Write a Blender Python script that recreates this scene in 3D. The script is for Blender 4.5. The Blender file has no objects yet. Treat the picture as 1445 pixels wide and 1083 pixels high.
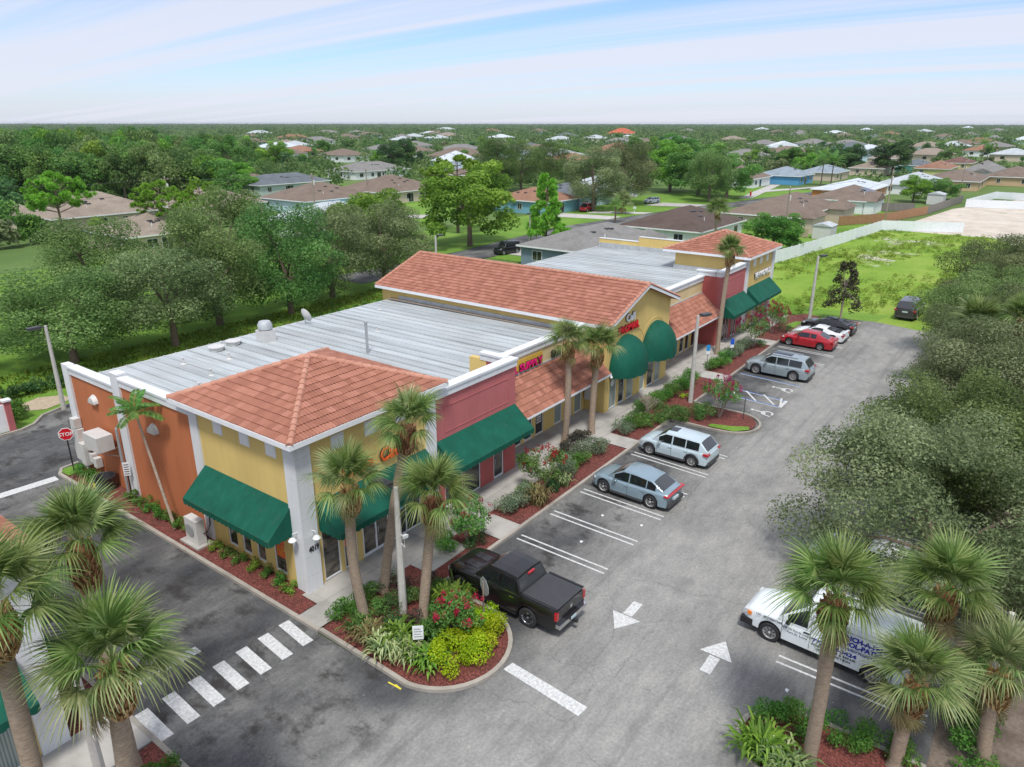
import bpy, bmesh, math, random
import numpy as np
from mathutils import Vector, Matrix
random.seed(11); RNG = np.random.default_rng(5)
S = bpy.context.scene; COL = S.collection
rad = math.radians

# ------------------------------------------------------------ camera
CAMH, FPX, PITCH, ROLL, YAW = 18.8, 1019.43, rad(19.842), rad(0.0676), rad(36.506)
_fh = Vector((math.cos(YAW), math.sin(YAW), 0)); _r = Vector((math.sin(YAW), -math.cos(YAW), 0)); _up = Vector((0, 0, 1))
_F = _fh*math.cos(PITCH) - _up*math.sin(PITCH); _U = _up*math.cos(PITCH) + _fh*math.sin(PITCH)
_R = _r*math.cos(ROLL) + _U*math.sin(ROLL); _U = _U*math.cos(ROLL) - _r*math.sin(ROLL)
cam = bpy.data.cameras.new('camera'); camo = bpy.data.objects.new('camera', cam); COL.objects.link(camo)
cam.sensor_width = 36; cam.lens = 36*FPX/1445; cam.clip_end = 30000; cam.clip_start = 0.5
camo.matrix_world = Matrix(((_R.x, _U.x, -_F.x, 0), (_R.y, _U.y, -_F.y, 0), (_R.z, _U.z, -_F.z, CAMH), (0, 0, 0, 1)))
S.camera = camo

def P(px, py, z=0.0):
    """ground point (metres) seen at a photograph pixel, on the level z"""
    d = _R*((px-722.5)/FPX) - _U*((py-541.5)/FPX) + _F
    t = (z-CAMH)/d.z
    return (d.x*t, d.y*t)

# ------------------------------------------------------------ world and sun
W = bpy.data.worlds.new('World'); S.world = W; W.use_nodes = True
nt = W.node_tree; nt.nodes.clear()
def N(t, kind, **kw):
    n = t.nodes.new(kind)
    for k, v in kw.items(): setattr(n, k, v)
    return n
SUN_EL, SUN_AZ = rad(62), rad(217)      # azimuth of the sun, measured from +X counter-clockwise
sky = N(nt, 'ShaderNodeTexSky', sky_type='NISHITA', sun_disc=False)
sky.sun_elevation = SUN_EL; sky.sun_rotation = rad(90) - SUN_AZ; sky.air_density = 1.0; sky.dust_density = 0.6; sky.ozone_density = 1.6
tc = N(nt, 'ShaderNodeTexCoord'); sep = N(nt, 'ShaderNodeSeparateXYZ'); nt.links.new(tc.outputs['Generated'], sep.inputs[0])
zc = N(nt, 'ShaderNodeMath', operation='MAXIMUM'); zc.inputs[1].default_value = 0.0; nt.links.new(sep.outputs[2], zc.inputs[0])
za = N(nt, 'ShaderNodeMath', operation='ADD'); za.inputs[1].default_value = 0.06; nt.links.new(zc.outputs[0], za.inputs[0])
dv = N(nt, 'ShaderNodeVectorMath', operation='DIVIDE'); nt.links.new(tc.outputs['Generated'], dv.inputs[0])
cz = N(nt, 'ShaderNodeCombineXYZ')
for i in range(3): nt.links.new(za.outputs[0], cz.inputs[i])
nt.links.new(cz.outputs[0], dv.inputs[1])
mp = N(nt, 'ShaderNodeMapping'); mp.inputs['Rotation'].default_value = (0, 0, -YAW+rad(1.5)); mp.inputs['Scale'].default_value = (1.05, 0.035, 0.0)
nt.links.new(dv.outputs[0], mp.inputs[0])
ns = N(nt, 'ShaderNodeTexNoise'); ns.inputs['Scale'].default_value = 1.0; ns.inputs['Detail'].default_value = 7; ns.inputs['Roughness'].default_value = 0.55
nt.links.new(mp.outputs[0], ns.inputs['Vector'])
cr = N(nt, 'ShaderNodeValToRGB'); cr.color_ramp.elements[0].position = 0.36; cr.color_ramp.elements[1].position = 0.55
nt.links.new(ns.outputs['Fac'], cr.inputs[0])
hz = N(nt, 'ShaderNodeMapRange'); hz.inputs[1].default_value = 0.0; hz.inputs[2].default_value = 0.07; hz.inputs[3].default_value = 0.8; hz.inputs[4].default_value = 0.0
nt.links.new(sep.outputs[2], hz.inputs[0])
mx = N(nt, 'ShaderNodeMath', operation='MAXIMUM'); nt.links.new(cr.outputs[0], mx.inputs[0]); nt.links.new(hz.outputs[0], mx.inputs[1])
cov = N(nt, 'ShaderNodeMath', operation='MULTIPLY'); cov.inputs[1].default_value = 0.86; nt.links.new(mx.outputs[0], cov.inputs[0])
sk = N(nt, 'ShaderNodeVectorMath', operation='MULTIPLY'); sk.inputs[1].default_value = (0.054, 0.062, 0.083); nt.links.new(sky.outputs[0], sk.inputs[0])
mixc = N(nt, 'ShaderNodeMixRGB'); mixc.inputs[2].default_value = (0.365, 0.378, 0.428, 1)
nt.links.new(cov.outputs[0], mixc.inputs[0]); nt.links.new(sk.outputs[0], mixc.inputs[1])
bg = N(nt, 'ShaderNodeBackground'); nt.links.new(mixc.outputs[0], bg.inputs[0]); bg.inputs[1].default_value = 1.0
wo = N(nt, 'ShaderNodeOutputWorld'); nt.links.new(bg.outputs[0], wo.inputs[0])

sun = bpy.data.lights.new('sun', 'SUN'); sun.energy = 1.5; sun.angle = rad(10); sun.color = (1.0, 0.96, 0.9)
suno = bpy.data.objects.new('sun', sun); COL.objects.link(suno)
sd = Vector((math.cos(SUN_AZ)*math.cos(SUN_EL), math.sin(SUN_AZ)*math.cos(SUN_EL), math.sin(SUN_EL)))
suno.rotation_euler = sd.to_track_quat('Z', 'Y').to_euler(); suno.location = sd*60
S.view_settings.view_transform = 'Standard'; S.view_settings.look = 'None'; S.view_settings.gamma = 1
S.view_settings.use_curve_mapping = False; S.view_settings.exposure = 1.12
S.render.engine = 'CYCLES'; S.cycles.max_bounces = 7; S.cycles.diffuse_bounces = 4; S.cycles.transparent_max_bounces = 8

# ------------------------------------------------------------ materials
def principled(name):
    m = bpy.data.materials.new(name); m.use_nodes = True
    t = m.node_tree; return m, t, t.nodes['Principled BSDF']
def pos_vec(t, scale=(1, 1, 1), obj=False, rot=(0, 0, 0)):
    if obj: c = N(t, 'ShaderNodeTexCoord').outputs['Object']
    else: c = N(t, 'ShaderNodeNewGeometry').outputs['Position']
    q = N(t, 'ShaderNodeMapping'); q.inputs['Scale'].default_value = scale; q.inputs['Rotation'].default_value = rot
    t.links.new(c, q.inputs[0]); return q.outputs[0]
def noise(t, vec, scale, detail=4, rough=0.5):
    n = N(t, 'ShaderNodeTexNoise'); n.inputs['Scale'].default_value = scale; n.inputs['Detail'].default_value = detail; n.inputs['Roughness'].default_value = rough
    t.links.new(vec, n.inputs['Vector']); return n.outputs['Fac']
def ramp(t, fac, stops):
    r = N(t, 'ShaderNodeValToRGB'); e = r.color_ramp.elements
    while len(e) < len(stops): e.new(0.5)
    for k, (p, c) in enumerate(stops): e[k].position = p; e[k].color = (*c, 1) if len(c) == 3 else c
    t.links.new(fac, r.inputs[0]); return r.outputs[0]
def mixrgb(t, fac, a, b, mode='MIX'):
    m = N(t, 'ShaderNodeMixRGB', blend_type=mode)
    for k, v in ((0, fac), (1, a), (2, b)):
        if hasattr(v, 'is_output'): t.links.new(v, m.inputs[k])
        else: m.inputs[k].default_value = v if k == 0 else (*v, 1)
    return m.outputs[0]
def bump(t, b, fac, strength=0.3, dist=0.02):
    n = N(t, 'ShaderNodeBump'); n.inputs['Strength'].default_value = strength; n.inputs['Distance'].default_value = dist
    t.links.new(fac, n.inputs['Height']); t.links.new(n.outputs[0], b.inputs['Normal'])
def plain(name, col, rough=0.6, metal=0.0, var=0.12, scale=3.0, bmp=0.0, spec=0.5, coat=0.0, obj=False, vs=(1, 1, 1)):
    m, t, b = principled(name)
    b.inputs['Roughness'].default_value = rough; b.inputs['Metallic'].default_value = metal
    b.inputs['Specular IOR Level'].default_value = spec; b.inputs['Coat Weight'].default_value = coat; b.inputs['Coat Roughness'].default_value = 0.04
    if var > 0:
        f = noise(t, pos_vec(t, vs, obj), scale, 5, 0.6)
        lo = tuple(c*(1-var) for c in col); hi = tuple(min(1, c*(1+var)) for c in col)
        t.links.new(ramp(t, f, [(0.3, lo), (0.7, hi)]), b.inputs['Base Color'])
        if bmp: bump(t, b, noise(t, pos_vec(t, vs, obj), scale*14, 3), bmp, 0.01)
    else: b.inputs['Base Color'].default_value = (*col, 1)
    return m
def stucco(name, col, stain=0.18):
    m, t, b = principled(name); b.inputs['Roughness'].default_value = 0.85; b.inputs['Specular IOR Level'].default_value = 0.25
    big = noise(t, pos_vec(t, (1, 1, 0.35)), 0.6, 5, 0.6)
    c = ramp(t, big, [(0.3, tuple(x*0.90 for x in col)), (0.7, tuple(min(1, x*1.06) for x in col))])
    st = noise(t, pos_vec(t, (3.2, 3.2, 0.22)), 1.0, 6, 0.65)
    stf = ramp(t, st, [(0.5, (0, 0, 0)), (0.78, (stain, stain, stain))])
    c = mixrgb(t, stf, c, tuple(x*0.45 for x in col)); t.links.new(c, b.inputs['Base Color'])
    bump(t, b, noise(t, pos_vec(t), 40, 4), 0.25, 0.01); return m
def leafmat(name, dark, mid, light, trans=0.5, rough=0.55, spec=0.3, hue=0.0):
    m, t, b = principled(name); b.inputs['Roughness'].default_value = rough; b.inputs['Specular IOR Level'].default_value = spec
    a = N(t, 'ShaderNodeAttribute', attribute_name='tone')
    c = ramp(t, a.outputs['Fac'], [(0.1, dark), (0.5, mid), (0.95, light)])
    oi = N(t, 'ShaderNodeObjectInfo'); hs = N(t, 'ShaderNodeHueSaturation')
    mr = N(t, 'ShaderNodeMapRange'); mr.inputs[3].default_value = 0.5-0.02-hue; mr.inputs[4].default_value = 0.5+0.015+hue; t.links.new(oi.outputs['Random'], mr.inputs[0]); t.links.new(mr.outputs[0], hs.inputs['Hue'])
    mv = N(t, 'ShaderNodeMapRange'); mv.inputs[3].default_value = 0.82; mv.inputs[4].default_value = 1.2; t.links.new(oi.outputs['Random'], mv.inputs[0]); t.links.new(mv.outputs[0], hs.inputs['Value'])
    t.links.new(c, hs.inputs['Color']); t.links.new(hs.outputs[0], b.inputs['Base Color'])
    tr = N(t, 'ShaderNodeBsdfTranslucent'); t.links.new(hs.outputs[0], tr.inputs[0])
    ms = N(t, 'ShaderNodeMixShader'); ms.inputs[0].default_value = trans
    out = t.nodes['Material Output']; t.links.new(b.outputs[0], ms.inputs[1]); t.links.new(tr.outputs[0], ms.inputs[2]); t.links.new(ms.outputs[0], out.inputs[0])
    return m

M = {}
M['yellow'] = stucco('yellow_stucco', (0.70, 0.52, 0.19)); M['cream'] = stucco('cream_stucco', (0.72, 0.58, 0.32))
M['orange'] = stucco('orange_stucco', (0.50, 0.17, 0.075), 0.2); M['red'] = stucco('red_stucco', (0.46, 0.12, 0.11), 0.15)
M['pinkred'] = stucco('faded_red_stucco', (0.47, 0.145, 0.145), 0.25)
M['white'] = stucco('white_stucco', (0.70, 0.72, 0.735), 0.2); M['gold'] = stucco('gold_panel', (0.66, 0.42, 0.07))
M['whitepaint'] = plain('white_paint', (0.80, 0.82, 0.84), 0.45, var=0.05); M['frame'] = plain('white_aluminium', (0.78, 0.80, 0.82), 0.35, var=0.04)
M['black'] = plain('black_plastic', (0.015, 0.015, 0.017), 0.45, var=0.0); M['darkgrey'] = plain('dark_grey', (0.06, 0.06, 0.065), 0.5, var=0.1)
M['grey'] = plain('grey_metal', (0.38, 0.40, 0.41), 0.45, 0.3, var=0.1); M['lightgrey'] = plain('pale_grey_enamel', (0.58, 0.58, 0.56), 0.5, var=0.06)
M['flash'] = plain('galvanised_flashing', (0.50, 0.53, 0.54), 0.5, 0.2, var=0.18, scale=1.5)
M['wood'] = plain('weathered_pole_wood', (0.30, 0.25, 0.20), 0.9, var=0.3, scale=6, bmp=0.3, vs=(4, 4, 0.3)); M['concretepole'] = plain('pole_concrete', (0.50, 0.49, 0.45), 0.85, var=0.12, scale=4, bmp=0.2)
M['orangeletter'] = plain('orange_letter', (0.80, 0.10, 0.012), 0.4, var=0.0); M['blackletter'] = plain('black_letter', (0.02, 0.02, 0.022), 0.4, var=0.0)
M['magenta'] = plain('magenta_letter', (0.70, 0.01, 0.17), 0.4, var=0.0); M['redletter'] = plain('red_letter', (0.66, 0.008, 0.02), 0.4, var=0.0)
M['whiteletter'] = plain('white_letter', (0.82, 0.82, 0.82), 0.4, var=0.0); M['blueletter'] = plain('blue_print', (0.015, 0.02, 0.30), 0.5, var=0.0)
M['poster'] = plain('orange_poster', (0.75, 0.13, 0.02), 0.4, var=0.0)
M['signred'] = plain('sign_red', (0.55, 0.008, 0.02), 0.4, var=0.05); M['signblue'] = plain('sign_blue', (0.01, 0.10, 0.55), 0.4, var=0.0); M['cyan'] = plain('cyan_sign', (0.02, 0.28, 0.62), 0.4, var=0.0)
M['plate'] = plain('licence_plate', (0.5, 0.62, 0.66), 0.4, var=0.0); M['chrome'] = plain('chrome', (0.72, 0.73, 0.74), 0.15, 1.0, var=0.0)
M['alloy'] = plain('wheel_alloy', (0.62, 0.62, 0.62), 0.35, 0.35, var=0.0); M['tyre'] = plain('tyre_rubber', (0.022, 0.022, 0.024), 0.85, var=0.0)
M['taillight'] = plain('tail_light_red', (0.45, 0.006, 0.01), 0.15, var=0.0, coat=0.6); M['headlight'] = plain('headlight_lens', (0.55, 0.57, 0.58), 0.1, var=0.0, coat=0.5)
M['amber'] = plain('amber_lens', (0.8, 0.22, 0.02), 0.2, var=0.0)
M['bark'] = plain('grey_brown_bark', (0.16, 0.12, 0.09), 0.95, var=0.35, scale=8, bmp=0.6, vs=(3, 3, 0.6)); M['palebark'] = plain('pale_bark', (0.42, 0.35, 0.28), 0.9, var=0.25, scale=9, bmp=0.3)
M['pavers'] = plain('tan_ground', (0.42, 0.34, 0.24), 0.95, var=0.2)

def glass(name, col=(0.02, 0.026, 0.028), rough=0.04):
    m, t, b = principled(name); b.inputs['Base Color'].default_value = (*col, 1); b.inputs['Roughness'].default_value = rough; b.inputs['Specular IOR Level'].default_value = 0.75; return m
M['glass'] = glass('shop_glass', (0.028, 0.032, 0.030)); M['carglass'] = glass('car_glass', (0.012, 0.015, 0.017)); M['backglass'] = glass('tinted_rear_glass', (0.05, 0.055, 0.06), 0.08)
def blinds():
    m, t, b = principled('glass_with_vertical_blinds'); w = N(t, 'ShaderNodeTexWave', wave_type='BANDS', bands_direction='X'); w.inputs['Scale'].default_value = 3.2; w.inputs['Distortion'].default_value = 0.4
    t.links.new(pos_vec(t), w.inputs['Vector']); t.links.new(ramp(t, w.outputs['Fac'], [(0.1, (0.16, 0.21, 0.19)), (0.7, (0.33, 0.38, 0.35))]), b.inputs['Base Color'])
    b.inputs['Roughness'].default_value = 0.12; return m
M['blinds'] = blinds()
def floorglass():
    m, t, b = principled('glass_with_shop_floor_behind'); f = noise(t, pos_vec(t, (1, 1, 2)), 1.4, 3)
    t.links.new(ramp(t, f, [(0.35, (0.02, 0.022, 0.022)), (0.62, (0.17, 0.15, 0.12))]), b.inputs['Base Color']); b.inputs['Roughness'].default_value = 0.06; b.inputs['Specular IOR Level'].default_value = 0.7; return m
M['floorglass'] = floorglass()

def awning_mat():
    m, t, b = principled('green_canvas'); b.inputs['Roughness'].default_value = 0.75; b.inputs['Specular IOR Level'].default_value = 0.3
    f = noise(t, pos_vec(t, (1.2, 1.2, 0.5)), 1.3, 6, 0.65)
    c = ramp(t, f, [(0.25, (0.002, 0.066, 0.040)), (0.6, (0.003, 0.098, 0.062)), (0.85, (0.014, 0.135, 0.090))])
    g = ramp(t, noise(t, pos_vec(t, (2.5, 2.5, 0.2)), 1.1, 6, 0.7), [(0.58, (0, 0, 0)), (0.85, (0.35, 0.35, 0.35))])
    t.links.new(mixrgb(t, g, c, (0.10, 0.10, 0.075)), b.inputs['Base Color'])
    bump(t, b, noise(t, pos_vec(t), 6, 4), 0.2, 0.03); return m
M['canvas'] = awning_mat()

def tile_mat(name, a, bb, cc):
    m, t, b = principled(name); b.inputs['Roughness'].default_value = 0.8; b.inputs['Specular IOR Level'].default_value = 0.3
    at = N(t, 'ShaderNodeAttribute', attribute_name='tone'); oi = N(t, 'ShaderNodeObjectInfo')
    ad = N(t, 'ShaderNodeMath', operation='ADD'); t.links.new(at.outputs['Fac'], ad.inputs[0]); t.links.new(oi.outputs['Random'], ad.inputs[1])
    md = N(t, 'ShaderNodeMath', operation='FRACT'); t.links.new(ad.outputs[0], md.inputs[0])
    c = ramp(t, md.outputs[0], [(0.0, a), (0.5, bb), (1.0, cc)])
    s = ramp(t, noise(t, pos_vec(t), 3.0, 6, 0.7), [(0.45, (0, 0, 0)), (0.8, (0.4, 0.4, 0.4))])
    t.links.new(mixrgb(t, s, c, tuple(x*0.55 for x in bb)), b.inputs['Base Color'])
    bump(t, b, noise(t, pos_vec(t), 60, 3), 0.2, 0.01); return m
M['tile'] = tile_mat('terracotta_tile', (0.29, 0.120, 0.080), (0.35, 0.150, 0.100), (0.42, 0.190, 0.135))
M['captile'] = tile_mat('pale_terracotta_cap', (0.44, 0.205, 0.14), (0.48, 0.235, 0.165), (0.54, 0.28, 0.20))
def metal_roof():
    m, t, b = principled('weathered_metal_roof'); b.inputs['Roughness'].default_value = 0.5; b.inputs['Metallic'].default_value = 0.15
    oi = N(t, 'ShaderNodeObjectInfo')
    f = noise(t, pos_vec(t, (1.4, 0.12, 1)), 1.6, 7, 0.68); f2 = noise(t, pos_vec(t, (0.5, 0.5, 1)), 0.5, 4)
    c = ramp(t, f, [(0.28, (0.36, 0.39, 0.39)), (0.5, (0.50, 0.54, 0.55)), (0.75, (0.60, 0.645, 0.66))])
    c = mixrgb(t, ramp(t, f2, [(0.45, (0, 0, 0)), (0.75, (0.35, 0.35, 0.35))]), c, (0.36, 0.34, 0.31))
    hs = N(t, 'ShaderNodeHueSaturation'); mv = N(t, 'ShaderNodeMapRange'); mv.inputs[3].default_value = 0.86; mv.inputs[4].default_value = 1.1
    t.links.new(oi.outputs['Random'], mv.inputs[0]); t.links.new(mv.outputs[0], hs.inputs['Value']); t.links.new(c, hs.inputs['Color']); t.links.new(hs.outputs[0], b.inputs['Base Color']); return m
M['metalroof'] = metal_roof()

def asphalt(name, lane=True):
    m, t, b = principled(name); b.inputs['Roughness'].default_value = 0.9; b.inputs['Specular IOR Level'].default_value = 0.25
    big = noise(t, pos_vec(t, (0.55, 1.0, 1)), 0.22, 6, 0.62); mid = noise(t, pos_vec(t, (0.7, 1.25, 1)), 1.0, 10, 0.76); fine = noise(t, pos_vec(t), 9, 8, 0.8)
    if lane:
        # worn pale band down the middle of the aisle, where cars drive; sealed dark asphalt in the stalls
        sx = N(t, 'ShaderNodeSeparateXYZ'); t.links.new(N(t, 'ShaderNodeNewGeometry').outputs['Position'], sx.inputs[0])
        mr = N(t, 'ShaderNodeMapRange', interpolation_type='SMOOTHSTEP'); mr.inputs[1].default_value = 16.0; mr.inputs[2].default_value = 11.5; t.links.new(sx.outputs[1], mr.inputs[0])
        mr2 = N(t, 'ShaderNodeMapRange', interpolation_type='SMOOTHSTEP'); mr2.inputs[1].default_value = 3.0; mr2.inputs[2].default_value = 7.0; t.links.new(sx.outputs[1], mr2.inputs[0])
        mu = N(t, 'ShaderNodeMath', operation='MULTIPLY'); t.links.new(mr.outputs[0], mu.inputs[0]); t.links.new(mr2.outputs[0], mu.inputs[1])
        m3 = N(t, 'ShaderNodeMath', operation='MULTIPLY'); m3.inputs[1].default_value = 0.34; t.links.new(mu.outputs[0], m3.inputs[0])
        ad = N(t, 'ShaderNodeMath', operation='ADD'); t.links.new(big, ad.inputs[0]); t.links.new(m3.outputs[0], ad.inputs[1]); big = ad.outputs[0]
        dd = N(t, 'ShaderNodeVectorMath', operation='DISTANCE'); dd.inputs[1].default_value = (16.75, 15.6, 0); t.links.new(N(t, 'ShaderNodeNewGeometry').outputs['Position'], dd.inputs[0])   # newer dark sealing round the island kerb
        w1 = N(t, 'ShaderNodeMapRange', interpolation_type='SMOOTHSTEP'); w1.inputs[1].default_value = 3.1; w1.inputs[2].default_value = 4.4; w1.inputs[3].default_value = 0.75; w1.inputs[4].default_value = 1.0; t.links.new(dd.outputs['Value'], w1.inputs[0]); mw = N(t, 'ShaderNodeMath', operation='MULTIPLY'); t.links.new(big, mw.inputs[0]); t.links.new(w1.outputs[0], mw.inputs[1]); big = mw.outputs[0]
    c = ramp(t, big, [(0.32, (0.045, 0.048, 0.053)), (0.47, (0.098, 0.099, 0.099)), (0.60, (0.178, 0.178, 0.170)), (0.85, (0.275, 0.272, 0.257))])
    c = mixrgb(t, 0.6, c, ramp(t, mid, [(0.25, (0.25, 0.25, 0.26)), (0.5, (0.52, 0.52, 0.52)), (0.78, (0.80, 0.79, 0.77))]), 'OVERLAY')
    c = mixrgb(t, 0.6, c, ramp(t, fine, [(0.32, (0.26, 0.26, 0.27)), (0.5, (0.5, 0.5, 0.5)), (0.68, (0.76, 0.76, 0.75))]), 'OVERLAY')
    sp = N(t, 'ShaderNodeTexVoronoi'); sp.inputs['Scale'].default_value = 1.5; t.links.new(pos_vec(t), sp.inputs['Vector'])
    c = mixrgb(t, ramp(t, sp.outputs['Distance'], [(0.03, (0.6, 0.6, 0.6)), (0.055, (0, 0, 0))]), c, (0.35, 0.34, 0.32))
    vo = N(t, 'ShaderNodeTexVoronoi', feature='DISTANCE_TO_EDGE'); vo.inputs['Scale'].default_value = 0.16
    wn = noise(t, pos_vec(t), 0.9, 4); wv = N(t, 'ShaderNodeVectorMath', operation='ADD'); t.links.new(pos_vec(t), wv.inputs[0]); cc = N(t, 'ShaderNodeCombineXYZ'); t.links.new(wn, cc.inputs[0]); t.links.new(wn, cc.inputs[1]); t.links.new(cc.outputs[0], wv.inputs[1]); t.links.new(wv.outputs[0], vo.inputs['Vector'])
    c = mixrgb(t, ramp(t, vo.outputs['Distance'], [(0.001, (0.3, 0.3, 0.3)), (0.003, (0, 0, 0))]), c, (0.035, 0.035, 0.035))
    stain = ramp(t, noise(t, pos_vec(t, (1, 1, 1)), 0.33, 3, 0.4), [(0.66, (0, 0, 0)), (0.80, (0.3, 0.3, 0.3))])
    c = mixrgb(t, stain, c, (0.05, 0.052, 0.058))
    if lane:
        # oil drips and leaf dirt in the stalls, tyre-darkened tracks and pale scuffs along the aisle
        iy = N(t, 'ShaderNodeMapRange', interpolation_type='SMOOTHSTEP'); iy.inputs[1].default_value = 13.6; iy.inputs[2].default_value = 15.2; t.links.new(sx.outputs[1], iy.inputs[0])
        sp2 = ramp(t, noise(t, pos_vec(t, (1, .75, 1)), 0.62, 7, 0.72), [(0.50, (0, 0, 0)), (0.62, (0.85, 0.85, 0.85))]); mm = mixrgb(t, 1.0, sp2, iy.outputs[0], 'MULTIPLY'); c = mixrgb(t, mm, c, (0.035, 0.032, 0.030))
        tk = ramp(t, noise(t, pos_vec(t, (0.035, 1.0, 1)), 1.5, 5, 0.6), [(0.54, (0, 0, 0)), (0.70, (0.38, 0.38, 0.38))]); c = mixrgb(t, tk, c, (0.07, 0.07, 0.072))
        sf = ramp(t, noise(t, pos_vec(t, (1.0, 2.6, 1), rot=(0, 0, 0.5)), 1.6, 9, 0.78), [(0.60, (0, 0, 0)), (0.70, (0.45, 0.45, 0.45))]); c = mixrgb(t, sf, c, (0.33, 0.325, 0.31))
        dk = ramp(t, noise(t, pos_vec(t), 13.0, 3, 0.5), [(0.70, (0, 0, 0)), (0.76, (0.7, 0.7, 0.7))]); c = mixrgb(t, dk, c, (0.04, 0.04, 0.042))
    t.links.new(c, b.inputs['Base Color']); bump(t, b, fine, 0.35, 0.01); return m
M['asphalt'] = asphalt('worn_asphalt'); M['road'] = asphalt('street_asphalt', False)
def concrete(name, col):
    m, t, b = principled(name); b.inputs['Roughness'].default_value = 0.9
    f = noise(t, pos_vec(t), 0.9, 7, 0.65); oi = N(t, 'ShaderNodeObjectInfo')
    c = ramp(t, f, [(0.3, tuple(x*0.72 for x in col)), (0.55, col), (0.8, tuple(x*1.15 for x in col))])
    hs = N(t, 'ShaderNodeHueSaturation'); mv = N(t, 'ShaderNodeMapRange'); mv.inputs[3].default_value = 0.9; mv.inputs[4].default_value = 1.08
    t.links.new(oi.outputs['Random'], mv.inputs[0]); t.links.new(mv.outputs[0], hs.inputs['Value']); t.links.new(c, hs.inputs['Color']); t.links.new(hs.outputs[0], b.inputs['Base Color'])
    bump(t, b, noise(t, pos_vec(t), 30, 4), 0.2, 0.01); return m
M['walk'] = concrete('sidewalk_concrete', (0.40, 0.385, 0.355)); M['kerb'] = concrete('kerb_concrete', (0.36, 0.33, 0.285)); M['drive'] = concrete('driveway_concrete', (0.48, 0.46, 0.43))
def mulch():
    m, t, b = principled('red_mulch'); b.inputs['Roughness'].default_value = 0.95
    v = N(t, 'ShaderNodeTexVoronoi'); v.inputs['Scale'].default_value = 22; t.links.new(pos_vec(t, (1, 1, 1)), v.inputs['Vector'])
    c = ramp(t, v.outputs['Color'], [(0.1, (0.055, 0.018, 0.014)), (0.45, (0.145, 0.036, 0.028)), (0.8, (0.23, 0.065, 0.050)), (1.0, (0.34, 0.15, 0.12))])
    p = ramp(t, noise(t, pos_vec(t), 0.8, 5), [(0.5, (0, 0, 0)), (0.75, (0.6, 0.6, 0.6))]); t.links.new(mixrgb(t, p, c, (0.10, 0.035, 0.025)), b.inputs['Base Color'])
    bump(t, b, v.outputs['Distance'], 0.8, 0.03); return m
M['mulch'] = mulch()
def grassmat(name, a, bb, cc, patch=None, sc=0.12):
    m, t, b = principled(name); b.inputs['Roughness'].default_value = 0.95; b.inputs['Specular IOR Level'].default_value = 0.15
    f = noise(t, pos_vec(t), sc, 8, 0.7); g = noise(t, pos_vec(t), 5.0, 4, 0.7)
    c = ramp(t, f, [(0.3, a), (0.5, bb), (0.72, cc)])
    c = mixrgb(t, 0.6, c, ramp(t, g, [(0.3, (0.3, 0.3, 0.3)), (0.7, (0.7, 0.7, 0.7))]), 'OVERLAY')
    if patch:
        pf = ramp(t, noise(t, pos_vec(t), patch[1], 7, 0.62), [(patch[2], (0, 0, 0)), (patch[2]+0.06, (0.85, 0.85, 0.85))]); c = mixrgb(t, pf, c, patch[0])
    t.links.new(c, b.inputs['Base Color']); bump(t, b, g, 0.6, 0.08); return m
M['lawn'] = grassmat('lawn_grass', (0.095, 0.19, 0.026), (0.14, 0.26, 0.038), (0.20, 0.33, 0.06))
M['lot'] = grassmat('weedy_lot', (0.12, 0.23, 0.025), (0.19, 0.31, 0.04), (0.30, 0.37, 0.08), ((0.56, 0.52, 0.45), 0.075, 0.60))
M['terrain'] = grassmat('land', (0.07, 0.13, 0.035), (0.11, 0.18, 0.05), (0.17, 0.22, 0.075), None, 0.02)
M['sand'] = grassmat('white_sand', (0.42, 0.36, 0.28), (0.56, 0.50, 0.42), (0.66, 0.61, 0.53), ((0.17, 0.20, 0.07), 0.09, 0.60), 0.2)
M['dirt'] = grassmat('leaf_litter', (0.10, 0.08, 0.06), (0.17, 0.135, 0.11), (0.26, 0.22, 0.18), None, 0.5)
M['paintline'] = plain('road_paint', (0.56, 0.57, 0.56), 0.8, var=0.28, scale=9); M['bluepaint'] = plain('blue_road_paint', (0.07, 0.17, 0.42), 0.7, var=0.15, scale=5); M['yellowpaint'] = plain('yellow_mark', (0.7, 0.6, 0.05), 0.7, var=0.1)
def shingle(name, col):
    m, t, b = principled(name); b.inputs['Roughness'].default_value = 0.92; b.inputs['Specular IOR Level'].default_value = 0.2
    f = noise(t, pos_vec(t, (1, 1, 1)), 0.45, 8, 0.7); v = noise(t, pos_vec(t, (2, 2, 9)), 1.5, 3)
    c = ramp(t, f, [(0.28, tuple(x*0.74 for x in col)), (0.5, col), (0.75, tuple(x*1.2 for x in col))])
    t.links.new(mixrgb(t, 0.4, c, ramp(t, v, [(0.3, (0.35, 0.35, 0.35)), (0.7, (0.65, 0.65, 0.65))]), 'OVERLAY'), b.inputs['Base Color']); return m
ROOF = {k: shingle('shingle_'+k, c) for k, c in dict(brown=(0.185, 0.145, 0.115), tan=(0.27, 0.225, 0.18), darkbrown=(0.105, 0.078, 0.066), grey=(0.21, 0.205, 0.195), slate=(0.13, 0.15, 0.165), pale=(0.42, 0.46, 0.48), white=(0.52, 0.57, 0.61), bluegrey=(0.25, 0.30, 0.34), terracotta=(0.45, 0.12, 0.06), rust=(0.27, 0.15, 0.10), redbrown=(0.16, 0.09, 0.075)).items()}
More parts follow.
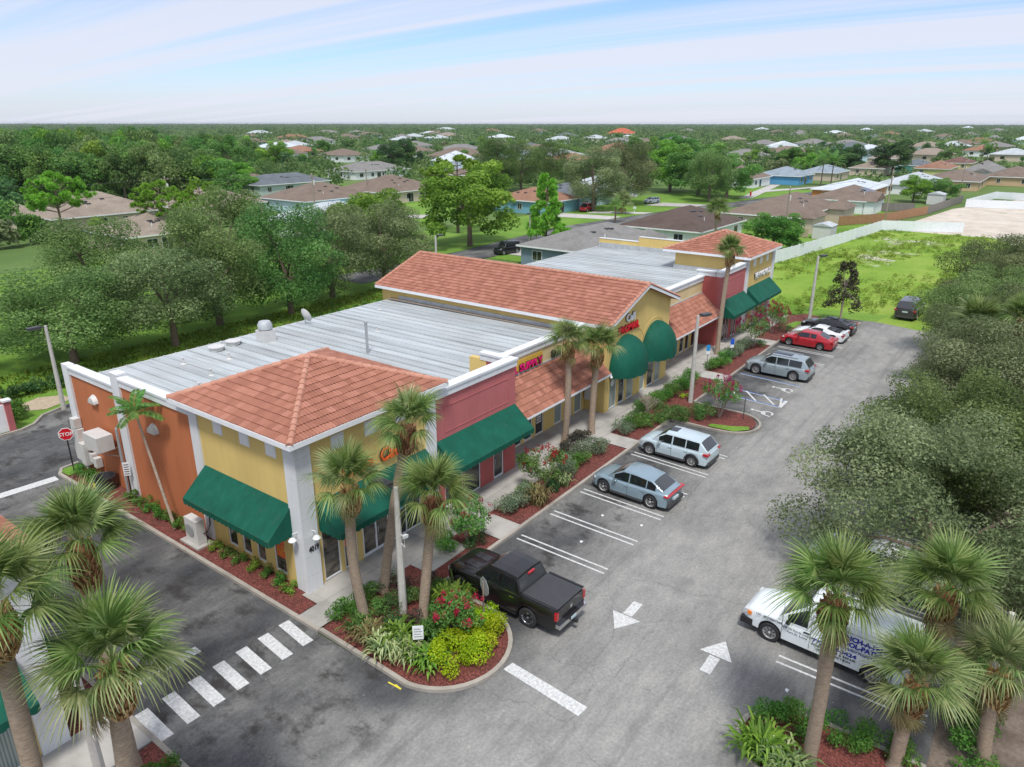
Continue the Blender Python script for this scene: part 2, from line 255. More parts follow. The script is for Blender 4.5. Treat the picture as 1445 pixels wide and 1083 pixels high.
WALL = {k: plain('wall_'+k, c, 0.85, var=0.07, scale=0.7) for k, c in dict(beige=(0.56, 0.47, 0.37), white=(0.74, 0.77, 0.78), paleblue=(0.50, 0.66, 0.74), teal=(0.17, 0.38, 0.46), slateblue=(0.17, 0.24, 0.29), mint=(0.46, 0.56, 0.50), cream=(0.66, 0.60, 0.48), blue=(0.10, 0.33, 0.58), yellow=(0.60, 0.52, 0.22), aqua=(0.16, 0.55, 0.52), orange=(0.62, 0.24, 0.07), royal=(0.03, 0.17, 0.45), tan=(0.55, 0.40, 0.24), lime=(0.52, 0.55, 0.22)).items()}
L_ = leafmat
M['oak'] = L_('oak_leaf', (0.077, 0.138, 0.038), (0.176, 0.284, 0.083), (0.352, 0.476, 0.182)); M['sideoak'] = L_('side_oak_leaf', (0.10, 0.14, 0.060), (0.22, 0.275, 0.125), (0.42, 0.47, 0.26)); M['oakgrey'] = L_('grey_green_oak_leaf', (0.078, 0.124, 0.045), (0.195, 0.260, 0.106), (0.416, 0.481, 0.237))
M['darkoak'] = L_('deep_green_oak_leaf', (0.051, 0.125, 0.031), (0.117, 0.240, 0.059), (0.251, 0.400, 0.120))
M['bright'] = L_('bright_leaf', (0.086, 0.200, 0.022), (0.186, 0.373, 0.045), (0.388, 0.603, 0.091)); M['mid'] = L_('mid_green_leaf', (0.057, 0.168, 0.037), (0.136, 0.304, 0.065), (0.288, 0.496, 0.122))
M['dark'] = L_('dark_leaf', (0.029, 0.095, 0.031), (0.073, 0.186, 0.055), (0.168, 0.311, 0.108)); M['pine'] = L_('pine_needles', (0.134, 0.294, 0.030), (0.255, 0.501, 0.057), (0.457, 0.743, 0.135))
M['frond'] = L_('palm_frond', (0.075, 0.145, 0.028), (0.155, 0.245, 0.058), (0.36, 0.45, 0.16), 0.42, 0.45, 0.4); M['frondpale'] = L_('pale_palm_frond', (0.13, 0.20, 0.07), (0.25, 0.33, 0.125), (0.48, 0.53, 0.25), 0.42, 0.45, 0.4)
M['silver'] = L_('silver_green_leaf', (0.090, 0.141, 0.077), (0.205, 0.282, 0.166), (0.422, 0.499, 0.346)); M['lime'] = L_('lime_leaf', (0.212, 0.353, 0.010), (0.402, 0.574, 0.017), (0.635, 0.773, 0.041)); M['hedge'] = L_('hedge_leaf', (0.045, 0.147, 0.022), (0.099, 0.267, 0.042), (0.226, 0.451, 0.085))
M['flower'] = L_('pink_flower', (0.300, 0.008, 0.050), (0.500, 0.020, 0.100), (0.620, 0.090, 0.180)); M['redflower'] = L_('deep_pink_flower', (0.22, 0.008, 0.02), (0.36, 0.015, 0.05), (0.46, 0.05, 0.09)); M['burgundy'] = L_('dull_purple_leaf', (0.04, 0.04, 0.035), (0.09, 0.08, 0.065), (0.16, 0.15, 0.11)); M['bronze'] = L_('bronze_magnolia_leaf', (0.030, 0.034, 0.020), (0.065, 0.060, 0.036), (0.14, 0.12, 0.08))
M['weeds'] = L_('tall_weeds', (0.12, 0.22, 0.02), (0.20, 0.32, 0.03), (0.36, 0.43, 0.08)); M['drygrass'] = L_('dry_grass', (0.20, 0.17, 0.07), (0.32, 0.27, 0.12), (0.46, 0.40, 0.2)); M['deadtwig'] = plain('bare_twigs', (0.34, 0.28, 0.22), 0.9, var=0.2)
M['boots'] = L_('palm_boots', (0.15, 0.075, 0.03), (0.33, 0.185, 0.085), (0.55, 0.37, 0.20), 0.0, 0.9, 0.1)
M['palmtrunk'] = plain('palm_trunk', (0.31, 0.24, 0.175), 0.95, var=0.32, scale=7, bmp=0.6, vs=(1, 1, 3.5))

# ------------------------------------------------------------ mesh helpers
class MB:
    def __init__(s): s.v = []; s.f = []; s.m = []
    def add(s, vs, fs, mi=0):
        o = len(s.v); s.v += [tuple(v) for v in vs]; s.f += [tuple(i+o for i in f) for f in fs]; s.m += [mi]*len(fs); return s
    def box(s, x0, x1, y0, y1, z0, z1, mi=0):
        return s.add([(x0, y0, z0), (x1, y0, z0), (x1, y1, z0), (x0, y1, z0), (x0, y0, z1), (x1, y0, z1), (x1, y1, z1), (x0, y1, z1)],
                     [(0, 3, 2, 1), (4, 5, 6, 7), (0, 1, 5, 4), (1, 2, 6, 5), (2, 3, 7, 6), (3, 0, 4, 7)], mi)
    def cbox(s, c, d, mat=None, mi=0):
        b = MB().box(-d[0]/2, d[0]/2, -d[1]/2, d[1]/2, -d[2]/2, d[2]/2); T = Matrix.Translation(c) @ (mat.to_4x4() if mat else Matrix.Identity(4))
        return s.add([T @ Vector(v) for v in b.v], b.f, mi)
    def prism(s, poly, z0, z1, mi=0, bottom=True):
        a = sum(poly[i-1][0]*poly[i][1]-poly[i][0]*poly[i-1][1] for i in range(len(poly)))
        if a < 0: poly = poly[::-1]
        n = len(poly); vs = [(p[0], p[1], z0) for p in poly] + [(p[0], p[1], z1) for p in poly]
        fs = [tuple(range(n, 2*n))] + [(i, (i+1) % n, n+(i+1) % n, n+i) for i in range(n)]
        if bottom: fs.append(tuple(range(n-1, -1, -1)))
        return s.add(vs, fs, mi)
    def sheet(s, poly, z, mi=0):
        a = sum(poly[i-1][0]*poly[i][1]-poly[i][0]*poly[i-1][1] for i in range(len(poly)))
        if a < 0: poly = poly[::-1]
        return s.add([(p[0], p[1], z) for p in poly], [tuple(range(len(poly)))], mi)
    def tube(s, pts, rr, n=8, mi=0, cap=True):
        pts = [Vector(p) for p in pts]; vs = []; fs = []
        if not hasattr(rr, '__len__'): rr = [rr]*len(pts)
        for i, p in enumerate(pts):
            d = (pts[min(i+1, len(pts)-1)]-pts[max(i-1, 0)]).normalized()
            a = d.cross(Vector((0, 0, 1)) if abs(d.z) < 0.95 else Vector((1, 0, 0))).normalized(); b = d.cross(a)
            for k in range(n):
                t = 2*math.pi*k/n; vs.append(p+(a*math.cos(t)+b*math.sin(t))*rr[i])
        for i in range(len(pts)-1):
            for k in range(n): k2 = (k+1) % n; fs.append((i*n+k, i*n+k2, (i+1)*n+k2, (i+1)*n+k))
        if cap: fs.append(tuple(range(n))); fs.append(tuple(range((len(pts)-1)*n+n-1, (len(pts)-1)*n-1, -1)))
        return s.add(vs, fs, mi)
    def lathe(s, prof, n=16, T=None, mi=0):
        vs = []; fs = []; T = T or Matrix.Identity(4); m = len(prof)
        for k in range(n):
            t = 2*math.pi*k/n
            for r, z in prof: vs.append(T @ Vector((r*math.cos(t), r*math.sin(t), z)))
        for k in range(n):
            k2 = (k+1) % n
            for j in range(m-1): fs.append((k*m+j, k2*m+j, k2*m+j+1, k*m+j+1))
        return s.add(vs, fs, mi)
    def xf(s, T): s.v = [tuple(T @ Vector(v)) for v in s.v]; return s
    def mesh(s, name, mats, smooth=None, off=(0, 0, 0), tone=None):
        me = bpy.data.meshes.new(name); me.from_pydata([(v[0]-off[0], v[1]-off[1], v[2]-off[2]) for v in s.v], [], s.f)
        for m in (mats if isinstance(mats, (list, tuple)) else [mats]): me.materials.append(m)
        if any(s.m): me.polygons.foreach_set('material_index', s.m)
        if smooth is not None: me.shade_smooth(); me.set_sharp_from_angle(angle=rad(smooth))
        if tone is not None: me.attributes.new('tone', 'FLOAT', 'FACE').data.foreach_set('value', tone)
        me.update(); return me
    def build(s, name, mats, parent=None, smooth=None, world=True, tone=None):
        off = chain(parent) if (parent and world) else (0, 0, 0)
        return link(name, s.mesh(name, mats, smooth, off, tone), parent)
def chain(o):
    v = Vector((0, 0, 0))
    while o: v += o.location; o = o.parent
    return v
def link(name, data, parent=None, loc=None, rot=None):
    o = bpy.data.objects.new(name, data); COL.objects.link(o)
    if parent: o.parent = parent
    if loc is not None: o.location = loc
    if rot is not None: o.rotation_euler = rot
    return o
def tag(o, label, cat, group=None):
    o['label'] = label; o['category'] = cat
    if group: o['group'] = group
    return o
def thing(name, label, cat, loc=(0, 0, 0), rz=0, group=None):
    o = link(name, None, None, loc, (0, 0, rz)); o.empty_display_size = 0.2
    o.matrix_world = Matrix.Translation(loc) @ Matrix.Rotation(rz, 4, 'Z')
    return tag(o, label, cat, group)
def struct(o): o['kind'] = 'structure'; return o
def copy_tree(o, parent=None):
    c = o.copy(); COL.objects.link(c)
    if parent: c.parent = parent
    for ch in list(o.children): copy_tree(ch, c)
    return c
def np_mesh(name, V, F, mat, tone=None, nv=4):
    me = bpy.data.meshes.new(name); n = len(F)
    me.vertices.add(len(V)); me.vertices.foreach_set('co', np.ascontiguousarray(V, dtype=np.float32).ravel())
    me.loops.add(n*nv); me.loops.foreach_set('vertex_index', np.ascontiguousarray(F, dtype=np.int32).ravel())
    me.polygons.add(n); me.polygons.foreach_set('loop_start', np.arange(0, n*nv, nv, dtype=np.int32))
    me.update(calc_edges=True); me.materials.append(mat)
    if tone is not None: me.attributes.new('tone', 'FLOAT', 'FACE').data.foreach_set('value', np.ascontiguousarray(tone, dtype=np.float32))
    return me
def unit(a): return a/np.maximum(np.linalg.norm(a, axis=1, keepdims=True), 1e-9)
def leaf_arrays(C, Nn, size, aspect=0.5, rng=RNG, T=None):
    n = len(C)
    if T is None: T = unit(np.cross(Nn, unit(rng.normal(size=(n, 3)))))
    B = np.cross(Nn, T); s = size.reshape(-1, 1)
    V = np.stack([C-T*s*0.5, C+B*s*aspect*0.5+Nn*s*0.06, C+T*s*0.5, C-B*s*aspect*0.5+Nn*s*0.06], 1).reshape(-1, 3)
    return V, np.arange(4*n).reshape(-1, 4)
def cloud(clumps, n, size, rng=RNG, aspect=0.5, shell=0.55, up=0.25, flat=0.85):
    """leaf-sized faces through the volume of many clumps: clumps = (x, y, z, r)"""
    cl = np.array(clumps, float); w = cl[:, 3]**2; k = rng.choice(len(cl), n, p=w/w.sum())
    d = unit(rng.normal(size=(n, 3)) + np.array([0, 0, 0.25])); r = cl[k, 3]*(shell+(1-shell)*rng.random(n)**0.7)
    C = cl[k, :3] + d*r[:, None]*np.array([1, 1, flat]); Nn = unit(d*0.75+rng.normal(size=(n, 3))*0.55+np.array([0, 0, up]))
    ct = rng.random(len(cl)); tone = np.clip(0.45*ct[k]+0.50*rng.random(n)+0.03, 0, 1)
    V, F = leaf_arrays(C, Nn, size*(0.7+0.6*rng.random(n)), aspect, rng); return V, F, tone

# ------------------------------------------------------------ the setting
def sheet(name, poly, z, mat, parent=None):
    o = MB().sheet(poly, z).build(name, M[mat] if isinstance(mat, str) else mat, parent)
    return o if parent else struct(o)
g = MB(); R_ = [(-9000, 0)]
g.add([(-9000, -9000, -0.08), (9000, -9000, -0.08), (9000, 9000, -0.08), (-9000, 9000, -0.08)], [(0, 1, 2, 3)])
struct(g.build('terrain', M['terrain']))
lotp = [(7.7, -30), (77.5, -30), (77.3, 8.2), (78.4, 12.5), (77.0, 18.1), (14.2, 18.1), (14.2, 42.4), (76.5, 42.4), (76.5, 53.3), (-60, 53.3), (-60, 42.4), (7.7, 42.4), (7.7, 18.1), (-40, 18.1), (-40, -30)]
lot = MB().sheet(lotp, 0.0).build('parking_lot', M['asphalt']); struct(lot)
sheet('swale_lawn', [(-60, 53.5), (78, 53.5), (80, 66), (78, 110), (-60, 110)], -0.03, 'lawn')
sheet('vacant_lot', [(76.9, 8.0), (78, 43), (98, 33), (152, 25.5), (156, 13), (150, 2), (160, -40), (77.6, -40), (77.5, 8)], -0.02, 'lot')
sheet('verge_lawn', [(76.5, 18.3), (77.2, 18.1), (78.5, 12.6), (82, 12), (80, 22), (77, 24)], -0.005, 'lawn')
sheet('sand_lot', [(152.5, 25), (200, 20), (235, 9), (235, -60), (140, -60), (138, 2), (152, 8)], -0.015, 'sand')
sheet('shrub_strip_ground', [(-6, -0.2), (77.4, -0.2), (77.4, -22), (-6, -22)], 0.012, 'dirt')
sheet('street', [(60, 67.5), (88, 66.5), (120, 70), (160, 64.5), (185, 60), (230, 52), (231, 58), (188, 66), (160, 71), (118, 76.5), (86, 73.5), (60, 74)], 0.0, 'road')
sheet('neighbour_lawn', [(60, 74.2), (86, 73.7), (118, 76.7), (160, 71.2), (188, 66.2), (231, 58.2), (236, 78), (190, 92), (128, 92), (60, 96)], -0.015, 'lawn')
sheet('back_lawn', [(84, 36), (110, 31), (178, 29), (200, 40), (184, 59.8), (160, 64.3), (120, 69.8), (84, 66.3)], -0.025, 'lawn')
sheet('side_lawn', [(90, 106), (125, 100), (140, 125), (185, 180), (150, 190), (112, 140)], -0.03, 'lawn')
sheet('far_lawn', [(215, 40), (285, 34), (290, 50), (222, 56)], -0.03, 'lawn')
for k, pl in enumerate([[(131, 88), (138, 88), (140, 74.5), (134, 74.6)], [(141, 84), (146, 84), (151, 72.6), (147, 73)], [(88, 60), (94, 61), (95, 67), (88, 66.6)], [(163, 81), (172, 80), (174, 68.7), (167, 70)], [(100, 121), (113, 106), (118, 109), (106, 124)], [(196, 66), (246, 74), (245, 77), (194, 69)], [(215, 70), (246, 60), (247, 63), (217, 73)]]):
    sheet('driveway', pl, 0.02+0.004*k, 'drive')

def offset(path, d):
    out = []; n = len(path)
    for i in range(n):
        p = Vector(path[i]); a = (p-Vector(path[i-1])).normalized() if i > 0 else None; b = (Vector(path[i+1])-p).normalized() if i < n-1 else None
        t = (a+b).normalized() if (a and b) else (a or b); nrm = Vector((-t.y, t.x)); k = 1/max(0.4, nrm.dot(Vector((-(b or a).y, (b or a).x)))) if (a and b) else 1
        out.append(tuple(p+nrm*d*k))
    return out
def arc(cx, cy, r, a0, a1, n=8, ry=None): return [(cx+r*math.cos(rad(a0+(a1-a0)*i/n)), cy+(ry or r)*math.sin(rad(a0+(a1-a0)*i/n))) for i in range(n+1)]
def kerb(path, w=0.17, h=0.14, parent=None):
    """concrete kerb, cast in lengths with open joints; path runs with the planting on its left"""
    m = MB(); pts = [Vector(path[0])]
    for q in path[1:]:
        q = Vector(q); d = (q-pts[-1]).length; k = max(1, int(d/3.0)); a = pts[-1].copy()
        for j in range(1, k+1): pts.append(a.lerp(q, j/k))
    O = offset([tuple(p) for p in pts], w)
    for i in range(len(pts)-1):
        a, b, c, d = pts[i], pts[i+1], Vector(O[i+1]), Vector(O[i]); t = (b-a).normalized()*0.006
        if (b-a).length < 0.9: t *= 0
        m.prism([tuple(a+t), tuple(b-t), tuple(c-t), tuple(d+t)], 0.001, h)
    return struct(m.build('kerb', M['kerb']))
# corner island with the palms
isl = [(14.25, 19.95), (14.2, 16.4)] + arc(16.75, 15.6, 2.62, 190, 345, 16) + [(19.42, 15.6), (19.4, 18.0)]
isl_in = offset(isl, 0.16)
sheet('corner_island_mulch', isl_in + [(19.56, 18.2), (23.65, 18.2), (23.65, 20.2), (15.85, 20.2), (15.75, 20.0)], 0.11, 'mulch'); kerb(isl)
# front beds and crossings
beds = [(25.35, 36.35), (37.95, 46.0), (46.0, 51.6), (53.4, 63.4), (65.2, 73.2)]
sheet('front_bed_mulch', [(25.35, 18.2), (36.35, 18.2), (36.35, 20.2), (36.2, 21.9), (33.2, 21.9), (32.8, 20.2), (25.35, 20.2)], 0.115, 'mulch')
sheet('front_bed_mulch', [(37.95, 18.2), (42.4, 18.2), (42.5, 15.6)] + arc(44.4, 14.85, 1.75, 190, 360, 12) + [(46.1, 18.2), (51.6, 18.2), (51.6, 20.2), (39.2, 20.2), (38.4, 21.9), (37.0, 21.9), (37.95, 20.2)], 0.115, 'mulch')
sheet('front_bed_mulch', [(53.4, 18.2), (63.4, 18.2), (63.4, 20.2), (60.2, 20.2), (59.4, 21.8), (53.8, 21.8), (53.4, 20.4)], 0.115, 'mulch')
sheet('front_bed_mulch', [(65.2, 18.2), (73.2, 18.2), (73.6, 15.2), (74.6, 13.9), (76.6, 13.7), (76.9, 18.3), (77.2, 19), (74.6, 20.6), (65.2, 20.2)], 0.115, 'mulch')
kerb([(19.4, 18.05), (42.25, 18.05)]); kerb([(42.3, 18.05), (42.35, 15.2)] + arc(44.4, 14.75, 1.98, 190, 360, 14) + [(46.38, 18.05)]); kerb([(46.4, 18.05), (73.2, 18.05), (73.55, 15.1), (74.5, 13.75), (76.75, 13.5), (77.0, 16.0)])
sheet('bed_grass', [(42.45, 17.0), (42.75, 16.9), (42.7, 19.2), (41.5, 19.0), (41.2, 18.3), (42.3, 18.3)], 0.16, 'lawn'); sheet('bed_grass', [(42.62, 15.6), (42.75, 13.9), (43.6, 13.2), (44.1, 13.4), (43.5, 14.4), (43.1, 15.6)], 0.16, 'lawn'); sheet('bed_grass', [(70.6, 18.3), (73.3, 18.25), (73.5, 16.3), (74.3, 16.4), (73.2, 18.9), (71, 19.3)], 0.16, 'lawn')
# pavement cast in slabs
walk = struct(MB().box(15.3, 75.0, 20.2, 22.3, 0.001, 0.118).box(30.2, 40.7, 22.3, 24.0, 0.001, 0.118).box(50.1, 60.3, 22.3, 24.0, 0.001, 0.118).build('pavement', M['walk']))
def slab(x0, x1, y0, y1, z=0.134): return MB().box(x0+.008, x1-.008, y0+.008, y1-.008, 0.119, z).build('concrete_slab', M['walk'], walk)
for i in range(20):
    x0 = 15.62+i*2.97; x1 = min(x0+2.97, 75.0)
    for y0, y1 in ((20.2, 21.2), (21.2, 22.28)): 
        if y1 < 21.9 or not any(abs((x0+x1)/2-c) < 1.6 for c in (34.9, 56.3)): slab(x0, x1, y0, y1)
        else: slab(x0, x1, 21.93, y1)
for xa in (30.35, 50.3):
    for i in range(4): slab(xa+i*2.5, xa+i*2.5+2.5, 22.3, 23.7)
slab(14.22, 15.62, 20.0, 21.3, 0.13)
for x0, x1 in ((23.67, 25.33), (36.4, 37.9), (51.65, 53.35), (63.45, 65.15)): slab(x0, x1, 18.22, 20.18)
slab(19.6, 21.2, 19.0, 20.18, 0.138); slab(21.2, 22.3, 19.0, 20.18, 0.138)
# side bed along the orange wall
sheet('side_bed_mulch', [(14.36, 21.35), (15.6, 21.35), (15.6, 42.2), (14.6, 42.8), (14.3, 42.3)], 0.11, 'mulch'); kerb(offset([(15.6, 43.2), (14.6, 43.1), (14.2, 42.4), (14.2, 21.35), (14.2, 19.95)], 0.0))
sheet('bed_grass', [(14.45, 41.6), (15.3, 41.8), (15.3, 42.7), (14.7, 42.8), (14.4, 42.4)], 0.16, 'lawn')
# other side of the drive
sheet('opposite_bed_mulch', [(5.9, 20.5), (7.55, 20.5), (7.55, 41), (5.9, 41)], 0.11, 'mulch'); kerb([(7.7, 16.5), (7.7, 42.2)]); sheet('opposite_island_mulch', [(2.0, 13.5), (5.2, 12.6), (7.0, 14), (7.55, 16.5), (7.55, 19.9), (2.0, 19.9)], 0.11, 'mulch'); kerb([(2.0, 13.3), (5.2, 12.4), (7.1, 13.8), (7.7, 16.5)])
opp = struct(MB().box(-8, 7.55, 19.95, 22.2, 0.001, 0.118).build('pavement', M['walk']))
for i in range(6): MB().box(-8+i*2.59+.01, -8+(i+1)*2.59-.01, 19.96, 22.1, 0.119, 0.134).build('concrete_slab', M['walk'], opp)
# lower island among the stalls
low = [(21.3, -0.2), (21.3, 2.2)] + arc(19.55, 2.9, 1.75, 0, 180, 12, 2.2) + [(17.8, 2.2), (17.8, -0.2)]
sheet('lower_island_mulch', offset(low, 0.16) + [(17.9, -3), (21.2, -3)], 0.11, 'mulch'); kerb(low)
# alley kerb
kerb([(-60, 51.0), (15.7, 51.0), (16.6, 51.4), (17.6, 52.6), (19.6, 53.3), (76, 53.3)])
sheet('bed_grass', [(-60, 51.15), (15.7, 51.15), (16.5, 51.6), (17.5, 52.75), (19.6, 53.48), (-60, 53.6)], 0.03, 'lawn')
sheet('bare_patch', [(16.9, 54.9), (18.3, 53.9), (20.3, 54.6), (20.2, 55.9), (18.9, 56.8), (17.4, 56.2)], 0.0, 'pavers')
# painted markings
def paint(name, poly, mat='paintline', z=0.005): return MB().sheet(poly, z).build(name, M[mat], lot)
def strip(name, a, b, w, mat='paintline', z=0.005):
    a, b = Vector(a), Vector(b); n = (b-a).normalized(); n = Vector((-n.y, n.x))*w/2
    return paint(name, [tuple(a+n), tuple(b+n), tuple(b-n), tuple(a-n)], mat, z)
for xs, x2 in ((24.58, 24.55), (27.47, 27.4), (30.4, 30.28), (33.33, 33.2), (36.28, 36.05), (39.2, 39.0), (61.2, 60.7), (64.0, 63.7), (67.2, 66.9), (70.2, 70.0)):
    for d in (-0.19, 0.19): strip('painted_stripe', (xs+d, 17.75), (x2+d, 12.95), 0.1)
for xx in (24.0, 27.0, 30.0, 33.0, 36.0, 39.0, 42.0):
    for d in (-0.19, 0.19): strip('painted_stripe', (xx-0.5+d, 5.05), (xx-0.5+d, 0.1), 0.1)
for a, b in (((54.75, 17.8), (54.4, 13.0)), ((51.15, 17.8), (50.65, 12.95)), ((49.55, 17.8), (49.2, 13.0)), ((57.9, 17.8), (57.6, 13.0))):
    strip('blue_painted_stripe', a, b, 0.12, 'bluepaint'); strip('painted_stripe', (a[0]-0.13, a[1]), (b[0]-0.13, b[1]), 0.06)
strip('painted_stripe', (50.7, 12.95), (49.15, 12.95), 0.22, z=0.009)
for y in (17.3, 16.0, 14.7, 13.4): strip('painted_stripe', (51.0, y), (49.4, max(13.0, y-1.25)), 0.14, z=0.013)
for i in range(7): strip('crosswalk_bar', (8.0+i*0.965, 21.55), (7.93+i*0.945, 19.78), 0.46)
paint('stop_bar', [(16.95, 12.92), (17.42, 12.85), (17.2, 9.5), (16.68, 9.55)]); paint('stop_bar', [(7.8, 23.35), (10.9, 23.1), (10.9, 22.65), (7.8, 22.85)]); paint('stop_bar', [(8.0, 42.35), (14.0, 41.85), (14.05, 42.5), (8.0, 43.0)])
def arrow(x, y, s):
    paint('painted_arrow_head', [(x+1.05*s, y), (x+0.05*s, y+0.62), (x+0.05*s, y-0.62)]); paint('painted_arrow_shaft', [(x-0.02*s, y+0.2), (x-0.02*s, y-0.2), (x-1.0*s, y-0.2), (x-1.0*s, y+0.2)])
arrow(22.4, 10.75, -1); arrow(22.2, 6.95, 1)
ym = [P(548, 963), P(566, 973), P(558, 966.5), P(566, 966)]; strip('yellow_utility_mark', ym[0], ym[1], 0.06, 'yellowpaint'); strip('yellow_utility_mark', ym[1], ym[2], 0.05, 'yellowpaint', .009)
def wheelchair(x, y):
    ring = arc(x, y, 0.42, -120, 150, 14); inner = arc(x, y, 0.30, 150, -120, 14); paint('accessible_parking_symbol', ring+inner)
    strip('accessible_parking_symbol', (x+0.02, y+0.10), (x+0.10, y+0.85), 0.15, z=0.009); strip('accessible_parking_symbol', (x+0.05, y+0.2), (x-0.35, y+0.12), 0.12, z=0.013); strip('accessible_parking_symbol', (x-0.33, y+0.15), (x-0.50, y-0.35), 0.12, z=0.009)
    paint('accessible_parking_symbol', arc(x+0.12, y+1.05, 0.14, 0, 360, 9)[:-1])
wheelchair(53.0, 13.6); wheelchair(47.5, 13.3)

# ------------------------------------------------------------ roof tiles
TW, TL = 0.335, 0.395
def tile_geo(w=TW, l=TL):
    vs = []; fs = []; n = 8
    for k in range(n+1):
        h = 0.050*abs(math.sin(k*math.pi/4)); u = k*w/n
        vs += [(u, 0, -0.01), (u, -0.015, 0.042+h), (u, l+0.03, 0.000+h)]
    for k in range(n):
        a = k*3; b = a+3; fs += [(a, b, b+1, a+1), (a+1, b+1, b+2, a+2)]
    return vs, fs
def clip(poly, a, b, c):
    out = []
    for i in range(len(poly)):
        p, q = poly[i-1], poly[i]; dp = a*p[0]+b*p[1]-c; dq = a*q[0]+b*q[1]-c
        if dp <= 0: out.append(p)
        if dp*dq < 0:
            t = dp/(dp-dq); out.append(tuple(p[j]+(q[j]-p[j])*t for j in range(3)))
    # order: edges visited (i-1 -> i); points come out in ring order
    return out
class Tiler:
    def __init__(s): s.V = []; s.F = []; s.T = []; s.full = []
    def slope(s, O, u, v, U, V, lines):
        O, u, v = Vector(O), Vector(u).normalized(), Vector(v).normalized(); n = u.cross(v); Mx = Matrix((u, v, n)).transposed().to_4x4(); Mx.translation = O
        tv, tf = tile_geo(); nr = int(math.ceil(V/TL)); nc = int(math.ceil(U/TW))
        for j in range(nr):
            for i in range(nc):
                ou, ov = i*TW, j*TL; cs = [(ou, ov), (ou+TW, ov), (ou+TW, ov+TL), (ou, ov+TL)]
                st = [all(a*x+b*y <= c+1e-6 for a, b, c in lines) for x, y in cs]
                if all(st): s.full.append((Mx, ou, ov))
                elif any(st) or any(all(a*x+b*y <= c for a, b, c in lines) for x, y in [((cs[0][0]+cs[2][0])/2, (cs[0][1]+cs[2][1])/2)]):
                    tn = random.random()
                    for f in tf:
                        poly = [(tv[k][0]+ou, tv[k][1]+ov, tv[k][2]) for k in f]
                        for ln in lines:
                            poly = clip(poly, *ln)
                            if len(poly) < 3: break
                        if len(poly) >= 3:
                            o = len(s.V); s.V += [tuple(Mx @ Vector(p)) for p in poly]; s.F.append(tuple(range(o, o+len(poly)))); s.T.append(tn)
    def bake(s, items):
        tv, tf = tile_geo()
        for Mx, ou, ov in items:
            o = len(s.V); tn = random.random(); T = Mx @ Matrix.Translation((ou, ov+random.uniform(-.006, .006), random.uniform(-0.004, 0.006)))
            s.V += [tuple(T @ Vector(p)) for p in tv]; s.F += [tuple(k+o for k in f) for f in tf]; s.T += [tn]*len(tf)
    def build(s, parent, name='roof_tiles'):
        m = MB(); m.v = s.V; m.f = s.F; m.m = [0]*len(s.F); o = m.build(name, M['tile'], parent, smooth=50, tone=s.T); o['kind'] = 'stuff'; return o
def cap_line(a, b, parent, r=0.135, step=0.40, mb=None):
    """half-round cap tiles laid along a hip or a ridge; each its own piece unless gathered in mb"""
    a, b = Vector(a), Vector(b); d = b-a; L = d.length; n = max(1, int(L/step)); d.normalize(); sd = d.cross(Vector((0, 0, 1))).normalized(); up = sd.cross(d)
    for i in range(n):
        m = MB(); vs = []; fs = []; p = a+d*(i*L/n); q = a+d*((i+1)*L/n+0.05)
        for k in range(7):
            t = math.pi*k/6; c, sn = math.cos(t), math.sin(t)
            vs += [p+sd*c*r*1.08+up*(sn*r*1.08+0.028), q+sd*c*r*0.94+up*(sn*r*0.94+0.0)]
        for k in range(6): fs.append((2*k, 2*k+2, 2*k+3, 2*k+1))
        fs.append(tuple(2*k for k in range(6, -1, -1)))
        if mb is not None: mb.add(vs, fs)
        else: m.add(vs, fs).build('ridge_cap', M['captile'], parent, smooth=40, tone=[random.random()]*len(fs))

# ------------------------------------------------------------ the shopping plaza
BX, BY = 45.05, 22.2
plaza = thing('shopping_plaza', 'long yellow, orange and red stucco shopping plaza with terracotta tile towers and green awnings', 'building', (BX, 32, 0))
YF, YR, X0, X1, YB = 22.2, 23.75, 15.62, 74.48, 42.3
def wall(name, mat, x0, x1, y0, y1, z0, z1, parent=plaza): return MB().box(x0, x1, y0, y1, z0, z1).build(name, M[mat], parent)
def front_wall(mat, x0, x1, y, z0, z1, openings, th=0.3, parent=plaza):
    """a wall facing -Y with real openings (xa, xb, za, zb)"""
    m = MB(); xs = sorted(openings); cur = x0
    for xa, xb, za, zb in xs:
        if xa > cur: m.box(cur, xa, y, y+th, z0, z1)
        if za > z0+0.01: m.box(xa, xb, y, y+th, z0, za)
        m.box(xa, xb, y, y+th, zb, z1); cur = xb
    m.box(cur, x1, y, y+th, z0, z1); return m.build('wall', M[mat], parent)
def side_wall(mat, x, y0, y1, z0, z1, openings, th=0.3, parent=plaza):
    m = MB(); cur = y0
    for ya, yb, za, zb in sorted(openings):
        m.box(x, x+th, cur, ya, z0, z1); m.box(x, x+th, ya, yb, z0, za); m.box(x, x+th, ya, yb, zb, z1); cur = yb
    m.box(x, x+th, cur, y1, z0, z1); return m.build('wall', M[mat], parent)
def frame_front(kind, xa, xb, za, zb, y, pane='glass', mid=None, parent=plaza, bar=0.055):
    m = MB(); d0, d1 = y+0.03, y+0.10
    m.box(xa, xa+bar, d0, d1, za, zb).box(xb-bar, xb, d0, d1, za, zb).box(xa+bar, xb-bar, d0, d1, za, za+bar*1.6).box(xa+bar, xb-bar, d0, d1, zb-bar, zb)
    if mid: 
        for x in mid: m.box(x-bar/2, x+bar/2, d0, d1, za+bar*1.6, zb-bar)
    f = m.build(kind, M['frame'], parent); MB().box(xa+bar*.5, xb-bar*.5, y+0.06, y+0.075, za+bar, zb-bar*.5).build('pane', M[pane], f); return f
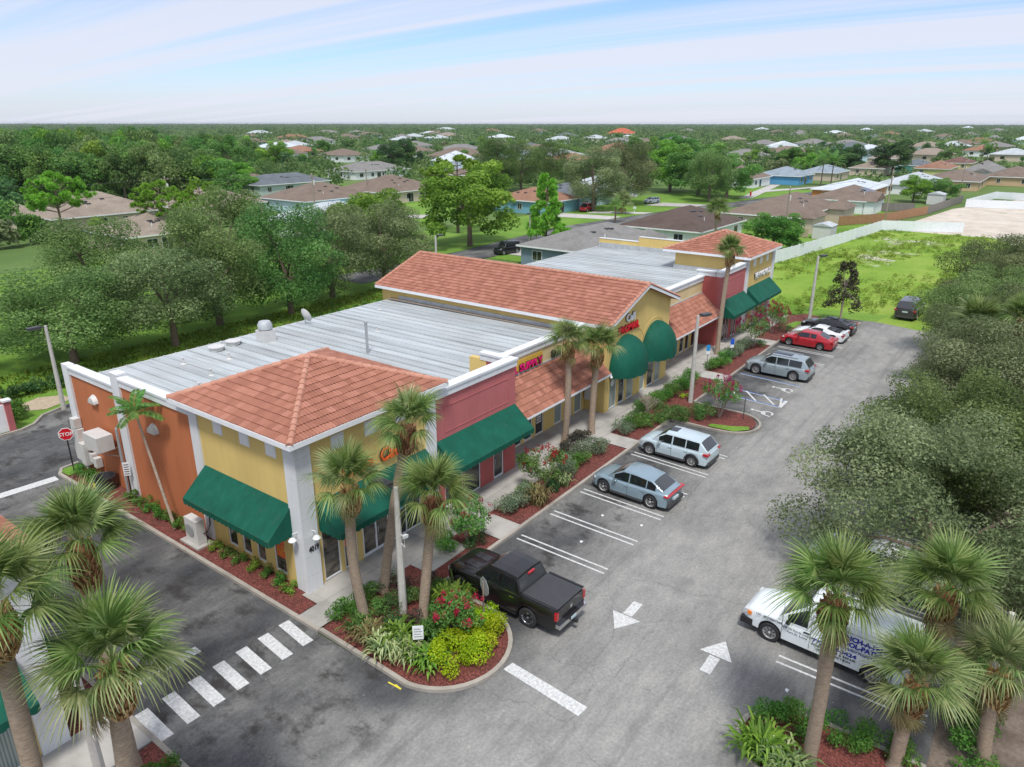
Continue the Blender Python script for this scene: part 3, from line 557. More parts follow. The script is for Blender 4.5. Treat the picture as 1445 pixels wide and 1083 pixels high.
def frame_side(kind, ya, yb, za, zb, x, pane='glass', bar=0.055):
    m = MB(); d0, d1 = x+0.03, x+0.10
    m.box(d0, d1, ya, ya+bar, za, zb).box(d0, d1, yb-bar, yb, za, zb).box(d0, d1, ya+bar, yb-bar, za, za+bar*1.6).box(d0, d1, ya+bar, yb-bar, zb-bar, zb)
    f = m.build(kind, M['frame'], plaza); MB().box(x+0.06, x+0.075, ya+bar*.5, yb-bar*.5, za+bar, zb-bar*.5).build('pane', M[pane], f); return f
def door_handle(f, x, y, z): MB().tube([(x, y-0.01, z-0.17), (x, y-0.05, z-0.15), (x, y-0.05, z+0.15), (x, y-0.01, z+0.17)], 0.014, 6).build('handle', M['chrome'], f)
ZS, ZH = 0.134, 2.62
t1 = [(16.5, 17.42, ZS, ZH), (17.64, 18.4, ZS, ZH), (18.72, 20.38, ZS, ZH), (20.6, 22.5, ZS, ZH)]
mirror = lambda L: [(2*BX-b, 2*BX-a, c, d) for a, b, c, d in L]
front_wall('yellow', X0+.3, 23.6, YF, 0, 6.95, t1); front_wall('yellow', 66.5, X1-.3, YF, 0, 6.95, [(67.2, 68.3, ZS, ZH), (69.3, 70.3, ZS, ZH), (70.45, 71.4, ZS, ZH), (71.7, 72.7, ZS, ZH), (73.0, 73.9, ZS, ZH)])
frame_front('window', *t1[0], YF, 'floorglass'); frame_front('window', *t1[1], YF, 'floorglass'); d = frame_front('glass_door', *t1[2], YF, 'floorglass', [19.55], bar=0.085); door_handle(d, 19.45, YF+.03, 1.2); door_handle(d, 19.65, YF+.03, 1.2); frame_front('window', *t1[3], YF, 'glass', [21.5])
for o in ((67.2, 68.3), (69.3, 70.3), (71.7, 72.7), (73.0, 73.9)): frame_front('window', *o, ZS, ZH, YF, 'blinds')
d = frame_front('glass_door', 70.45, 71.4, ZS, ZH, YF, 'glass', bar=0.08); door_handle(d, 71.2, YF+.03, 1.2)
MB().box(17.71, 18.33, YF+0.050, YF+0.058, 1.25, 2.5).build('poster', M['poster'], plaza)
pm = MB()
for i in range(60): x, z = random.uniform(17.76, 18.28), random.uniform(1.62, 2.42); pm.box(x-.03, x+.03, YF+0.044, YF+0.049, z-.02, z+.02)
pm.box(17.8, 18.25, YF+0.044, YF+0.049, 1.38, 1.47); pm.build('poster_print', M['whiteletter'], plaza)
for x in (18.9, 19.85): MB().box(x, x+0.26, YF+0.050, YF+0.057, 1.95, 2.3).build('door_sticker', M['poster'], plaza)
MB().box(20.7, 21.35, YF+0.050, YF+0.057, 1.5, 1.8).build('window_sticker', M['cyan'], plaza)
# side walls (drive side) and far end
sw = [(23.62, 24.42, .35, 2.55), (25.08, 25.72, .35, 2.55), (26.15, 26.8, .35, 2.55), (27.2, 27.9, .35, 2.55)]
side_wall('yellow', X0, 22.2, 29.05, 0, 6.95, sw)
for k, o in enumerate(sw): frame_side('window', *o, X0, 'floorglass' if k < 3 else 'glass')
MB().box(X0+0.050, X0+0.057, 23.7, 24.3, 1.1, 2.5).build('poster', M['poster'], plaza)
pm = MB()
for i in range(14): y, z = random.uniform(23.78, 24.22), random.uniform(1.2, 2.4); pm.box(X0+.044, X0+.049, y-.07, y+.07, z-.03, z+.03)
pm.build('poster_print', M['gold'], plaza)
wall('wall', 'orange', X0+.03, X0+.3, 29.7, 36.0, 0, 6.35); wall('wall', 'orange', X0+.03, X0+.3, 36.75, 41.65, 0, 5.85)
wall('wall', 'yellow', X1-.3, X1, 22.2, YB, 0, 5.6)
wall('wall', 'cream', X0+.3, X1-.3, YB-.25, YB-.01, 0, 5.1)
def pil(x0, x1, y0, y1, z1, groove=True, z0=0.0, parent=plaza):
    m = MB(); z = z0
    hs = [0.9]*20 if groove else [z1]
    for h in hs:
        if z >= z1-0.01: break
        t = min(z+h, z1); m.box(x0, x1, y0, y1, z+(0.012 if z > z0 else 0), t)
        if t < z1: m.box(x0+.015, x1-.015, y0+.015, y1-.015, t, t+0.012)
        z = t
    return m.build('pilaster', M['white'], parent)
pil(15.5, 16.27, 22.08, 22.82, 7.0); pil(15.54, 15.95, 29.05, 29.7, 7.0, False); pil(15.54, 15.95, 36.0, 36.75, 6.9, False); pil(15.54, 15.95, 41.65, 42.35, 6.35, False)
pil(23.0, 23.7, 22.1, 22.5, 6.95); pil(66.4, 67.1, 22.1, 22.5, 6.95); pil(73.9, 74.58, 22.1, 22.82, 7.0)
def coping(x0, x1, y0, y1, z0, z1): return MB().box(x0, x1, y0, y1, z0, z1-.12).box(x0-.05, x1+.05, y0-.05, y1+.05, z1-.12, z1).build('parapet_coping', M['white'], plaza)
coping(15.57, 16.0, 29.72, 35.98, 6.35, 6.8); coping(15.57, 16.0, 36.77, 41.63, 5.85, 6.3); coping(15.58, 15.98, 36.05, 36.7, 6.9, 7.0)
# far-end parapet seen across the roof
wall('parapet', 'yellow', 74.2, 74.46, 32.0, 37.2, 5.6, 6.75); wall('parapet', 'yellow', 74.2, 74.46, 37.2, YB, 5.6, 6.2); wall('flashing', 'flash', 74.12, 74.195, 29.3, YB, 5.25, 5.75) if 0 else MB().box(74.12, 74.195, 29.3, YB, 5.25, 5.75).build('flashing', M['flash'], plaza)
MB().box(74.16, 74.5, 32.0, 37.2, 6.75, 6.83).box(74.16, 74.5, 37.2, YB, 6.2, 6.28).build('parapet_coping', M['white'], plaza)
# red blocks
rb = [(24.3, 25.7, ZS, ZH), (25.78, 27.15, ZS, ZH), (28.3, 29.2, ZS, ZH)]
front_wall('pinkred', 23.7, 30.3, YF, 2.7, 6.3, []); front_wall('red', 23.7, 30.3, YF, 0, 2.7, rb)
for o in rb[:2]: frame_front('window', *o, YF, 'glass')
d = frame_front('glass_door', *rb[2], YF, 'glass', bar=0.08); door_handle(d, 28.45, YF+.03, 1.2)
wall('wall', 'red', 30.0, 30.3, YF+.3, 24.0, 0, 6.3)
rb2 = [(61.6, 62.6, ZS, ZH), (62.7, 63.3, ZS, ZH), (64.0, 64.6, ZS, ZH), (64.7, 65.2, ZS, ZH), (65.6, 66.1, ZS, ZH)]
front_wall('pinkred', 60.2, 66.4, YF, 2.7, 6.3, []); front_wall('red', 60.2, 66.4, YF, 0, 2.7, rb2); wall('wall', 'red', 60.2, 60.5, YF+.3, 24.0, 0, 6.3)
for o in rb2: frame_front('window', *o, YF, 'glass')
def panel_trim(x0, x1, z0, z1):
    m = MB(); w = .05
    m.box(x0, x1, YF-.02, YF-.001, z0, z0+w).box(x0, x1, YF-.02, YF-.001, z1-w, z1).box(x0, x0+w, YF-.02, YF-.001, z0+w, z1-w).box(x1-w, x1, YF-.02, YF-.001, z0+w, z1-w); m.build('wall_panel_trim', M['pinkred'], plaza)
panel_trim(24.4, 29.7, 4.35, 5.75); panel_trim(60.9, 65.8, 4.35, 5.75)
coping(23.62, 30.34, 22.1, 22.6, 6.3, 6.75); coping(29.95, 30.34, 22.66, 24.4, 6.3, 6.75); coping(60.16, 66.5, 22.1, 22.6, 6.3, 6.75); coping(60.16, 60.55, 22.66, 24.4, 6.3, 6.75)
wall('parapet', 'yellow', 29.98, 30.3, 24.0, 25.2, 5.2, 6.35)
# recessed bays with tiled lean-to roofs
def bay(x0, x1, wins):
    front_wall('yellow', x0, x1, YR, 0, 3.4, [w[:4] for w in wins]); wall('fascia_wall', 'cream', x0, x1, YR+.02, YR+.3, 3.4, 5.85)
    for w in wins:
        f = frame_front('glass_door' if w[5] else 'window', *w[:4], YR, w[4], bar=0.075 if w[5] else .055)
        if w[5]: door_handle(f, w[0]+.16, YR+.03, 1.2)
    coping(x0+.04, x1-.04, YR-.06, YR+.4, 5.85, 6.3)
    MB().box(x0+.02, x1-.02, YR-.04, YR+.015, 4.70, 4.86).build('flashing', M['flash'], plaza)
    base = MB().add([(x0, 21.8, 3.08), (x1, 21.8, 3.08), (x1, 23.74, 4.74), (x0, 23.74, 4.74), (x0, 21.8, 3.0), (x1, 21.8, 3.0), (x1, 23.74, 3.0), (x0, 23.74, 3.0)], [(0, 1, 2, 3), (7, 6, 5, 4), (0, 4, 5, 1), (1, 5, 6, 2), (3, 7, 4, 0)]).build('lean_to_roof', M['tile'], plaza, tone=[.5]*5)
    MB().box(x0, x1, 21.70, 21.795, 2.98, 3.10).build('gutter', M['whitepaint'], base)
    T = Tiler(); v = Vector((0, 1.94, 1.66)); U = x1-x0; T.slope((x0, 21.78, 3.08), (1, 0, 0), v, U, v.length, [(1, 0, U), (0, 1, v.length)]); T.bake(T.full); T.build(base)
w1 = [(31.0, 31.8, ZS, ZH, 'glass', 0), (32.3, 33.06, ZS, ZH, 'glass', 0), (33.37, 34.22, ZS, ZH, 'glass', 1), (34.57, 35.45, ZS, ZH, 'glass', 0), (36.75, 37.62, ZS, ZH, 'blinds', 0), (37.95, 38.85, ZS, ZH, 'glass', 1), (39.2, 40.1, ZS, ZH, 'blinds', 0)]
bay(30.3, 40.5, w1); bay(50.15, 60.2, [(2*BX+.3-b, 2*BX+.3-a, c, d, e, f) for a, b, c, d, e, f in w1])
pm = MB()
for i in range(9): z = 0.9+i*0.17; pm.box(34.75, 35.25, YR+.044, YR+.049, z, z+.11)
pm.build('window_poster', M['lightgrey'], plaza)
# gabled hall
GX0, GX1, GXC, ZE, ZP = 40.5, 50.15, 45.4, 6.42, 8.28
gw = [(41.2, 42.16, ZS, ZH), (42.48, 43.36, ZS, ZH), (43.68, 44.7, ZS, ZH), (45.75, 46.5, ZS, ZH), (46.92, 47.95, ZS, ZH), (48.12, 49.08, ZS, ZH)]
front_wall('yellow', GX0, GX1, YF, 0, 3.0, gw)
for k, o in enumerate(gw):
    f = frame_front('glass_door' if k in (1, 4) else 'window', *o, YF, 'glass' if k in (1, 4) else 'blinds', bar=.08 if k in (1, 4) else .055)
    if k in (1, 4): door_handle(f, o[1]-.17, YF+.03, 1.2)
MB().add([(GX0, YF, 3.0), (GX1, YF, 3.0), (GX1, YF, ZE), (GXC, YF, ZP-.12), (GX0, YF, ZE), (GX0, YF+.3, 3.0), (GX1, YF+.3, 3.0), (GX1, YF+.3, ZE), (GXC, YF+.3, ZP-.12), (GX0, YF+.3, ZE)],
         [(0, 1, 2, 3, 4), (9, 8, 7, 6, 5), (0, 5, 6, 1), (1, 6, 7, 2), (2, 7, 8, 3), (3, 8, 9, 4), (4, 9, 5, 0)]).build('gable_wall', M['yellow'], plaza)
wall('wall', 'yellow', GX0, GX0+.3, YF+.3, 43.2, 0, ZE); wall('wall', 'yellow', GX1-.3, GX1, YF+.3, 43.2, 0, ZE)
MB().box(GX0-.05, GX0-.001, 24.3, 41.3, 5.2, 5.72).build('flashing', M['flash'], plaza); MB().box(GX1+.001, GX1+.05, 24.3, 42, 5.2, 5.72).build('flashing', M['flash'], plaza)
MB().add([(GX0, 43.2, 0), (GX1, 43.2, 0), (GX1, 43.2, ZE), (GXC, 43.2, ZP-.12), (GX0, 43.2, ZE), (GX0, 42.9, 0), (GX1, 42.9, 0), (GX1, 42.9, ZE), (GXC, 42.9, ZP-.12), (GX0, 42.9, ZE)], [(4, 3, 2, 1, 0), (5, 6, 7, 8, 9)]).build('gable_wall', M['yellow'], plaza)
for xa in (44.1, 47.6):
    m = MB(); pts = arc(xa, 3.2, 2.2, 20, 160, 18)
    for i in range(18): (xa_, za_), (xb_, zb_) = pts[i], pts[i+1]; c = Vector(((xa_+xb_)/2, YF-.012, (za_+zb_)/2)); L = math.hypot(xb_-xa_, zb_-za_); m.cbox(c, (L, .02, .05), Matrix.Rotation(-math.atan2(zb_-za_, xb_-xa_), 3, 'Y'))
    m.build('arch_moulding', M['yellow'], plaza)
Y0g, Y1g = 21.72, 43.5; dx = GXC-40.05; sl = math.hypot(dx, ZP-6.36)
groof = MB().add([(40.05, Y0g, 6.36), (GXC, Y0g, ZP), (50.75, Y0g, 6.36), (40.05, Y1g, 6.36), (GXC, Y1g, ZP), (50.75, Y1g, 6.36), (40.05, Y0g, 6.2), (GXC, Y0g, ZP-.16), (50.75, Y0g, 6.2), (40.05, Y1g, 6.2), (GXC, Y1g, ZP-.16), (50.75, Y1g, 6.2)],
    [(0, 1, 4, 3), (1, 2, 5, 4), (6, 9, 10, 7), (7, 10, 11, 8), (3, 4, 10, 9), (4, 5, 11, 10)]).build('gable_roof', M['tile'], plaza, tone=[.5]*6)
MB().box(39.97, 40.045, Y0g, Y1g, 6.18, 6.40).build('gutter', M['whitepaint'], groof); MB().box(50.755, 50.83, Y0g, Y1g, 6.18, 6.40).build('gutter', M['whitepaint'], groof)
for s, xe in ((1, 40.05), (-1, 50.75)):
    for yy in (Y0g-.05, Y1g):
        MB().add([(xe, yy, 6.15), (GXC, yy, ZP-.21), (GXC, yy, ZP+.0), (xe, yy, 6.36), (xe, yy+.048, 6.15), (GXC, yy+.048, ZP-.21), (GXC, yy+.048, ZP+.0), (xe, yy+.048, 6.36)], [(0, 1, 2, 3), (7, 6, 5, 4), (0, 4, 5, 1), (2, 6, 7, 3)]).build('bargeboard', M['whitepaint'], groof)
T = Tiler(); T.slope((40.02, Y1g, 6.36), (0, -1, 0), (dx, 0, ZP-6.36), Y1g-Y0g, sl, [(1, 0, Y1g-Y0g+.02), (0, 1, sl)]); T.slope((50.78, Y0g, 6.36), (0, 1, 0), (-dx, 0, ZP-6.36), Y1g-Y0g, sl, [(1, 0, Y1g-Y0g), (0, 1, sl)]); T.bake(T.full); T.build(groof)
mb = MB(); cap_line((GXC, Y0g, ZP+.02), (GXC, Y1g, ZP+.02), groof, mb=mb); cap_line((40.05, Y0g+.02, 6.40), (GXC, Y0g+.02, ZP+.03), groof, r=.11, mb=mb); cap_line((50.75, Y0g+.02, 6.40), (GXC, Y0g+.02, ZP+.03), groof, r=.11, mb=mb); cap_line((40.05, Y1g-.02, 6.40), (GXC, Y1g-.02, ZP+.03), groof, r=.11, mb=mb)
o = mb.build('ridge_caps', M['captile'], groof, smooth=40, tone=[random.random() for _ in mb.f]); o['kind'] = 'stuff'
# hipped towers
def tower(xa, xb, ya, yb, ze, zp, individual):
    xc, yc = (xa+xb)/2, (ya+yb)/2
    C = [(xa, ya, ze), (xb, ya, ze), (xb, yb, ze), (xa, yb, ze), (xc, yc, zp)] + [(xa, ya, ze-.16), (xb, ya, ze-.16), (xb, yb, ze-.16), (xa, yb, ze-.16)]
    rf = MB().add(C, [(0, 1, 4), (1, 2, 4), (2, 3, 4), (3, 0, 4), (8, 7, 6, 5)]).build('hip_roof', M['tile'], plaza, tone=[.5]*5)
    MB().box(xa-.06, xb+.06, ya-.06, ya-.001, ze-.2, ze+.02).box(xa-.06, xb+.06, yb+.001, yb+.06, ze-.2, ze+.02).box(xa-.06, xa-.001, ya, yb, ze-.2, ze+.02).box(xb+.001, xb+.06, ya, yb, ze-.2, ze+.02).build('fascia', M['whitepaint'], rf)
    T = Tiler()
    for a, b in ((0, 1), (1, 2), (2, 3), (3, 0)):
        A, B, Pk = Vector(C[a]), Vector(C[b]), Vector(C[4]); u = (B-A).normalized(); U = (B-A).length; h = (Pk-A).dot(u); v = (Pk-A)-u*h; V = v.length
        T.slope(A, u, v, U, V, [(-1, h/V, 0), (1, (U-h)/V, U), (0, 1, V)])
    full = T.full
    if individual:
        cp = Vector((0, 0, CAMH)); full.sort(key=lambda t: ((t[0] @ Vector((t[1], t[2], 0)))-cp).length * (1 if ((cp-(t[0] @ Vector((t[1], t[2], 0)))).normalized().dot(t[0].to_3x3() @ Vector((0, 0, 1)))) > 0.25 else 5))
        me = None; off = chain(rf)
        for Mx, ou, ov in full[:300]:
            if me is None:
                m = MB(); tv, tf = tile_geo(); m.add(tv, tf); me = m.mesh('roof_tile', M['tile'], 50, tone=[0.0]*len(tf))
            ob = link('roof_tile', me, rf); ob.matrix_local = Matrix.Translation(-off) @ Mx @ Matrix.Translation((ou, ov+random.uniform(-.006, .006), random.uniform(-.003, .006)))
        full = full[300:]
    T.bake(full); T.build(rf)
    if individual:
        for k in range(4): cap_line(C[k], C[4], rf)
    else:
        mb = MB()
        for k in range(4): cap_line(C[k], C[4], rf, mb=mb)
        o = mb.build('ridge_caps', M['captile'], rf, smooth=40, tone=[random.random() for _ in mb.f]); o['kind'] = 'stuff'
tower(15.1, 24.15, 21.72, 30.35, 7.2, 8.85, True); tower(65.95, 75.0, 21.72, 30.35, 7.2, 8.85, False)
wall('wall', 'yellow', 66.5, 66.8, 22.5, 29.3, 5.2, 7.0); wall('wall', 'yellow', 66.8, X1-.3, 29.0, 29.3, 5.2, 7.0); wall('wall', 'yellow', 23.3, 23.6, 22.5, 29.05, 5.2, 7.0); wall('wall', 'yellow', 15.95, 23.6, 29.06, 29.3, 5.2, 7.0); wall('wall', 'yellow', X1-.3, X1, 22.2, 29.3, 5.6, 7.0)
MB().box(66.42, 66.495, 24.4, 29.4, 5.2, 5.75).box(66.5, 74.1, 29.32, 29.38, 5.2, 5.7).build('flashing', M['flash'], plaza)
for x in (17.75, 19.6, 21.45, 68.75, 70.55, 72.35): 
    f = MB().box(x-.34, x+.34, YF-.03, YF-.001, 6.0, 6.66).build('square_vent', M['frame'], plaza); MB().box(x-.27, x+.27, YF-.045, YF-.031, 6.07, 6.59).build('pane', M['whitepaint'], f)
for y in (27.5, 25.55, 23.75):
    f = MB().box(X0-.03, X0-.001, y-.34, y+.34, 6.0, 6.66).build('square_vent', M['frame'], plaza); MB().box(X0-.045, X0-.031, y-.27, y+.27, 6.07, 6.59).build('pane', M['whitepaint'], f)
# standing-seam roof sheets
def roof_field(x0, x1, w, y_front):
    n = int(round((x1-x0)/w)); w = (x1-x0)/n; cache = {}
    for i in range(n):
        x = x0+i*w; yf = y_front(x+w/2); key = round(yf, 2)
        if key not in cache:
            m = MB(); m.add([(0.012, yf-32, 5.34), (w, yf-32, 5.34), (w, YB+.25-32, 5.22), (0.012, YB+.25-32, 5.22), (0.012, yf-32, 5.30), (w, yf-32, 5.30), (w, YB+.25-32, 5.18), (0.012, YB+.25-32, 5.18)], [(0, 1, 2, 3), (4, 5, 1, 0), (7, 3, 2, 6), (0, 3, 7, 4)])
            for dxx, hh in ((0.0, .075), (w*.33, .018), (w*.66, .018)): m.add([(dxx-.02, yf-32, 5.34), (dxx-.012, yf-32, 5.34+hh), (dxx+.03, yf-32, 5.34+hh), (dxx+.045, yf-32, 5.34), (dxx-.02, YB+.25-32, 5.22), (dxx-.012, YB+.25-32, 5.22+hh), (dxx+.03, YB+.25-32, 5.22+hh), (dxx+.045, YB+.25-32, 5.22)], [(0, 1, 5, 4), (1, 2, 6, 5), (2, 3, 7, 6), (0, 3, 2, 1), (4, 5, 6, 7)])
            cache[key] = m.mesh('roof_panel', M['metalroof'])
        link('roof_panel', cache[key], plaza, (x-BX, 0, random.uniform(0, .008)))
roof_field(16.0, 40.45, 0.76, lambda x: 29.35 if x < 23.6 else (22.62 if x < 30.2 else 24.2)); roof_field(50.2, 74.1, 0.76, lambda x: 24.2 if x < 60.3 else (22.62 if x < 66.4 else 29.4))
MB().box(15.9, 40.5, YB+.26, YB+.36, 5.05, 5.22).box(50.2, 74.3, YB+.26, YB+.36, 5.05, 5.22).build('gutter', M['lightgrey'], plaza)
MB().box(40.2, 40.46, 24.3, 42.3, 5.36, 5.44).build('valley_gutter', M['wood'], plaza)
# awnings
def awning(a, b, top, out, zt, zb, axis, nm='awning', mat='canvas', drop=0.30, parent=plaza):
    """sloping canvas between a and b along the wall, with closed ends and a scalloped valance"""
    f = (lambda s, o, z: (s, YF-o, z)) if axis == 'x' else (lambda s, o, z: (X0-o, s, z))
    if callable(axis): f = axis
    m = MB(); n = max(3, int((b-a)/0.9)); vs = []; fs = []
    for i in range(n+1):
        s = a+(b-a)*i/n
        for j in range(5):
            t = j/4; sag = 0.02*math.sin(math.pi*t)*(1 if i % 2 else -0.2); vs.append(f(s, 0.02+(out-.02)*t, zt+(zb-zt)*t-sag))
    for i in range(n):
        for j in range(4): k = i*5+j; fs.append((k, k+1, k+6, k+5))
    m.add(vs, fs)
    for s in (a, b): m.add([f(s, .02, zt), f(s, out, zb), f(s, .02, zb)], [(0, 1, 2)])
    o = m.build(nm, M[mat], parent, smooth=20)
    v = MB()
    def val(p, q, L):
        k = max(2, int(L/0.28)); st = 5; vs = []; fs = []
        for i in range(k*st+1):
            t = i/(k*st); h = drop-0.07*(1-math.sin(math.pi*((i % st)/st))); s = tuple(p[c]+(q[c]-p[c])*t for c in range(3)); vs += [s, (s[0], s[1], s[2]-h)]
        for i in range(k*st): fs.append((2*i, 2*i+1, 2*i+3, 2*i+2))
        v.add(vs, fs)
    val(f(a, out+.005, zb), f(b, out+.005, zb), b-a)
    for s in (a, b): val(f(s, .02, zb), f(s, out, zb), out)
    v.build('valance', M[mat], o); return o
awning(16.42, 22.95, 0, 1.35, 4.05, 2.98, 'x'); awning(23.76, 30.24, 0, 1.35, 4.08, 2.95, 'x'); awning(22.75, 28.98, 0, 1.3, 4.08, 2.95, 'y'); awning(60.7, 66.4, 0, 1.35, 4.05, 2.95, 'x'); awning(67.2, 73.85, 0, 1.35, 4.15, 2.95, 'x')
def dome(cx, rx=2.05, ry=1.55, zb=2.85, rz=2.3):
    m = MB(); nt_, np_ = 40, 12; vs = []; fs = []
    for i in range(nt_+1):
        th = math.pi*i/nt_; w = 1+0.035*abs(math.sin(th*5))
        for j in range(np_+1):
            ph = (math.pi/2)*j/np_; c = math.cos(ph)*w; vs.append((cx-rx*math.cos(th)*c, YF-.02-ry*math.sin(th)*c, zb+rz*math.sin(ph)**0.9))
    for i in range(nt_):
        for j in range(np_): k = i*(np_+1)+j; fs.append((k, k+np_+1, k+np_+2, k+1))
    o = m.add(vs, fs).build('dome_awning', M['canvas'], plaza, smooth=25)
    v = MB(); vs = []; fs = []
    for i in range(nt_*2+1):
        th = math.pi*i/(nt_*2); w = 1+0.035*abs(math.sin(th*5)); h = 0.24+0.05*abs(math.sin(i*math.pi/8)); p = (cx-rx*math.cos(th)*w, YF-.02-ry*math.sin(th)*w); vs += [(*p, zb), (*p, zb-h)]
    for i in range(nt_*2): fs.append((2*i, 2*i+1, 2*i+3, 2*i+2))
    v.add(vs, fs).build('valance', M['canvas'], o, smooth=60)
dome(43.0); dome(47.7)
# lettering
def text_obj(ch, size, ext, shear=0.0, bold=0.0, xs=1.0):
    c = bpy.data.curves.new('lettering', 'FONT'); c.body = ch; c.size = size; c.extrude = ext; c.shear = shear; c.offset = bold; c.resolution_u = 3
    o = bpy.data.objects.new('lettering', c); me = bpy.data.meshes.new_from_object(o); bpy.data.objects.remove(o); bpy.data.curves.remove(c); return me
def text_width(t, size, shear=0.0):
    if not t.strip(): return 0.0
    me = text_obj(t, size, 0, shear); w = max((v.co.x for v in me.vertices), default=0); bpy.data.meshes.remove(me); return w
def sign(text, x0, z0, size, y, mat, parent, name='sign_letter', ext=0.05, shear=0.0, bold=0.0, width=None, back=None, whole=False, rot=Matrix.Rotation(rad(90), 4, 'X'), mat_loc=None):
    full = text_width(text, size, shear); kx = (width/full) if width else 1.0; out = []
    base = mat_loc or (Matrix.Translation((x0, y-ext, z0)))
    items = [(text, 0.0)] if whole else [(c, (text_width(text[:i]+c, size)-text_width(c, size)) if i else 0.0) for i, c in enumerate(text) if c != ' ']
    for ch, dx in items:
        for mt, e, b, dy in (([(back, ext*.5, bold+.022, ext*.75)] if back else []) + [(mat, ext, bold, 0)]):
            me = text_obj(ch, size, e, shear, b); me.transform(base @ Matrix.Translation((0, dy, 0)) @ rot @ Matrix.Translation((dx*kx, 0, 0)) @ Matrix.Diagonal((kx, 1, 1, 1)))
            if parent: me.transform(Matrix.Translation(-chain(parent))) if not mat_loc else None
            me.materials.clear(); me.materials.append(M[mt]); out.append(link(name if mt == mat else 'letter_backing', me, parent))
    return out
sign('Little', 17.75, 4.52, 0.86, YF-.06, 'orangeletter', plaza, back='blackletter', shear=.12, bold=.012, width=1.75); sign('Caesars', 19.95, 4.52, 0.86, YF-.06, 'orangeletter', plaza, back='blackletter', shear=.12, bold=.012, width=2.45)
MB().box(30.5, 35.2, YR-.03, YR+.018, 4.88, 5.64).build('sign_panel', M['gold'], plaza)
sign('NAIL SUPPLY', 30.95, 4.96, 0.60, YR-.06, 'magenta', plaza, back='blackletter', bold=.012, width=4.1); sign('Smoke Shop', 36.15, 4.97, 0.62, YR-.0, 'blackletter', plaza, bold=.015, width=3.9, ext=.07)
sign('Cell', 42.95, 6.05, 0.72, YF-.02, 'whiteletter', plaza, back='blackletter', bold=.02, width=1.25); sign('PROMAIL', 41.95, 5.32, 0.72, YF-.02, 'redletter', plaza, back='blackletter', bold=.015, width=3.0)
sign('TAE KWON DO', 68.9, 4.72, 0.82, YF-.02, 'whiteletter', plaza, back='blackletter', bold=.01, width=4.6)
sign('4019', 15.72, 2.02, 0.36, 22.08-.002, 'blackletter', plaza, ext=.012, bold=.006, width=0.5)
def decal(cx, cz, r, y, mat): MB().prism(arc(cx, cz, r, 0, 360, 14)[:-1], 0, 0.006).xf(Matrix.Translation((0, y, 0)) @ Matrix.Rotation(rad(90), 4, 'X')).build('door_decal', M[mat], plaza)
decal(41.68, 2.0, .26, YF+.055, 'whiteletter'); decal(44.2, 2.25, .2, YF+.055, 'whiteletter')
for i, t in enumerate(('OPEN', 'HOURS', '9-6', '10-4')): sign(t, 42.72, 2.05-i*.17, 0.15, YF+.058, 'whiteletter', plaza, name='door_lettering', ext=.002, whole=True)
# wall lamps of the corner pilaster and on the orange wall
def wall_lamp(x, y, z, dx, dy, r=.17):
    m = MB().tube([(x, y, z+.22), (x+dx*.22, y+dy*.22, z+.26), (x+dx*.26, y+dy*.26, z+.08)], .018, 6); l = m.build('wall_lamp', M['whitepaint'], plaza)
    MB().lathe([(0.03, .1), (r*.6, .06), (r, -.04), (r*.97, -.06), (.05, -.02)], 14, Matrix.Translation((x+dx*.26, y+dy*.26, z))).build('lamp_shade', M['whitepaint'], l, smooth=40); MB().lathe([(.06, -.03), (.07, -.12), (0, -.17)], 10, Matrix.Translation((x+dx*.26, y+dy*.26, z))).build('bulb_globe', M['lightgrey'], l, smooth=40)
wall_lamp(15.98, 22.08, 2.75, 0, -1); wall_lamp(15.5, 22.45, 2.75, -1, 0); wall_lamp(40.9, YF, 2.7, 0, -1, .1)
for y, z in ((39.3, 4.75), (33.3, 4.6)):
    m = MB()
    for k in range(8):
        a0, a1 = math.pi*k/8, math.pi*(k+1)/8
        m.add([(X0+.03, y+.42*math.cos(a0), z+.42*math.sin(a0)), (X0+.03, y+.42*math.cos(a1), z+.42*math.sin(a1)), (X0-.18, y+.34*math.cos(a1), z+.28*math.sin(a1)), (X0-.18, y+.34*math.cos(a0), z+.28*math.sin(a0))], [(0, 1, 2, 3)])
    m.box(X0-.18, X0+.03, y-.36, y+.36, z-.05, z+.01).add([(X0-.18, y+.34*math.cos(math.pi*k/8), z+.28*math.sin(math.pi*k/8)) for k in range(9)], [tuple(range(9))]); m.build('wall_light_hood', M['cream'] if 0 else M['lightgrey'], plaza)
# the opposite building (its corner only)
opp_b = thing('shop_building', 'corner of the neighbouring yellow shop building with white pilaster and green awning across the drive', 'building', (0, 26, 0))
MB().box(-9, 5.6, 22.2, 40, 0, 6.95).build('wall', M['yellow'], opp_b)
pil(5.2, 6.02, 22.08, 22.85, 7.0, True, 0, opp_b)
rf = MB().add([(-9, 21.72, 7.2), (6.4, 21.72, 7.2), (6.4, 30.35, 7.2), (-9, 30.35, 7.2), (2.0, 26.03, 8.85), (-9, 26.03, 8.85), (-9, 21.72, 7.04), (6.4, 21.72, 7.04), (6.4, 30.35, 7.04), (-9, 30.35, 7.04)], [(0, 1, 4, 5), (1, 2, 4), (2, 3, 5, 4), (9, 8, 7, 6)]).build('hip_roof', M['tile'], opp_b, tone=[.5]*4)
MB().box(-9, 6.46, 21.66, 21.719, 7.0, 7.22).box(6.401, 6.46, 21.72, 30.4, 7.0, 7.22).build('fascia', M['whitepaint'], rf)
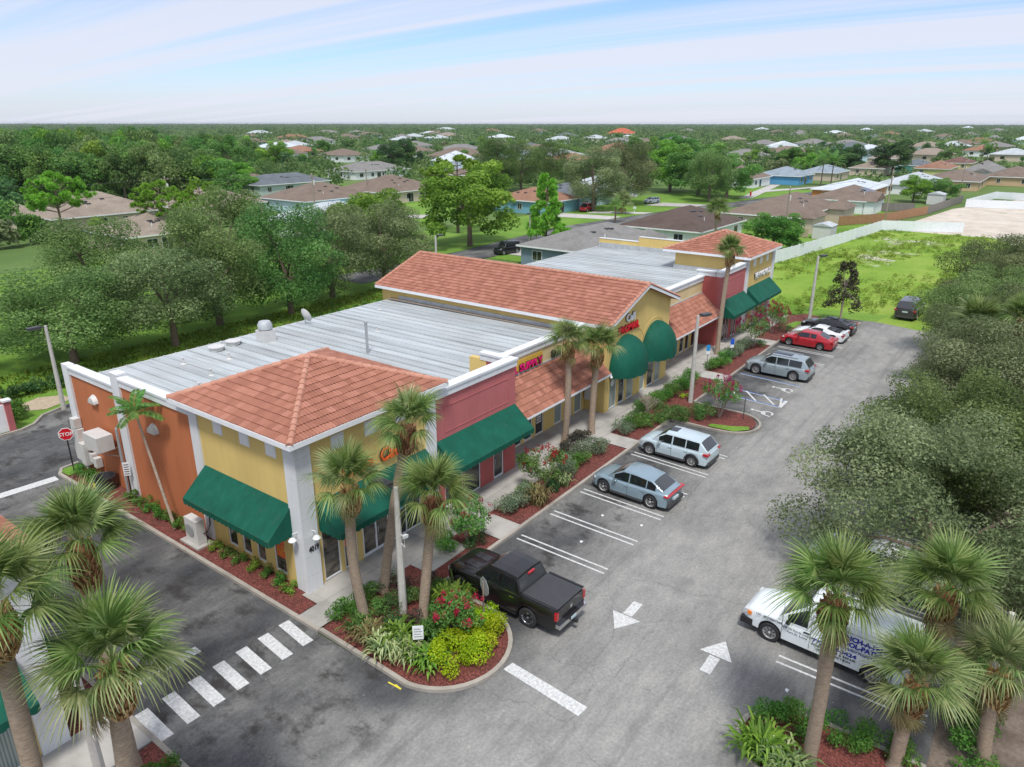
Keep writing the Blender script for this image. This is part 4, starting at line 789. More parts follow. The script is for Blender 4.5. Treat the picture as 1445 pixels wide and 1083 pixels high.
T = Tiler(); V = math.hypot(4.4, 1.65); T.slope((6.4, 21.72, 7.2), (0, 1, 0), (-4.4, 0, 1.65), 8.63, V, [(-1, 4.31/V, 0), (1, 4.32/V, 8.63)]); V2 = math.hypot(4.31, 1.65); T.slope((-2, 21.72, 7.2), (1, 0, 0), (0, 4.31, 1.65), 8.4, V2, [(1, 4.4/V2, 8.4), (0, 1, V2)]); T.bake(T.full); T.build(rf); cap_line((6.4, 21.72, 7.2), (2.0, 26.03, 8.85), rf)
cap_line((6.4, 30.35, 7.2), (2.0, 26.03, 8.85), rf)
awning(22.95, 28.9, 0, 1.3, 4.08, 2.95, lambda s, o, z: (5.62+o, s, z), parent=opp_b); awning(-2.2, 5.15, 0, 1.35, 4.05, 2.98, lambda s, o, z: (s, 22.18-o, z), parent=opp_b)
f = MB().box(2.6, 4.9, 22.12, 22.199, .134, .25).box(4.82, 4.9, 22.12, 22.199, .25, 2.6).box(2.6, 2.68, 22.12, 22.199, .25, 2.6).box(3.7, 3.78, 22.12, 22.199, .25, 2.6).build('window', M['frame'], opp_b); MB().box(2.68, 4.82, 22.15, 22.195, .25, 2.6).build('pane', M['blinds'], f)
l = MB().tube([(6.02, 22.4, 2.95), (6.25, 22.4, 3.0), (6.28, 22.4, 2.8)], .018, 6).build('wall_lamp', M['whitepaint'], opp_b); MB().lathe([(.03, .1), (.1, .06), (.17, -.04), (.05, -.02)], 14, Matrix.Translation((6.28, 22.4, 2.72))).build('lamp_shade', M['whitepaint'], l, smooth=40)

# ------------------------------------------------------------ vehicles
def carpaint(name, col, metal=0.35, rough=0.32): 
    m, t, b = principled(name); b.inputs['Base Color'].default_value = (*col, 1); b.inputs['Metallic'].default_value = metal; b.inputs['Roughness'].default_value = rough; b.inputs['Coat Weight'].default_value = 0.7; b.inputs['Coat Roughness'].default_value = 0.05
    f = noise(t, pos_vec(t, (1, 1, 1), True), 1.3, 5, 0.6); t.links.new(ramp(t, f, [(0.3, tuple(c*0.93 for c in col)), (0.7, tuple(min(1, c*1.05) for c in col))]), b.inputs['Base Color']); return m
for k, c, mt in (('p_black', (0.006, 0.006, 0.007), 0.0), ('p_ice', (0.52, 0.63, 0.68), 0.1), ('p_steel', (0.27, 0.37, 0.43), 0.35), ('p_silver', (0.36, 0.43, 0.46), 0.45), ('p_red', (0.42, 0.012, 0.022), 0.1), ('p_white', (0.74, 0.77, 0.79), 0.0), ('p_dark', (0.045, 0.042, 0.042), 0.3), ('p_van', (0.74, 0.79, 0.81), 0.0)): M[k] = carpaint('car_'+k[2:], c, mt)
M['tonneau'] = plain('tonneau_cover', (0.045, 0.048, 0.052), 0.55, var=0.1)
def lerp_tab(tab, y):
    if y <= tab[0][0]: return tab[0][1]
    for (a, va), (b, vb) in zip(tab, tab[1:]):
        if y <= b: return va+(vb-va)*(y-a)/max(1e-6, b-a)
    return tab[-1][1]
def smooth_tab(tab, y):
    h = 0.06; return (lerp_tab(tab, y-h)+lerp_tab(tab, y)*2+lerp_tab(tab, y+h))/4
def wheel(parent, x, y, r, w, side, spokes=5, rimm='alloy'):
    T = Matrix.Translation((x, y, r)) @ Matrix.Rotation(rad(90*side), 4, 'Y')
    o = MB().lathe([(r*.66, -w/2), (r*.93, -w/2), (r, -w*.36), (r, w*.36), (r*.93, w/2), (r*.68, w/2), (r*.66, w*.30)], 22, T).build('wheel', M['tyre'], parent, smooth=45, world=False)
    m = MB().lathe([(r*.68, w*.40), (r*.63, w*.44), (r*.60, w*.34), (r*.60, 0.0)], 22, T); m.lathe([(r*.16, w*.36), (r*.13, w*.42), (0, w*.43)], 10, T)
    for k in range(spokes):
        a = 2*math.pi*k/spokes
        for da in (-0.13, 0.13):
            m.add([T @ Vector((r*.12*math.cos(a)-r*.045*math.sin(a+da)*1, r*.12*math.sin(a)+r*.045*math.cos(a+da), w*.40)), T @ Vector((r*.62*math.cos(a+da-.14), r*.62*math.sin(a+da-.14), w*.36)), T @ Vector((r*.62*math.cos(a+da+.14), r*.62*math.sin(a+da+.14), w*.36)), T @ Vector((r*.12*math.cos(a)+r*.045*math.sin(a+da), r*.12*math.sin(a)-r*.045*math.cos(a+da), w*.40))], [(0, 1, 2, 3), (3, 2, 1, 0)])
    m.build('rim', M[rimm], o, smooth=40, world=False); MB().lathe([(r*.60, w*.02), (0, w*.02)], 16, T).build('brake_disc', M['darkgrey'], o, world=False)
def vehicle(name, label, cat, loc, rz, s, group=None):
    L, Wd, wb, r = s['L'], s['W'], s['wb'], s['r']; hw = Wd/2; cl = s.get('cl', .2); paintm = M[s['paint']]
    root = thing(name, label, cat, (loc[0], loc[1], loc[2] if len(loc) > 2 else 0), rz, group)
    yr, yf = s['yr'], s['yr']+L                  # rear and front ends; rear axle at -wb/2, front axle at +wb/2
    ra = r*s.get('arch', 1.17); ys = set()
    for k in range(33): ys.add(round(yr+L*k/32, 4))
    for yw in (-wb/2, wb/2):
        for k in range(-6, 7): ys.add(round(yw+ra*math.sin(k*math.pi/12)*0.9995, 4))
        ys.add(round(yw-ra-.004, 4)); ys.add(round(yw+ra+.004, 4))
    ys |= {round(a[0], 4) for a in s['top']}; ys = sorted(y for y in ys if yr <= y <= yf)
    plan = s.get('plan') or [(yr, .80), (yr+.12, .93), (yr+.45, .985), (yr+L*.35, 1), (yf-L*.28, 1), (yf-.42, .93), (yf-.16, .82), (yf, .62)]
    cr = s.get('crown', .05)
    def ring(y):
        w = hw*smooth_tab(plan, y); zt = smooth_tab(s['top'], y); zb = cl+(0.10 if (y-yr < .12 or yf-y < .12) else 0)
        for yw in (-wb/2, wb/2):
            d = abs(y-yw)
            if d < ra: zb = max(zb, r+math.sqrt(max(0, ra*ra-d*d)))
        zb = min(zb, zt-.12); h = zt-zb; zm = max(zb+.05, min(zb+.45*h, zt-.2)) if h > .3 else zb+.4*h
        half = [(w*.93, zb), (w*.985, zb+min(.05, h*.2)), (w*1.0, zm), (w*.985, zt-min(.10, h*.35)), (w*.93, zt-.02), (w*.86, zt+cr*.25), (w*.45, zt+cr*.8), (0, zt+cr)]
        return [(-x, y, z) for x, z in half]+[(x, y, z) for x, z in half[-2::-1]]
    b = MB(); rings = [ring(y) for y in ys]; n = len(rings[0]); vs = [p for q in rings for p in q]
    fs = [(i*n+k, (i+1)*n+k, (i+1)*n+k+1, i*n+k+1) for i in range(len(ys)-1) for k in range(n-1)]
    fs += [tuple(range(n)), tuple(range(len(vs)-1, len(vs)-n-1, -1))]; b.add(vs, fs)
    # cabin
    glassm = {}; cab = s.get('cab')
    if cab:
        y0, y1, y2, y3 = cab['y']; zr = cab['roof']; bw, tw = cab['bw']*hw, cab['tw']*hw
        belt = cab['belt']; crown = cab.get('crown', .05); wins = cab['win']
        st = {y0, y0+(y1-y0)*.12, y0+(y1-y0)*.9, y1, y2, y3-(y3-y2)*.93, y3-(y3-y2)*.1, y3, (y1+y2)/2}
        for a, c in wins: st |= {a, c}
        st = sorted(st)
        def rf(y):
            zbelt = lerp_tab(belt, y)
            if y < y1: return zbelt+(smooth_tab(zr, y1)-zbelt)*((y-y0)/(y1-y0))**cab.get('rp', .92)
            if y > y2: return zbelt+(smooth_tab(zr, y2)-zbelt)*((y3-y)/(y3-y2))**.92
            return smooth_tab(zr, y)
        def cring(y):
            zb = lerp_tab(belt, y); H = max(0.0, rf(y)-zb); kk = min(1, H/max(.01, (lerp_tab(zr, y1)-zb))); f = cab.get('endw', .9)
            e = min(1, max((y0+.5-y)/.5, 0) if y < y0+.5 else max((y-(y3-.5))/.5, 0)); bb = bw*(1-(1-f)*e); tt = tw*(1-(1-f)*e*.7)
            wx = lambda q: bb+(tt-bb)*q*kk
            half = [(bb, zb-.04), (wx(.06), zb+.05*H), (wx(.80), zb+.84*H), (wx(1.0)*.985, zb+.955*H), (wx(1)*.93, zb+.995*H), (wx(1)*.5, zb+H+crown*kk*.75), (0, zb+H+crown*kk)]
            return [(-x, y, z) for x, z in half]+[(x, y, z) for x, z in half[-2::-1]]
        R_ = [cring(y) for y in st]; n2 = len(R_[0])
        for i in range(len(st)-1):
            ym = (st[i]+st[i+1])/2; inwin = next((k for k, (a, c) in enumerate(wins) if a < ym < c), None)
            for k in range(n2-1):
                side = 0 if k < n2//2 else 1; kk = k if side == 0 else n2-2-k
                key = None
                if kk == 1 and inwin is not None: key = ('side_window', inwin, side)
                if kk >= 4 and y2+(y3-y2)*.06 < ym < y3-(y3-y2)*.02: key = ('windshield', 0, 0)
                if kk >= 4 and y0+(y1-y0)*.1 < ym < y1-(y1-y0)*.08 and cab.get('rearglass', True): key = ('rear_window', 0, 0)
                if kk >= 4 and cab.get('sunroof') and cab['sunroof'][0] < ym < cab['sunroof'][1] and kk == 5: key = ('sunroof', 0, 0)
                q = [R_[i][k], R_[i+1][k], R_[i+1][k+1], R_[i][k+1]]
                (glassm.setdefault(key, MB()) if key else b).add(q, [(0, 1, 2, 3)])
    b.build('body', paintm, root, smooth=38, world=False)
    for key, mb in glassm.items(): mb.build(key[0], M['backglass'] if key[0] in ('rear_window',) else M['carglass'], root, smooth=60, world=False)
    MB().box(-hw*.86, hw*.86, yr+.25, yf-.25, cl+.02, min(.62, s['top'][0][1]-.1)).build('underbody', M['black'], root, world=False)
    for sx in (-1, 1):
        for yw in (-wb/2, wb/2):
            wheel(root, sx*(hw-.125), yw, r, .235, sx, s.get('spokes', 5), s.get('rim', 'alloy'))
            if s.get('trim'):
                m = MB(); vs = []; fs = []
                for k in range(17):
                    a = math.pi*k/16; 
                    for rr in (ra*.985, ra*1.16): vs.append((sx*(hw*lerp_tab(plan, yw)*1.0+.012), yw+rr*math.cos(a), r+rr*math.sin(a)*(1 if rr < ra else .98)))
                for k in range(16): fs.append((2*k, 2*k+1, 2*k+3, 2*k+2) if sx < 0 else (2*k, 2*k+2, 2*k+3, 2*k+1))
                m.add(vs, fs).build('wheel_arch_trim', M[s['trim']], root, world=False)
        if s.get('sill'): MB().box(sx*hw-.03 if sx > 0 else -hw-.012, sx*hw+.012 if sx > 0 else -hw+.03, -wb/2+ra, wb/2-ra, cl, cl+.12).build('sill_trim', M[s['sill']], root, world=False)
        if cab:
            ym, zm = s.get('mirror', (cab['y'][3]-.62, lerp_tab(cab['belt'], cab['y'][3]-.6)+.08))
            q = MB().add([(sx*(hw*.90), ym-.05, zm-.06), (sx*(hw*.90), ym+.05, zm-.06), (sx*(hw+.17), ym+.09, zm-.07), (sx*(hw+.19), ym-.07, zm-.07), (sx*(hw*.90), ym-.04, zm+.0), (sx*(hw*.90), ym+.04, zm+.0), (sx*(hw+.16), ym+.07, zm+.10), (sx*(hw+.18), ym-.07, zm+.10)], [(0, 1, 2, 3), (7, 6, 5, 4), (0, 4, 5, 1), (1, 5, 6, 2), (2, 6, 7, 3), (3, 7, 4, 0)]); q.build('mirror', M[s.get('mirrorm', s['paint'])], root, smooth=40, world=False)
        for yh, zh in s.get('handles', []): MB().box(sx*hw*.985-(.0 if sx > 0 else .03), sx*hw*.985+(.03 if sx > 0 else .0), yh-.11, yh+.11, zh-.02, zh+.025).build('door_handle', M[s.get('handlem', s['paint'])], root, world=False)
        for yd in s.get('doors', []):                    # shut lines of the doors
            MB().box(sx*hw-.006 if sx > 0 else -hw-.002, sx*hw+.002 if sx > 0 else -hw+.006, yd-.006, yd+.006, cl+.12, s['shut']).build('door_gap', M['black'], root, world=False)
    def lights(nm, lst, mt):
        for x0, x1, ya, yb, z0, z1 in lst:
            for sx in (-1, 1):
                w0 = hw*lerp_tab(plan, ya); xa, xb = sorted((sx*x0*hw, sx*x1*hw))
                MB().box(xa, xb, ya, yb, z0, z1).build(nm, M[mt], root, world=False)
    lights('tail_light', [(a, c, yr+d, yr+e, z0, z1) for a, c, d, e, z0, z1 in s.get('tail', [])], 'taillight'); lights('headlight', [(a, c, yf-d, yf-e, z0, z1) for a, c, d, e, z0, z1 in s.get('head', [])], 'headlight')
    for nm, bx_, mt in s.get('extra', []): MB().box(*bx_).build(nm, M[mt], root, world=False)
    return root
def suv(L, W, wb, r, H, paint, belt=1.03, hood=1.0, **k):
    yr = -wb/2-(L-wb)*.53; yf = yr+L; d = dict(L=L, W=W, wb=wb, r=r, yr=yr, paint=paint, cl=.24,
        top=[(yr, belt-.12), (yr+.10, belt), (yr+.6, belt+.02), (0, belt-.02), (wb/2-.35, hood+.01), (wb/2+.25, hood-.04), (yf-.3, hood-.13), (yf-.08, hood-.26), (yf, hood-.40)],
        cab=dict(y=(yr+.06, yr+.50, .42, 1.28), roof=[(yr, H-.09), (yr+.9, H-.02), (0, H), (.6, H-.03)], bw=.93, tw=.74, belt=[(yr, belt+.03), (0, belt-.0), (1.4, hood+.0)], win=[(yr+.62, -wb/2+.42), (-wb/2+.48, -.10), (-.02, .80)]),
        tail=[(.62, 1.0, -.005, .32, belt-.14, belt-.01)], head=[(.60, .90, .50, .26, hood-.30, hood-.17)], handles=[(.02, belt-.16), (-.95, belt-.15)], doors=[.86, -.06, -1.05], shut=belt-.03,
        extra=[('rear_bumper', (-W*.42, W*.42, yr-.03, yr+.2, .30, .52), 'darkgrey'), ('licence_plate', (-.26, .26, yr-.012, yr+.1, belt-.34, belt-.20), 'plate')])
    d.update(k); return d
cx5 = suv(4.55, 1.84, 2.70, .36, 1.66, 'p_ice', trim='darkgrey', sill='darkgrey', spokes=9); cx5['cab']['sunroof'] = (-.1, .45); cx5['cab']['y'] = (cx5['yr']+.05, cx5['yr']+.62, .40, 1.28)
vehicle('parked_car', 'ice blue compact crossover parked by the planted island, with sunroof and black wheel-arch trim', 'car', (37.5, 15.5), rad(-1), cx5, 'cars parked in front of the plaza')
mac = suv(4.70, 1.92, 2.807, .37, 1.60, 'p_steel', belt=1.0, hood=.98, sill='darkgrey', spokes=5); mac['cab']['y'] = (mac['yr']+.30, mac['yr']+1.05, .30, 1.26); mac['cab']['roof'] = [(mac['yr']+.9, 1.46), (-.6, 1.585), (0, 1.60), (.6, 1.56)]; mac['cab']['tw'] = .70; mac['cab']['win'] = [(-1.62, -1.12), (-1.06, -.12), (-.05, .80)]; mac['cab']['bw'] = .90
mac['top'][0] = (mac['yr'], .92); mac['tail'] = [(.0, 1.0, -.012, .26, .90, .97)]; mac['extra'][1] = ('licence_plate', (-.26, .26, mac['yr']-.035, mac['yr']+.1, .55, .68), 'plate')
vehicle('parked_car', 'steel blue sloping-roofed crossover parked alone between empty double-striped stalls', 'car', (31.75, 15.3), rad(-1.5), mac, 'cars parked in front of the plaza')
qx = suv(5.05, 1.98, 2.90, .39, 1.76, 'p_silver', belt=1.10, hood=1.08, spokes=10); qx['cab']['y'] = (qx['yr']+.05, qx['yr']+.50, .42, 1.30); qx['cab']['sunroof'] = (-1.4, .3); qx['extra'].append(('roof_rail', (-.70, -.65, -1.6, .4, 1.77, 1.81), 'chrome')); qx['extra'].append(('roof_rail', (.65, .70, -1.6, .4, 1.77, 1.81), 'chrome'))
vehicle('parked_car', 'large silver three-row SUV with dark glass roof parked beside the blue accessible bay', 'car', (56.2, 15.35), rad(-.5), qx, 'cars parked in front of the plaza')
def sedan(L, W, wb, r, H, paint, belt, hood, yb, yt, yft, yf0, deck, **k):
    yr = -wb/2-(L-wb)*.54; yf = yr+L; d = dict(L=L, W=W, wb=wb, r=r, yr=yr, paint=paint, cl=.17,
        top=[(yr, deck-.22), (yr+.05, deck-.04), (yr+.25, deck), (yb, belt+.02), (0, belt-.03), (wb/2-.35, hood), (wb/2+.25, hood-.07), (yf-.25, hood-.2), (yf, hood-.38)],
        cab=dict(y=(yr+yb, yr+yt, yft, yf0), roof=[(yr+yt, H-.06), (-.2, H), (yft, H-.02)], bw=.90, tw=.68, belt=[(yr, deck), (0, belt-.02), (1.4, hood)], win=[(yr+yt+.12, -.42), (-.34, yft+.36)]),
        tail=[(.50, .99, -.008, .22, deck-.19, deck-.07)], head=[(.60, .90, .50, .26, hood-.27, hood-.16)], handles=[(-.02, belt-.12), (-.95, belt-.11)], doors=[.72, -.38, -1.2], shut=belt-.03,
        extra=[('rear_bumper', (-W*.40, W*.40, yr-.03, yr+.2, .22, .42), 'darkgrey'), ('licence_plate', (-.26, .26, yr-.012, yr+.1, deck-.33, deck-.2), 'plate')]); d['top'][3] = (yr+yb, belt+.0); d.update(k); return d
vehicle('parked_car', 'bright red four-door saloon parked nose-in beside the white sports car', 'car', (65.75, 15.75), rad(-1.5), sedan(4.63, 1.78, 2.70, .32, 1.44, 'p_red', .95, .92, .42, 1.35, .35, 1.15, 1.0, spokes=7), 'cars parked in front of the plaza')
sp = sedan(4.63, 1.93, 2.72, .35, 1.22, 'p_white', .86, .80, .55, 1.75, .20, 1.05, .92, spokes=5); sp['cab']['win'] = [(-.5, .55)]; sp['handles'] = []; sp['doors'] = [.7, -.5]
sp['extra'].append(('engine_cover', (-.55, .55, sp['yr']+.5, sp['yr']+1.0, .95, 1.02), 'black')); sp['extra'].append(('rear_spoiler', (-.85, .85, sp['yr']-.02, sp['yr']+.22, .97, 1.0), 'p_white'))
vehicle('parked_car', 'low white mid-engined sports car with black roof between red saloon and black coupe', 'car', (68.95, 15.55), rad(-2), sp, 'cars parked in front of the plaza')
cp = sedan(4.80, 1.92, 2.81, .36, 1.36, 'p_black', .98, .95, .50, 1.55, .15, 1.05, 1.03, spokes=5); cp['cab']['win'] = [(-.95, -.45), (-.38, .5)]; cp['handles'] = [(-.25, .86)]; cp['doors'] = [.68, -.55]
vehicle('parked_car', 'black two-door muscle coupe parked last in the row, under the bronze tree', 'car', (71.95, 15.6), rad(-2.5), cp, 'cars parked in front of the plaza')
big = suv(5.3, 2.05, 3.1, .41, 1.92, 'p_dark', belt=1.18, hood=1.15); big['tail'] = [(.74, .99, -.01, .1, .98, 1.12)]; big['cab']['y'] = (big['yr']+.05, big['yr']+.40, .45, 1.30)
vehicle('parked_car', 'big dark brown SUV parked on the grass past the end of the lot', 'car', (83.3, 10.3), rad(-92), big)
# pickup
y0 = -3.18
pk = dict(L=5.82, W=2.02, wb=3.57, r=.42, yr=y0, paint='p_black', cl=.36, arch=1.15, crown=.03, mirrorm='black', handlem='chrome', spokes=6, rim='chrome',
    plan=[(y0, .93), (y0+.1, .96), (y0+.5, .985), (0, 1), (1.6, 1), (2.25, .95), (2.5, .88), (2.64, .74)],
    top=[(y0, 1.32), (y0+1.72, 1.34), (y0+1.9, 1.24), (0, 1.24), (.75, 1.24), (1.0, 1.22), (1.8, 1.19), (2.3, 1.12), (2.55, 1.0), (2.64, .8)],
    cab=dict(y=(y0+1.78, y0+2.05, .18, 1.05), roof=[(-1.3, 1.86), (-.5, 1.92), (.3, 1.90)], bw=.95, tw=.79, belt=[(-3, 1.24), (1.2, 1.22)], win=[(-1.10, -.42), (-.32, .62)], endw=.97),
    tail=[(.84, 1.0, -.012, .10, .92, 1.25)], head=[(.55, .86, .36, .12, .80, .96)], handles=[(-.12, 1.08), (-1.02, 1.09)], doors=[.78, -.37, -1.28], shut=1.2,
    extra=[('tonneau_cover', (-.86, .86, y0+.04, y0+1.74, 1.345, 1.385), 'tonneau'), ('rear_bumper', (-.95, .95, y0-.14, y0+.06, .56, .74), 'chrome'), ('bumper_step_pad', (-.42, .42, y0-.145, y0-.0, .742, .765), 'black'), ('licence_plate', (-.17, .17, y0-.15, y0-.141, .58, .71), 'plate'), ('tailgate_badge', (-.07, .07, y0-.012, y0-.001, 1.02, 1.18), 'chrome'), ('brake_light', (-.2, .2, y0+1.90, y0+1.98, 1.80, 1.86), 'taillight'), ('tow_hitch', (-.06, .06, y0-.32, y0-.1, .45, .53), 'black'), ('bed_rail', (-.99, -.89, y0+.05, y0+1.7, 1.355, 1.39), 'black'), ('bed_rail', (.89, .99, y0+.05, y0+1.7, 1.355, 1.39), 'black'),
           ('side_step', (-1.04, -.86, -1.25, 1.2, .34, .40), 'black'), ('window_trim', (-.975, -.945, -1.2, .95, 1.235, 1.255), 'chrome'), ('window_trim', (.945, .975, -1.2, .95, 1.235, 1.255), 'chrome'), ('hood_scoop', (-.52, -.12, 1.15, 1.9, 1.19, 1.245), 'p_black'), ('hood_scoop', (.12, .52, 1.15, 1.9, 1.19, 1.245), 'p_black'), ('rear_valance', (-.9, .9, y0-.01, y0+.3, .74, .86), 'black')])
vehicle('pickup_truck', 'black crew-cab pickup truck with dark bed cover parked beside the palm island', 'pickup truck', (20.42, 15.35), rad(-1.5), pk)
# white service van and the white truck behind it
y0 = -3.05
vn = dict(L=6.1, W=2.03, wb=3.71, r=.39, yr=y0, paint='p_van', cl=.32, arch=1.16, crown=.03, mirrorm='black', handlem='black', spokes=8,
    plan=[(y0, .95), (y0+.1, .985), (y0+.5, 1), (1.7, 1), (2.4, .96), (2.8, .88), (3.05, .72)],
    top=[(y0, 1.25), (0, 1.22), (1.2, 1.22), (1.5, 1.20), (2.2, 1.14), (2.75, 1.04), (2.95, .9), (3.05, .72)],
    cab=dict(y=(y0+.02, y0+.12, .62, 1.62), roof=[(y0, 2.08), (y0+.5, 2.12), (-.5, 2.13), (.6, 2.09)], bw=.985, tw=.86, belt=[(y0, 1.2), (1.0, 1.2), (1.8, 1.19)], win=[(.52, 1.26)], endw=.99, rearglass=False),
    tail=[(.88, 1.0, -.012, .10, .85, 1.55)], head=[(.58, .86, .40, .12, .78, .96)], handles=[(.52, 1.06)], doors=[1.42, .38, -.85], shut=1.95, mirror=(1.18, 1.28),
    extra=[('front_bumper', (-.96, .96, 2.55, 3.02, .34, .62), 'black'), ('rear_bumper', (-.95, .95, y0-.12, y0+.06, .42, .58), 'grey'), ('turn_signal', (-.95, -.86, 2.62, 2.78, .80, .95), 'amber'), ('roof_rib', (-.45, -.40, -2.4, .4, 2.16, 2.175), 'p_van'), ('roof_rib', (.40, .45, -2.4, .4, 2.16, 2.175), 'p_van'), ('roof_rib', (-.02, .02, -2.4, .4, 2.165, 2.18), 'p_van'), ('mud_flap', (-1.0, -.8, 1.28, 1.32, .2, .5), 'black')])
van = vehicle('service_van', 'white service van lettered in blue, parked behind the leaning palm', 'van', (25.15, 3.75), rad(-3), vn)
def van_text(t, y, z, size, width=None, mat='blueletter', bold=0.006):
    lean = math.atan2(.985-.86, .9)*0.6; R = Matrix.Rotation(rad(-90), 4, 'Z') @ Matrix.Rotation(rad(90), 4, 'X')
    x = -1.015 if z < 1.2 else -1.015+(z-1.2)*.115+.012
    if z >= 1.2: R = Matrix.Rotation(rad(-90), 4, 'Z') @ Matrix.Rotation(rad(90-6.5), 4, 'X')
    me = text_obj(t, size, 0.002, 0, bold); w = max(v.co.x for v in me.vertices); k = (width/w) if width else 1
    me.transform(Matrix.Translation((x-.012, y, z)) @ R @ Matrix.Diagonal((k, 1, 1, 1))); me.materials.clear(); me.materials.append(M[mat]); return link('van_lettering', me, van)
van_text('PINCH-A-PENNY', -.60, 1.47, .25, 1.9, bold=.012); van_text('POOL-PATIO-SPA', -.60, 1.24, .25, 1.95, bold=.012); van_text('The Perfect People For A Perfect Pool', -.60, 1.07, .13, 2.1, bold=.002)
van_text('772-878-3424', .30, .83, .22, 1.55, bold=.008); van_text('POOL SERVICE & REPAIR', .30, .68, .13, 1.55, 'blackletter', .002); van_text('LEAK DETECTION', .12, .54, .12, 1.2, 'blackletter', .002)
van_text('2600 SW Port St. Lucie Blvd', 1.42, .92, .12, 1.2, 'darkgrey', .0); van_text('Port St. Lucie', 1.22, .78, .12, .75, 'darkgrey', .0); van_text('LIC. #RP0067268', 2.42, 1.0, .13, 1.0, 'darkgrey', .002)
m = MB(); pts = [(y, z) for y, z in [(-.45, 1.76)]+[(-2.55-.16*math.sin(a), 1.46+.30*math.cos(a)) for a in [math.pi*k/10 for k in range(11)]]+[(-.45, 1.16)]]
fx = lambda z: (-1.018 if z < 1.2 else -1.015+(z-1.2)*.115)-.003
m.tube([(fx(z), y, z) for y, z in pts], .008, 4); m.build('logo_outline', M['blackletter'], van, world=False)
pk2 = dict(pk); pk2['paint'] = 'p_white'; pk2['handlem'] = 'p_white'; pk2['rim'] = 'alloy'; pk2['extra'] = [e for e in pk['extra'] if e[0] in ('rear_bumper', 'licence_plate', 'tow_hitch', 'rear_valance')] + [('bed_liner', (-.86, .86, -3.1, -1.5, 1.345, 1.36), 'darkgrey')]
vehicle('pickup_truck', 'white pickup truck parked behind the lettered van, mostly under the oak', 'pickup truck', (31.0, 3.3), rad(-3), pk2)
# cars in the background
jp = suv(4.4, 1.88, 2.75, .40, 1.86, 'p_black', belt=1.15, hood=1.12); jp['cab']['y'] = (jp['yr']+.03, jp['yr']+.12, .55, 1.05)
vehicle('parked_car', 'boxy black off-roader standing on the drive behind the plaza, left of the pine', 'car', (88.5, 66.6), rad(80), jp)
vehicle('parked_car', 'red SUV parked on the driveway under the front-yard oak', 'car', (144.5, 86.2), rad(100), suv(4.7, 1.9, 2.8, .37, 1.75, 'p_red'))
vehicle('parked_car', 'silver hatchback on the driveway right of the two front-yard oaks', 'car', (168.8, 81.8), rad(70), suv(4.4, 1.8, 2.6, .33, 1.52, 'p_silver'))
vehicle('parked_car', 'white saloon parked in front of the white grey-roofed house', 'car', (155, 149), rad(60), sedan(4.7, 1.85, 2.8, .33, 1.46, 'p_white', .95, .92, .42, 1.35, .35, 1.15, 1.0))
vehicle('parked_car', 'dark blue-grey SUV seen over the plaza roof edge by the hedge', 'car', (43.6, 48.3), rad(90), suv(4.9, 1.95, 2.9, .38, 1.8, 'p_dark', belt=1.1, hood=1.06))
vehicle('parked_car', 'black estate car behind the roof edge next to the satellite dish', 'car', (37.2, 48.6), rad(90), suv(4.8, 1.9, 2.8, .36, 1.62, 'p_black'))
vehicle('parked_car', 'dark silver pickup nose between the two black cars behind the roof', 'car', (40.6, 51.5), rad(88), suv(4.6, 1.85, 2.7, .36, 1.6, 'p_silver'))

# ------------------------------------------------------------ palms
def frond_mesh(seed, n=44, pet=1.0, bl=.92, droop=0.55):
    rng = np.random.default_rng(seed); V = []; F = []; T = []
    def quad(a, b, c, d, t):
        o = len(V); V.extend([a, b, c, d]); F.append((o, o+1, o+2, o+3)); T.append(t)
    pz = lambda t: -0.10*t*t
    for k in range(4):                                     # leaf stalk
        t0, t1 = k/4, (k+1)/4; w = .028*(1-.4*t0)*.7; quad((t0*pet, -w, pz(t0)), (t0*pet, w, pz(t0)), (t1*pet, w*.8, pz(t1)), (t1*pet, -w*.8, pz(t1)), .75)
    hub = np.array([pet, 0, pz(1)])
    for i in range(n):
        a = rad(-150+300*(i+.5)/n+rng.uniform(-2, 2)); L = bl*(.72+.28*math.cos(a*.55))*rng.uniform(.9, 1.06); fold = .16*abs(math.sin(a)); dr = droop*rng.uniform(.7, 1.35); tone = rng.uniform(.1, .95)
        d = np.array([math.cos(a), math.sin(a), 0]); s = np.array([-math.sin(a), math.cos(a), 0]); prev = None
        for t, w in ((.02, .009), (.30, .025), (.55, .020), (.78, .013), (1.0, .002)):
            p = hub+d*L*(t-.12*dr*t**3)+np.array([.10*t*t, 0, fold*t-dr*L*t**2.4*.62-.10*t*t]); q = (tuple(p-s*w), tuple(p+s*w))
            if prev: quad(prev[0], prev[1], q[1], q[0], tone)
            prev = q
    return V, F, T
FROND = {}
def frond(mat, v):
    key = (mat, v)
    if key not in FROND:
        V, F, T = frond_mesh(40+v, droop=(.35, .6, .9, 1.2)[v % 4]); FROND[key] = np_mesh('frond', np.array(V), np.array(F), M[mat], np.array(T))
    return FROND[key]
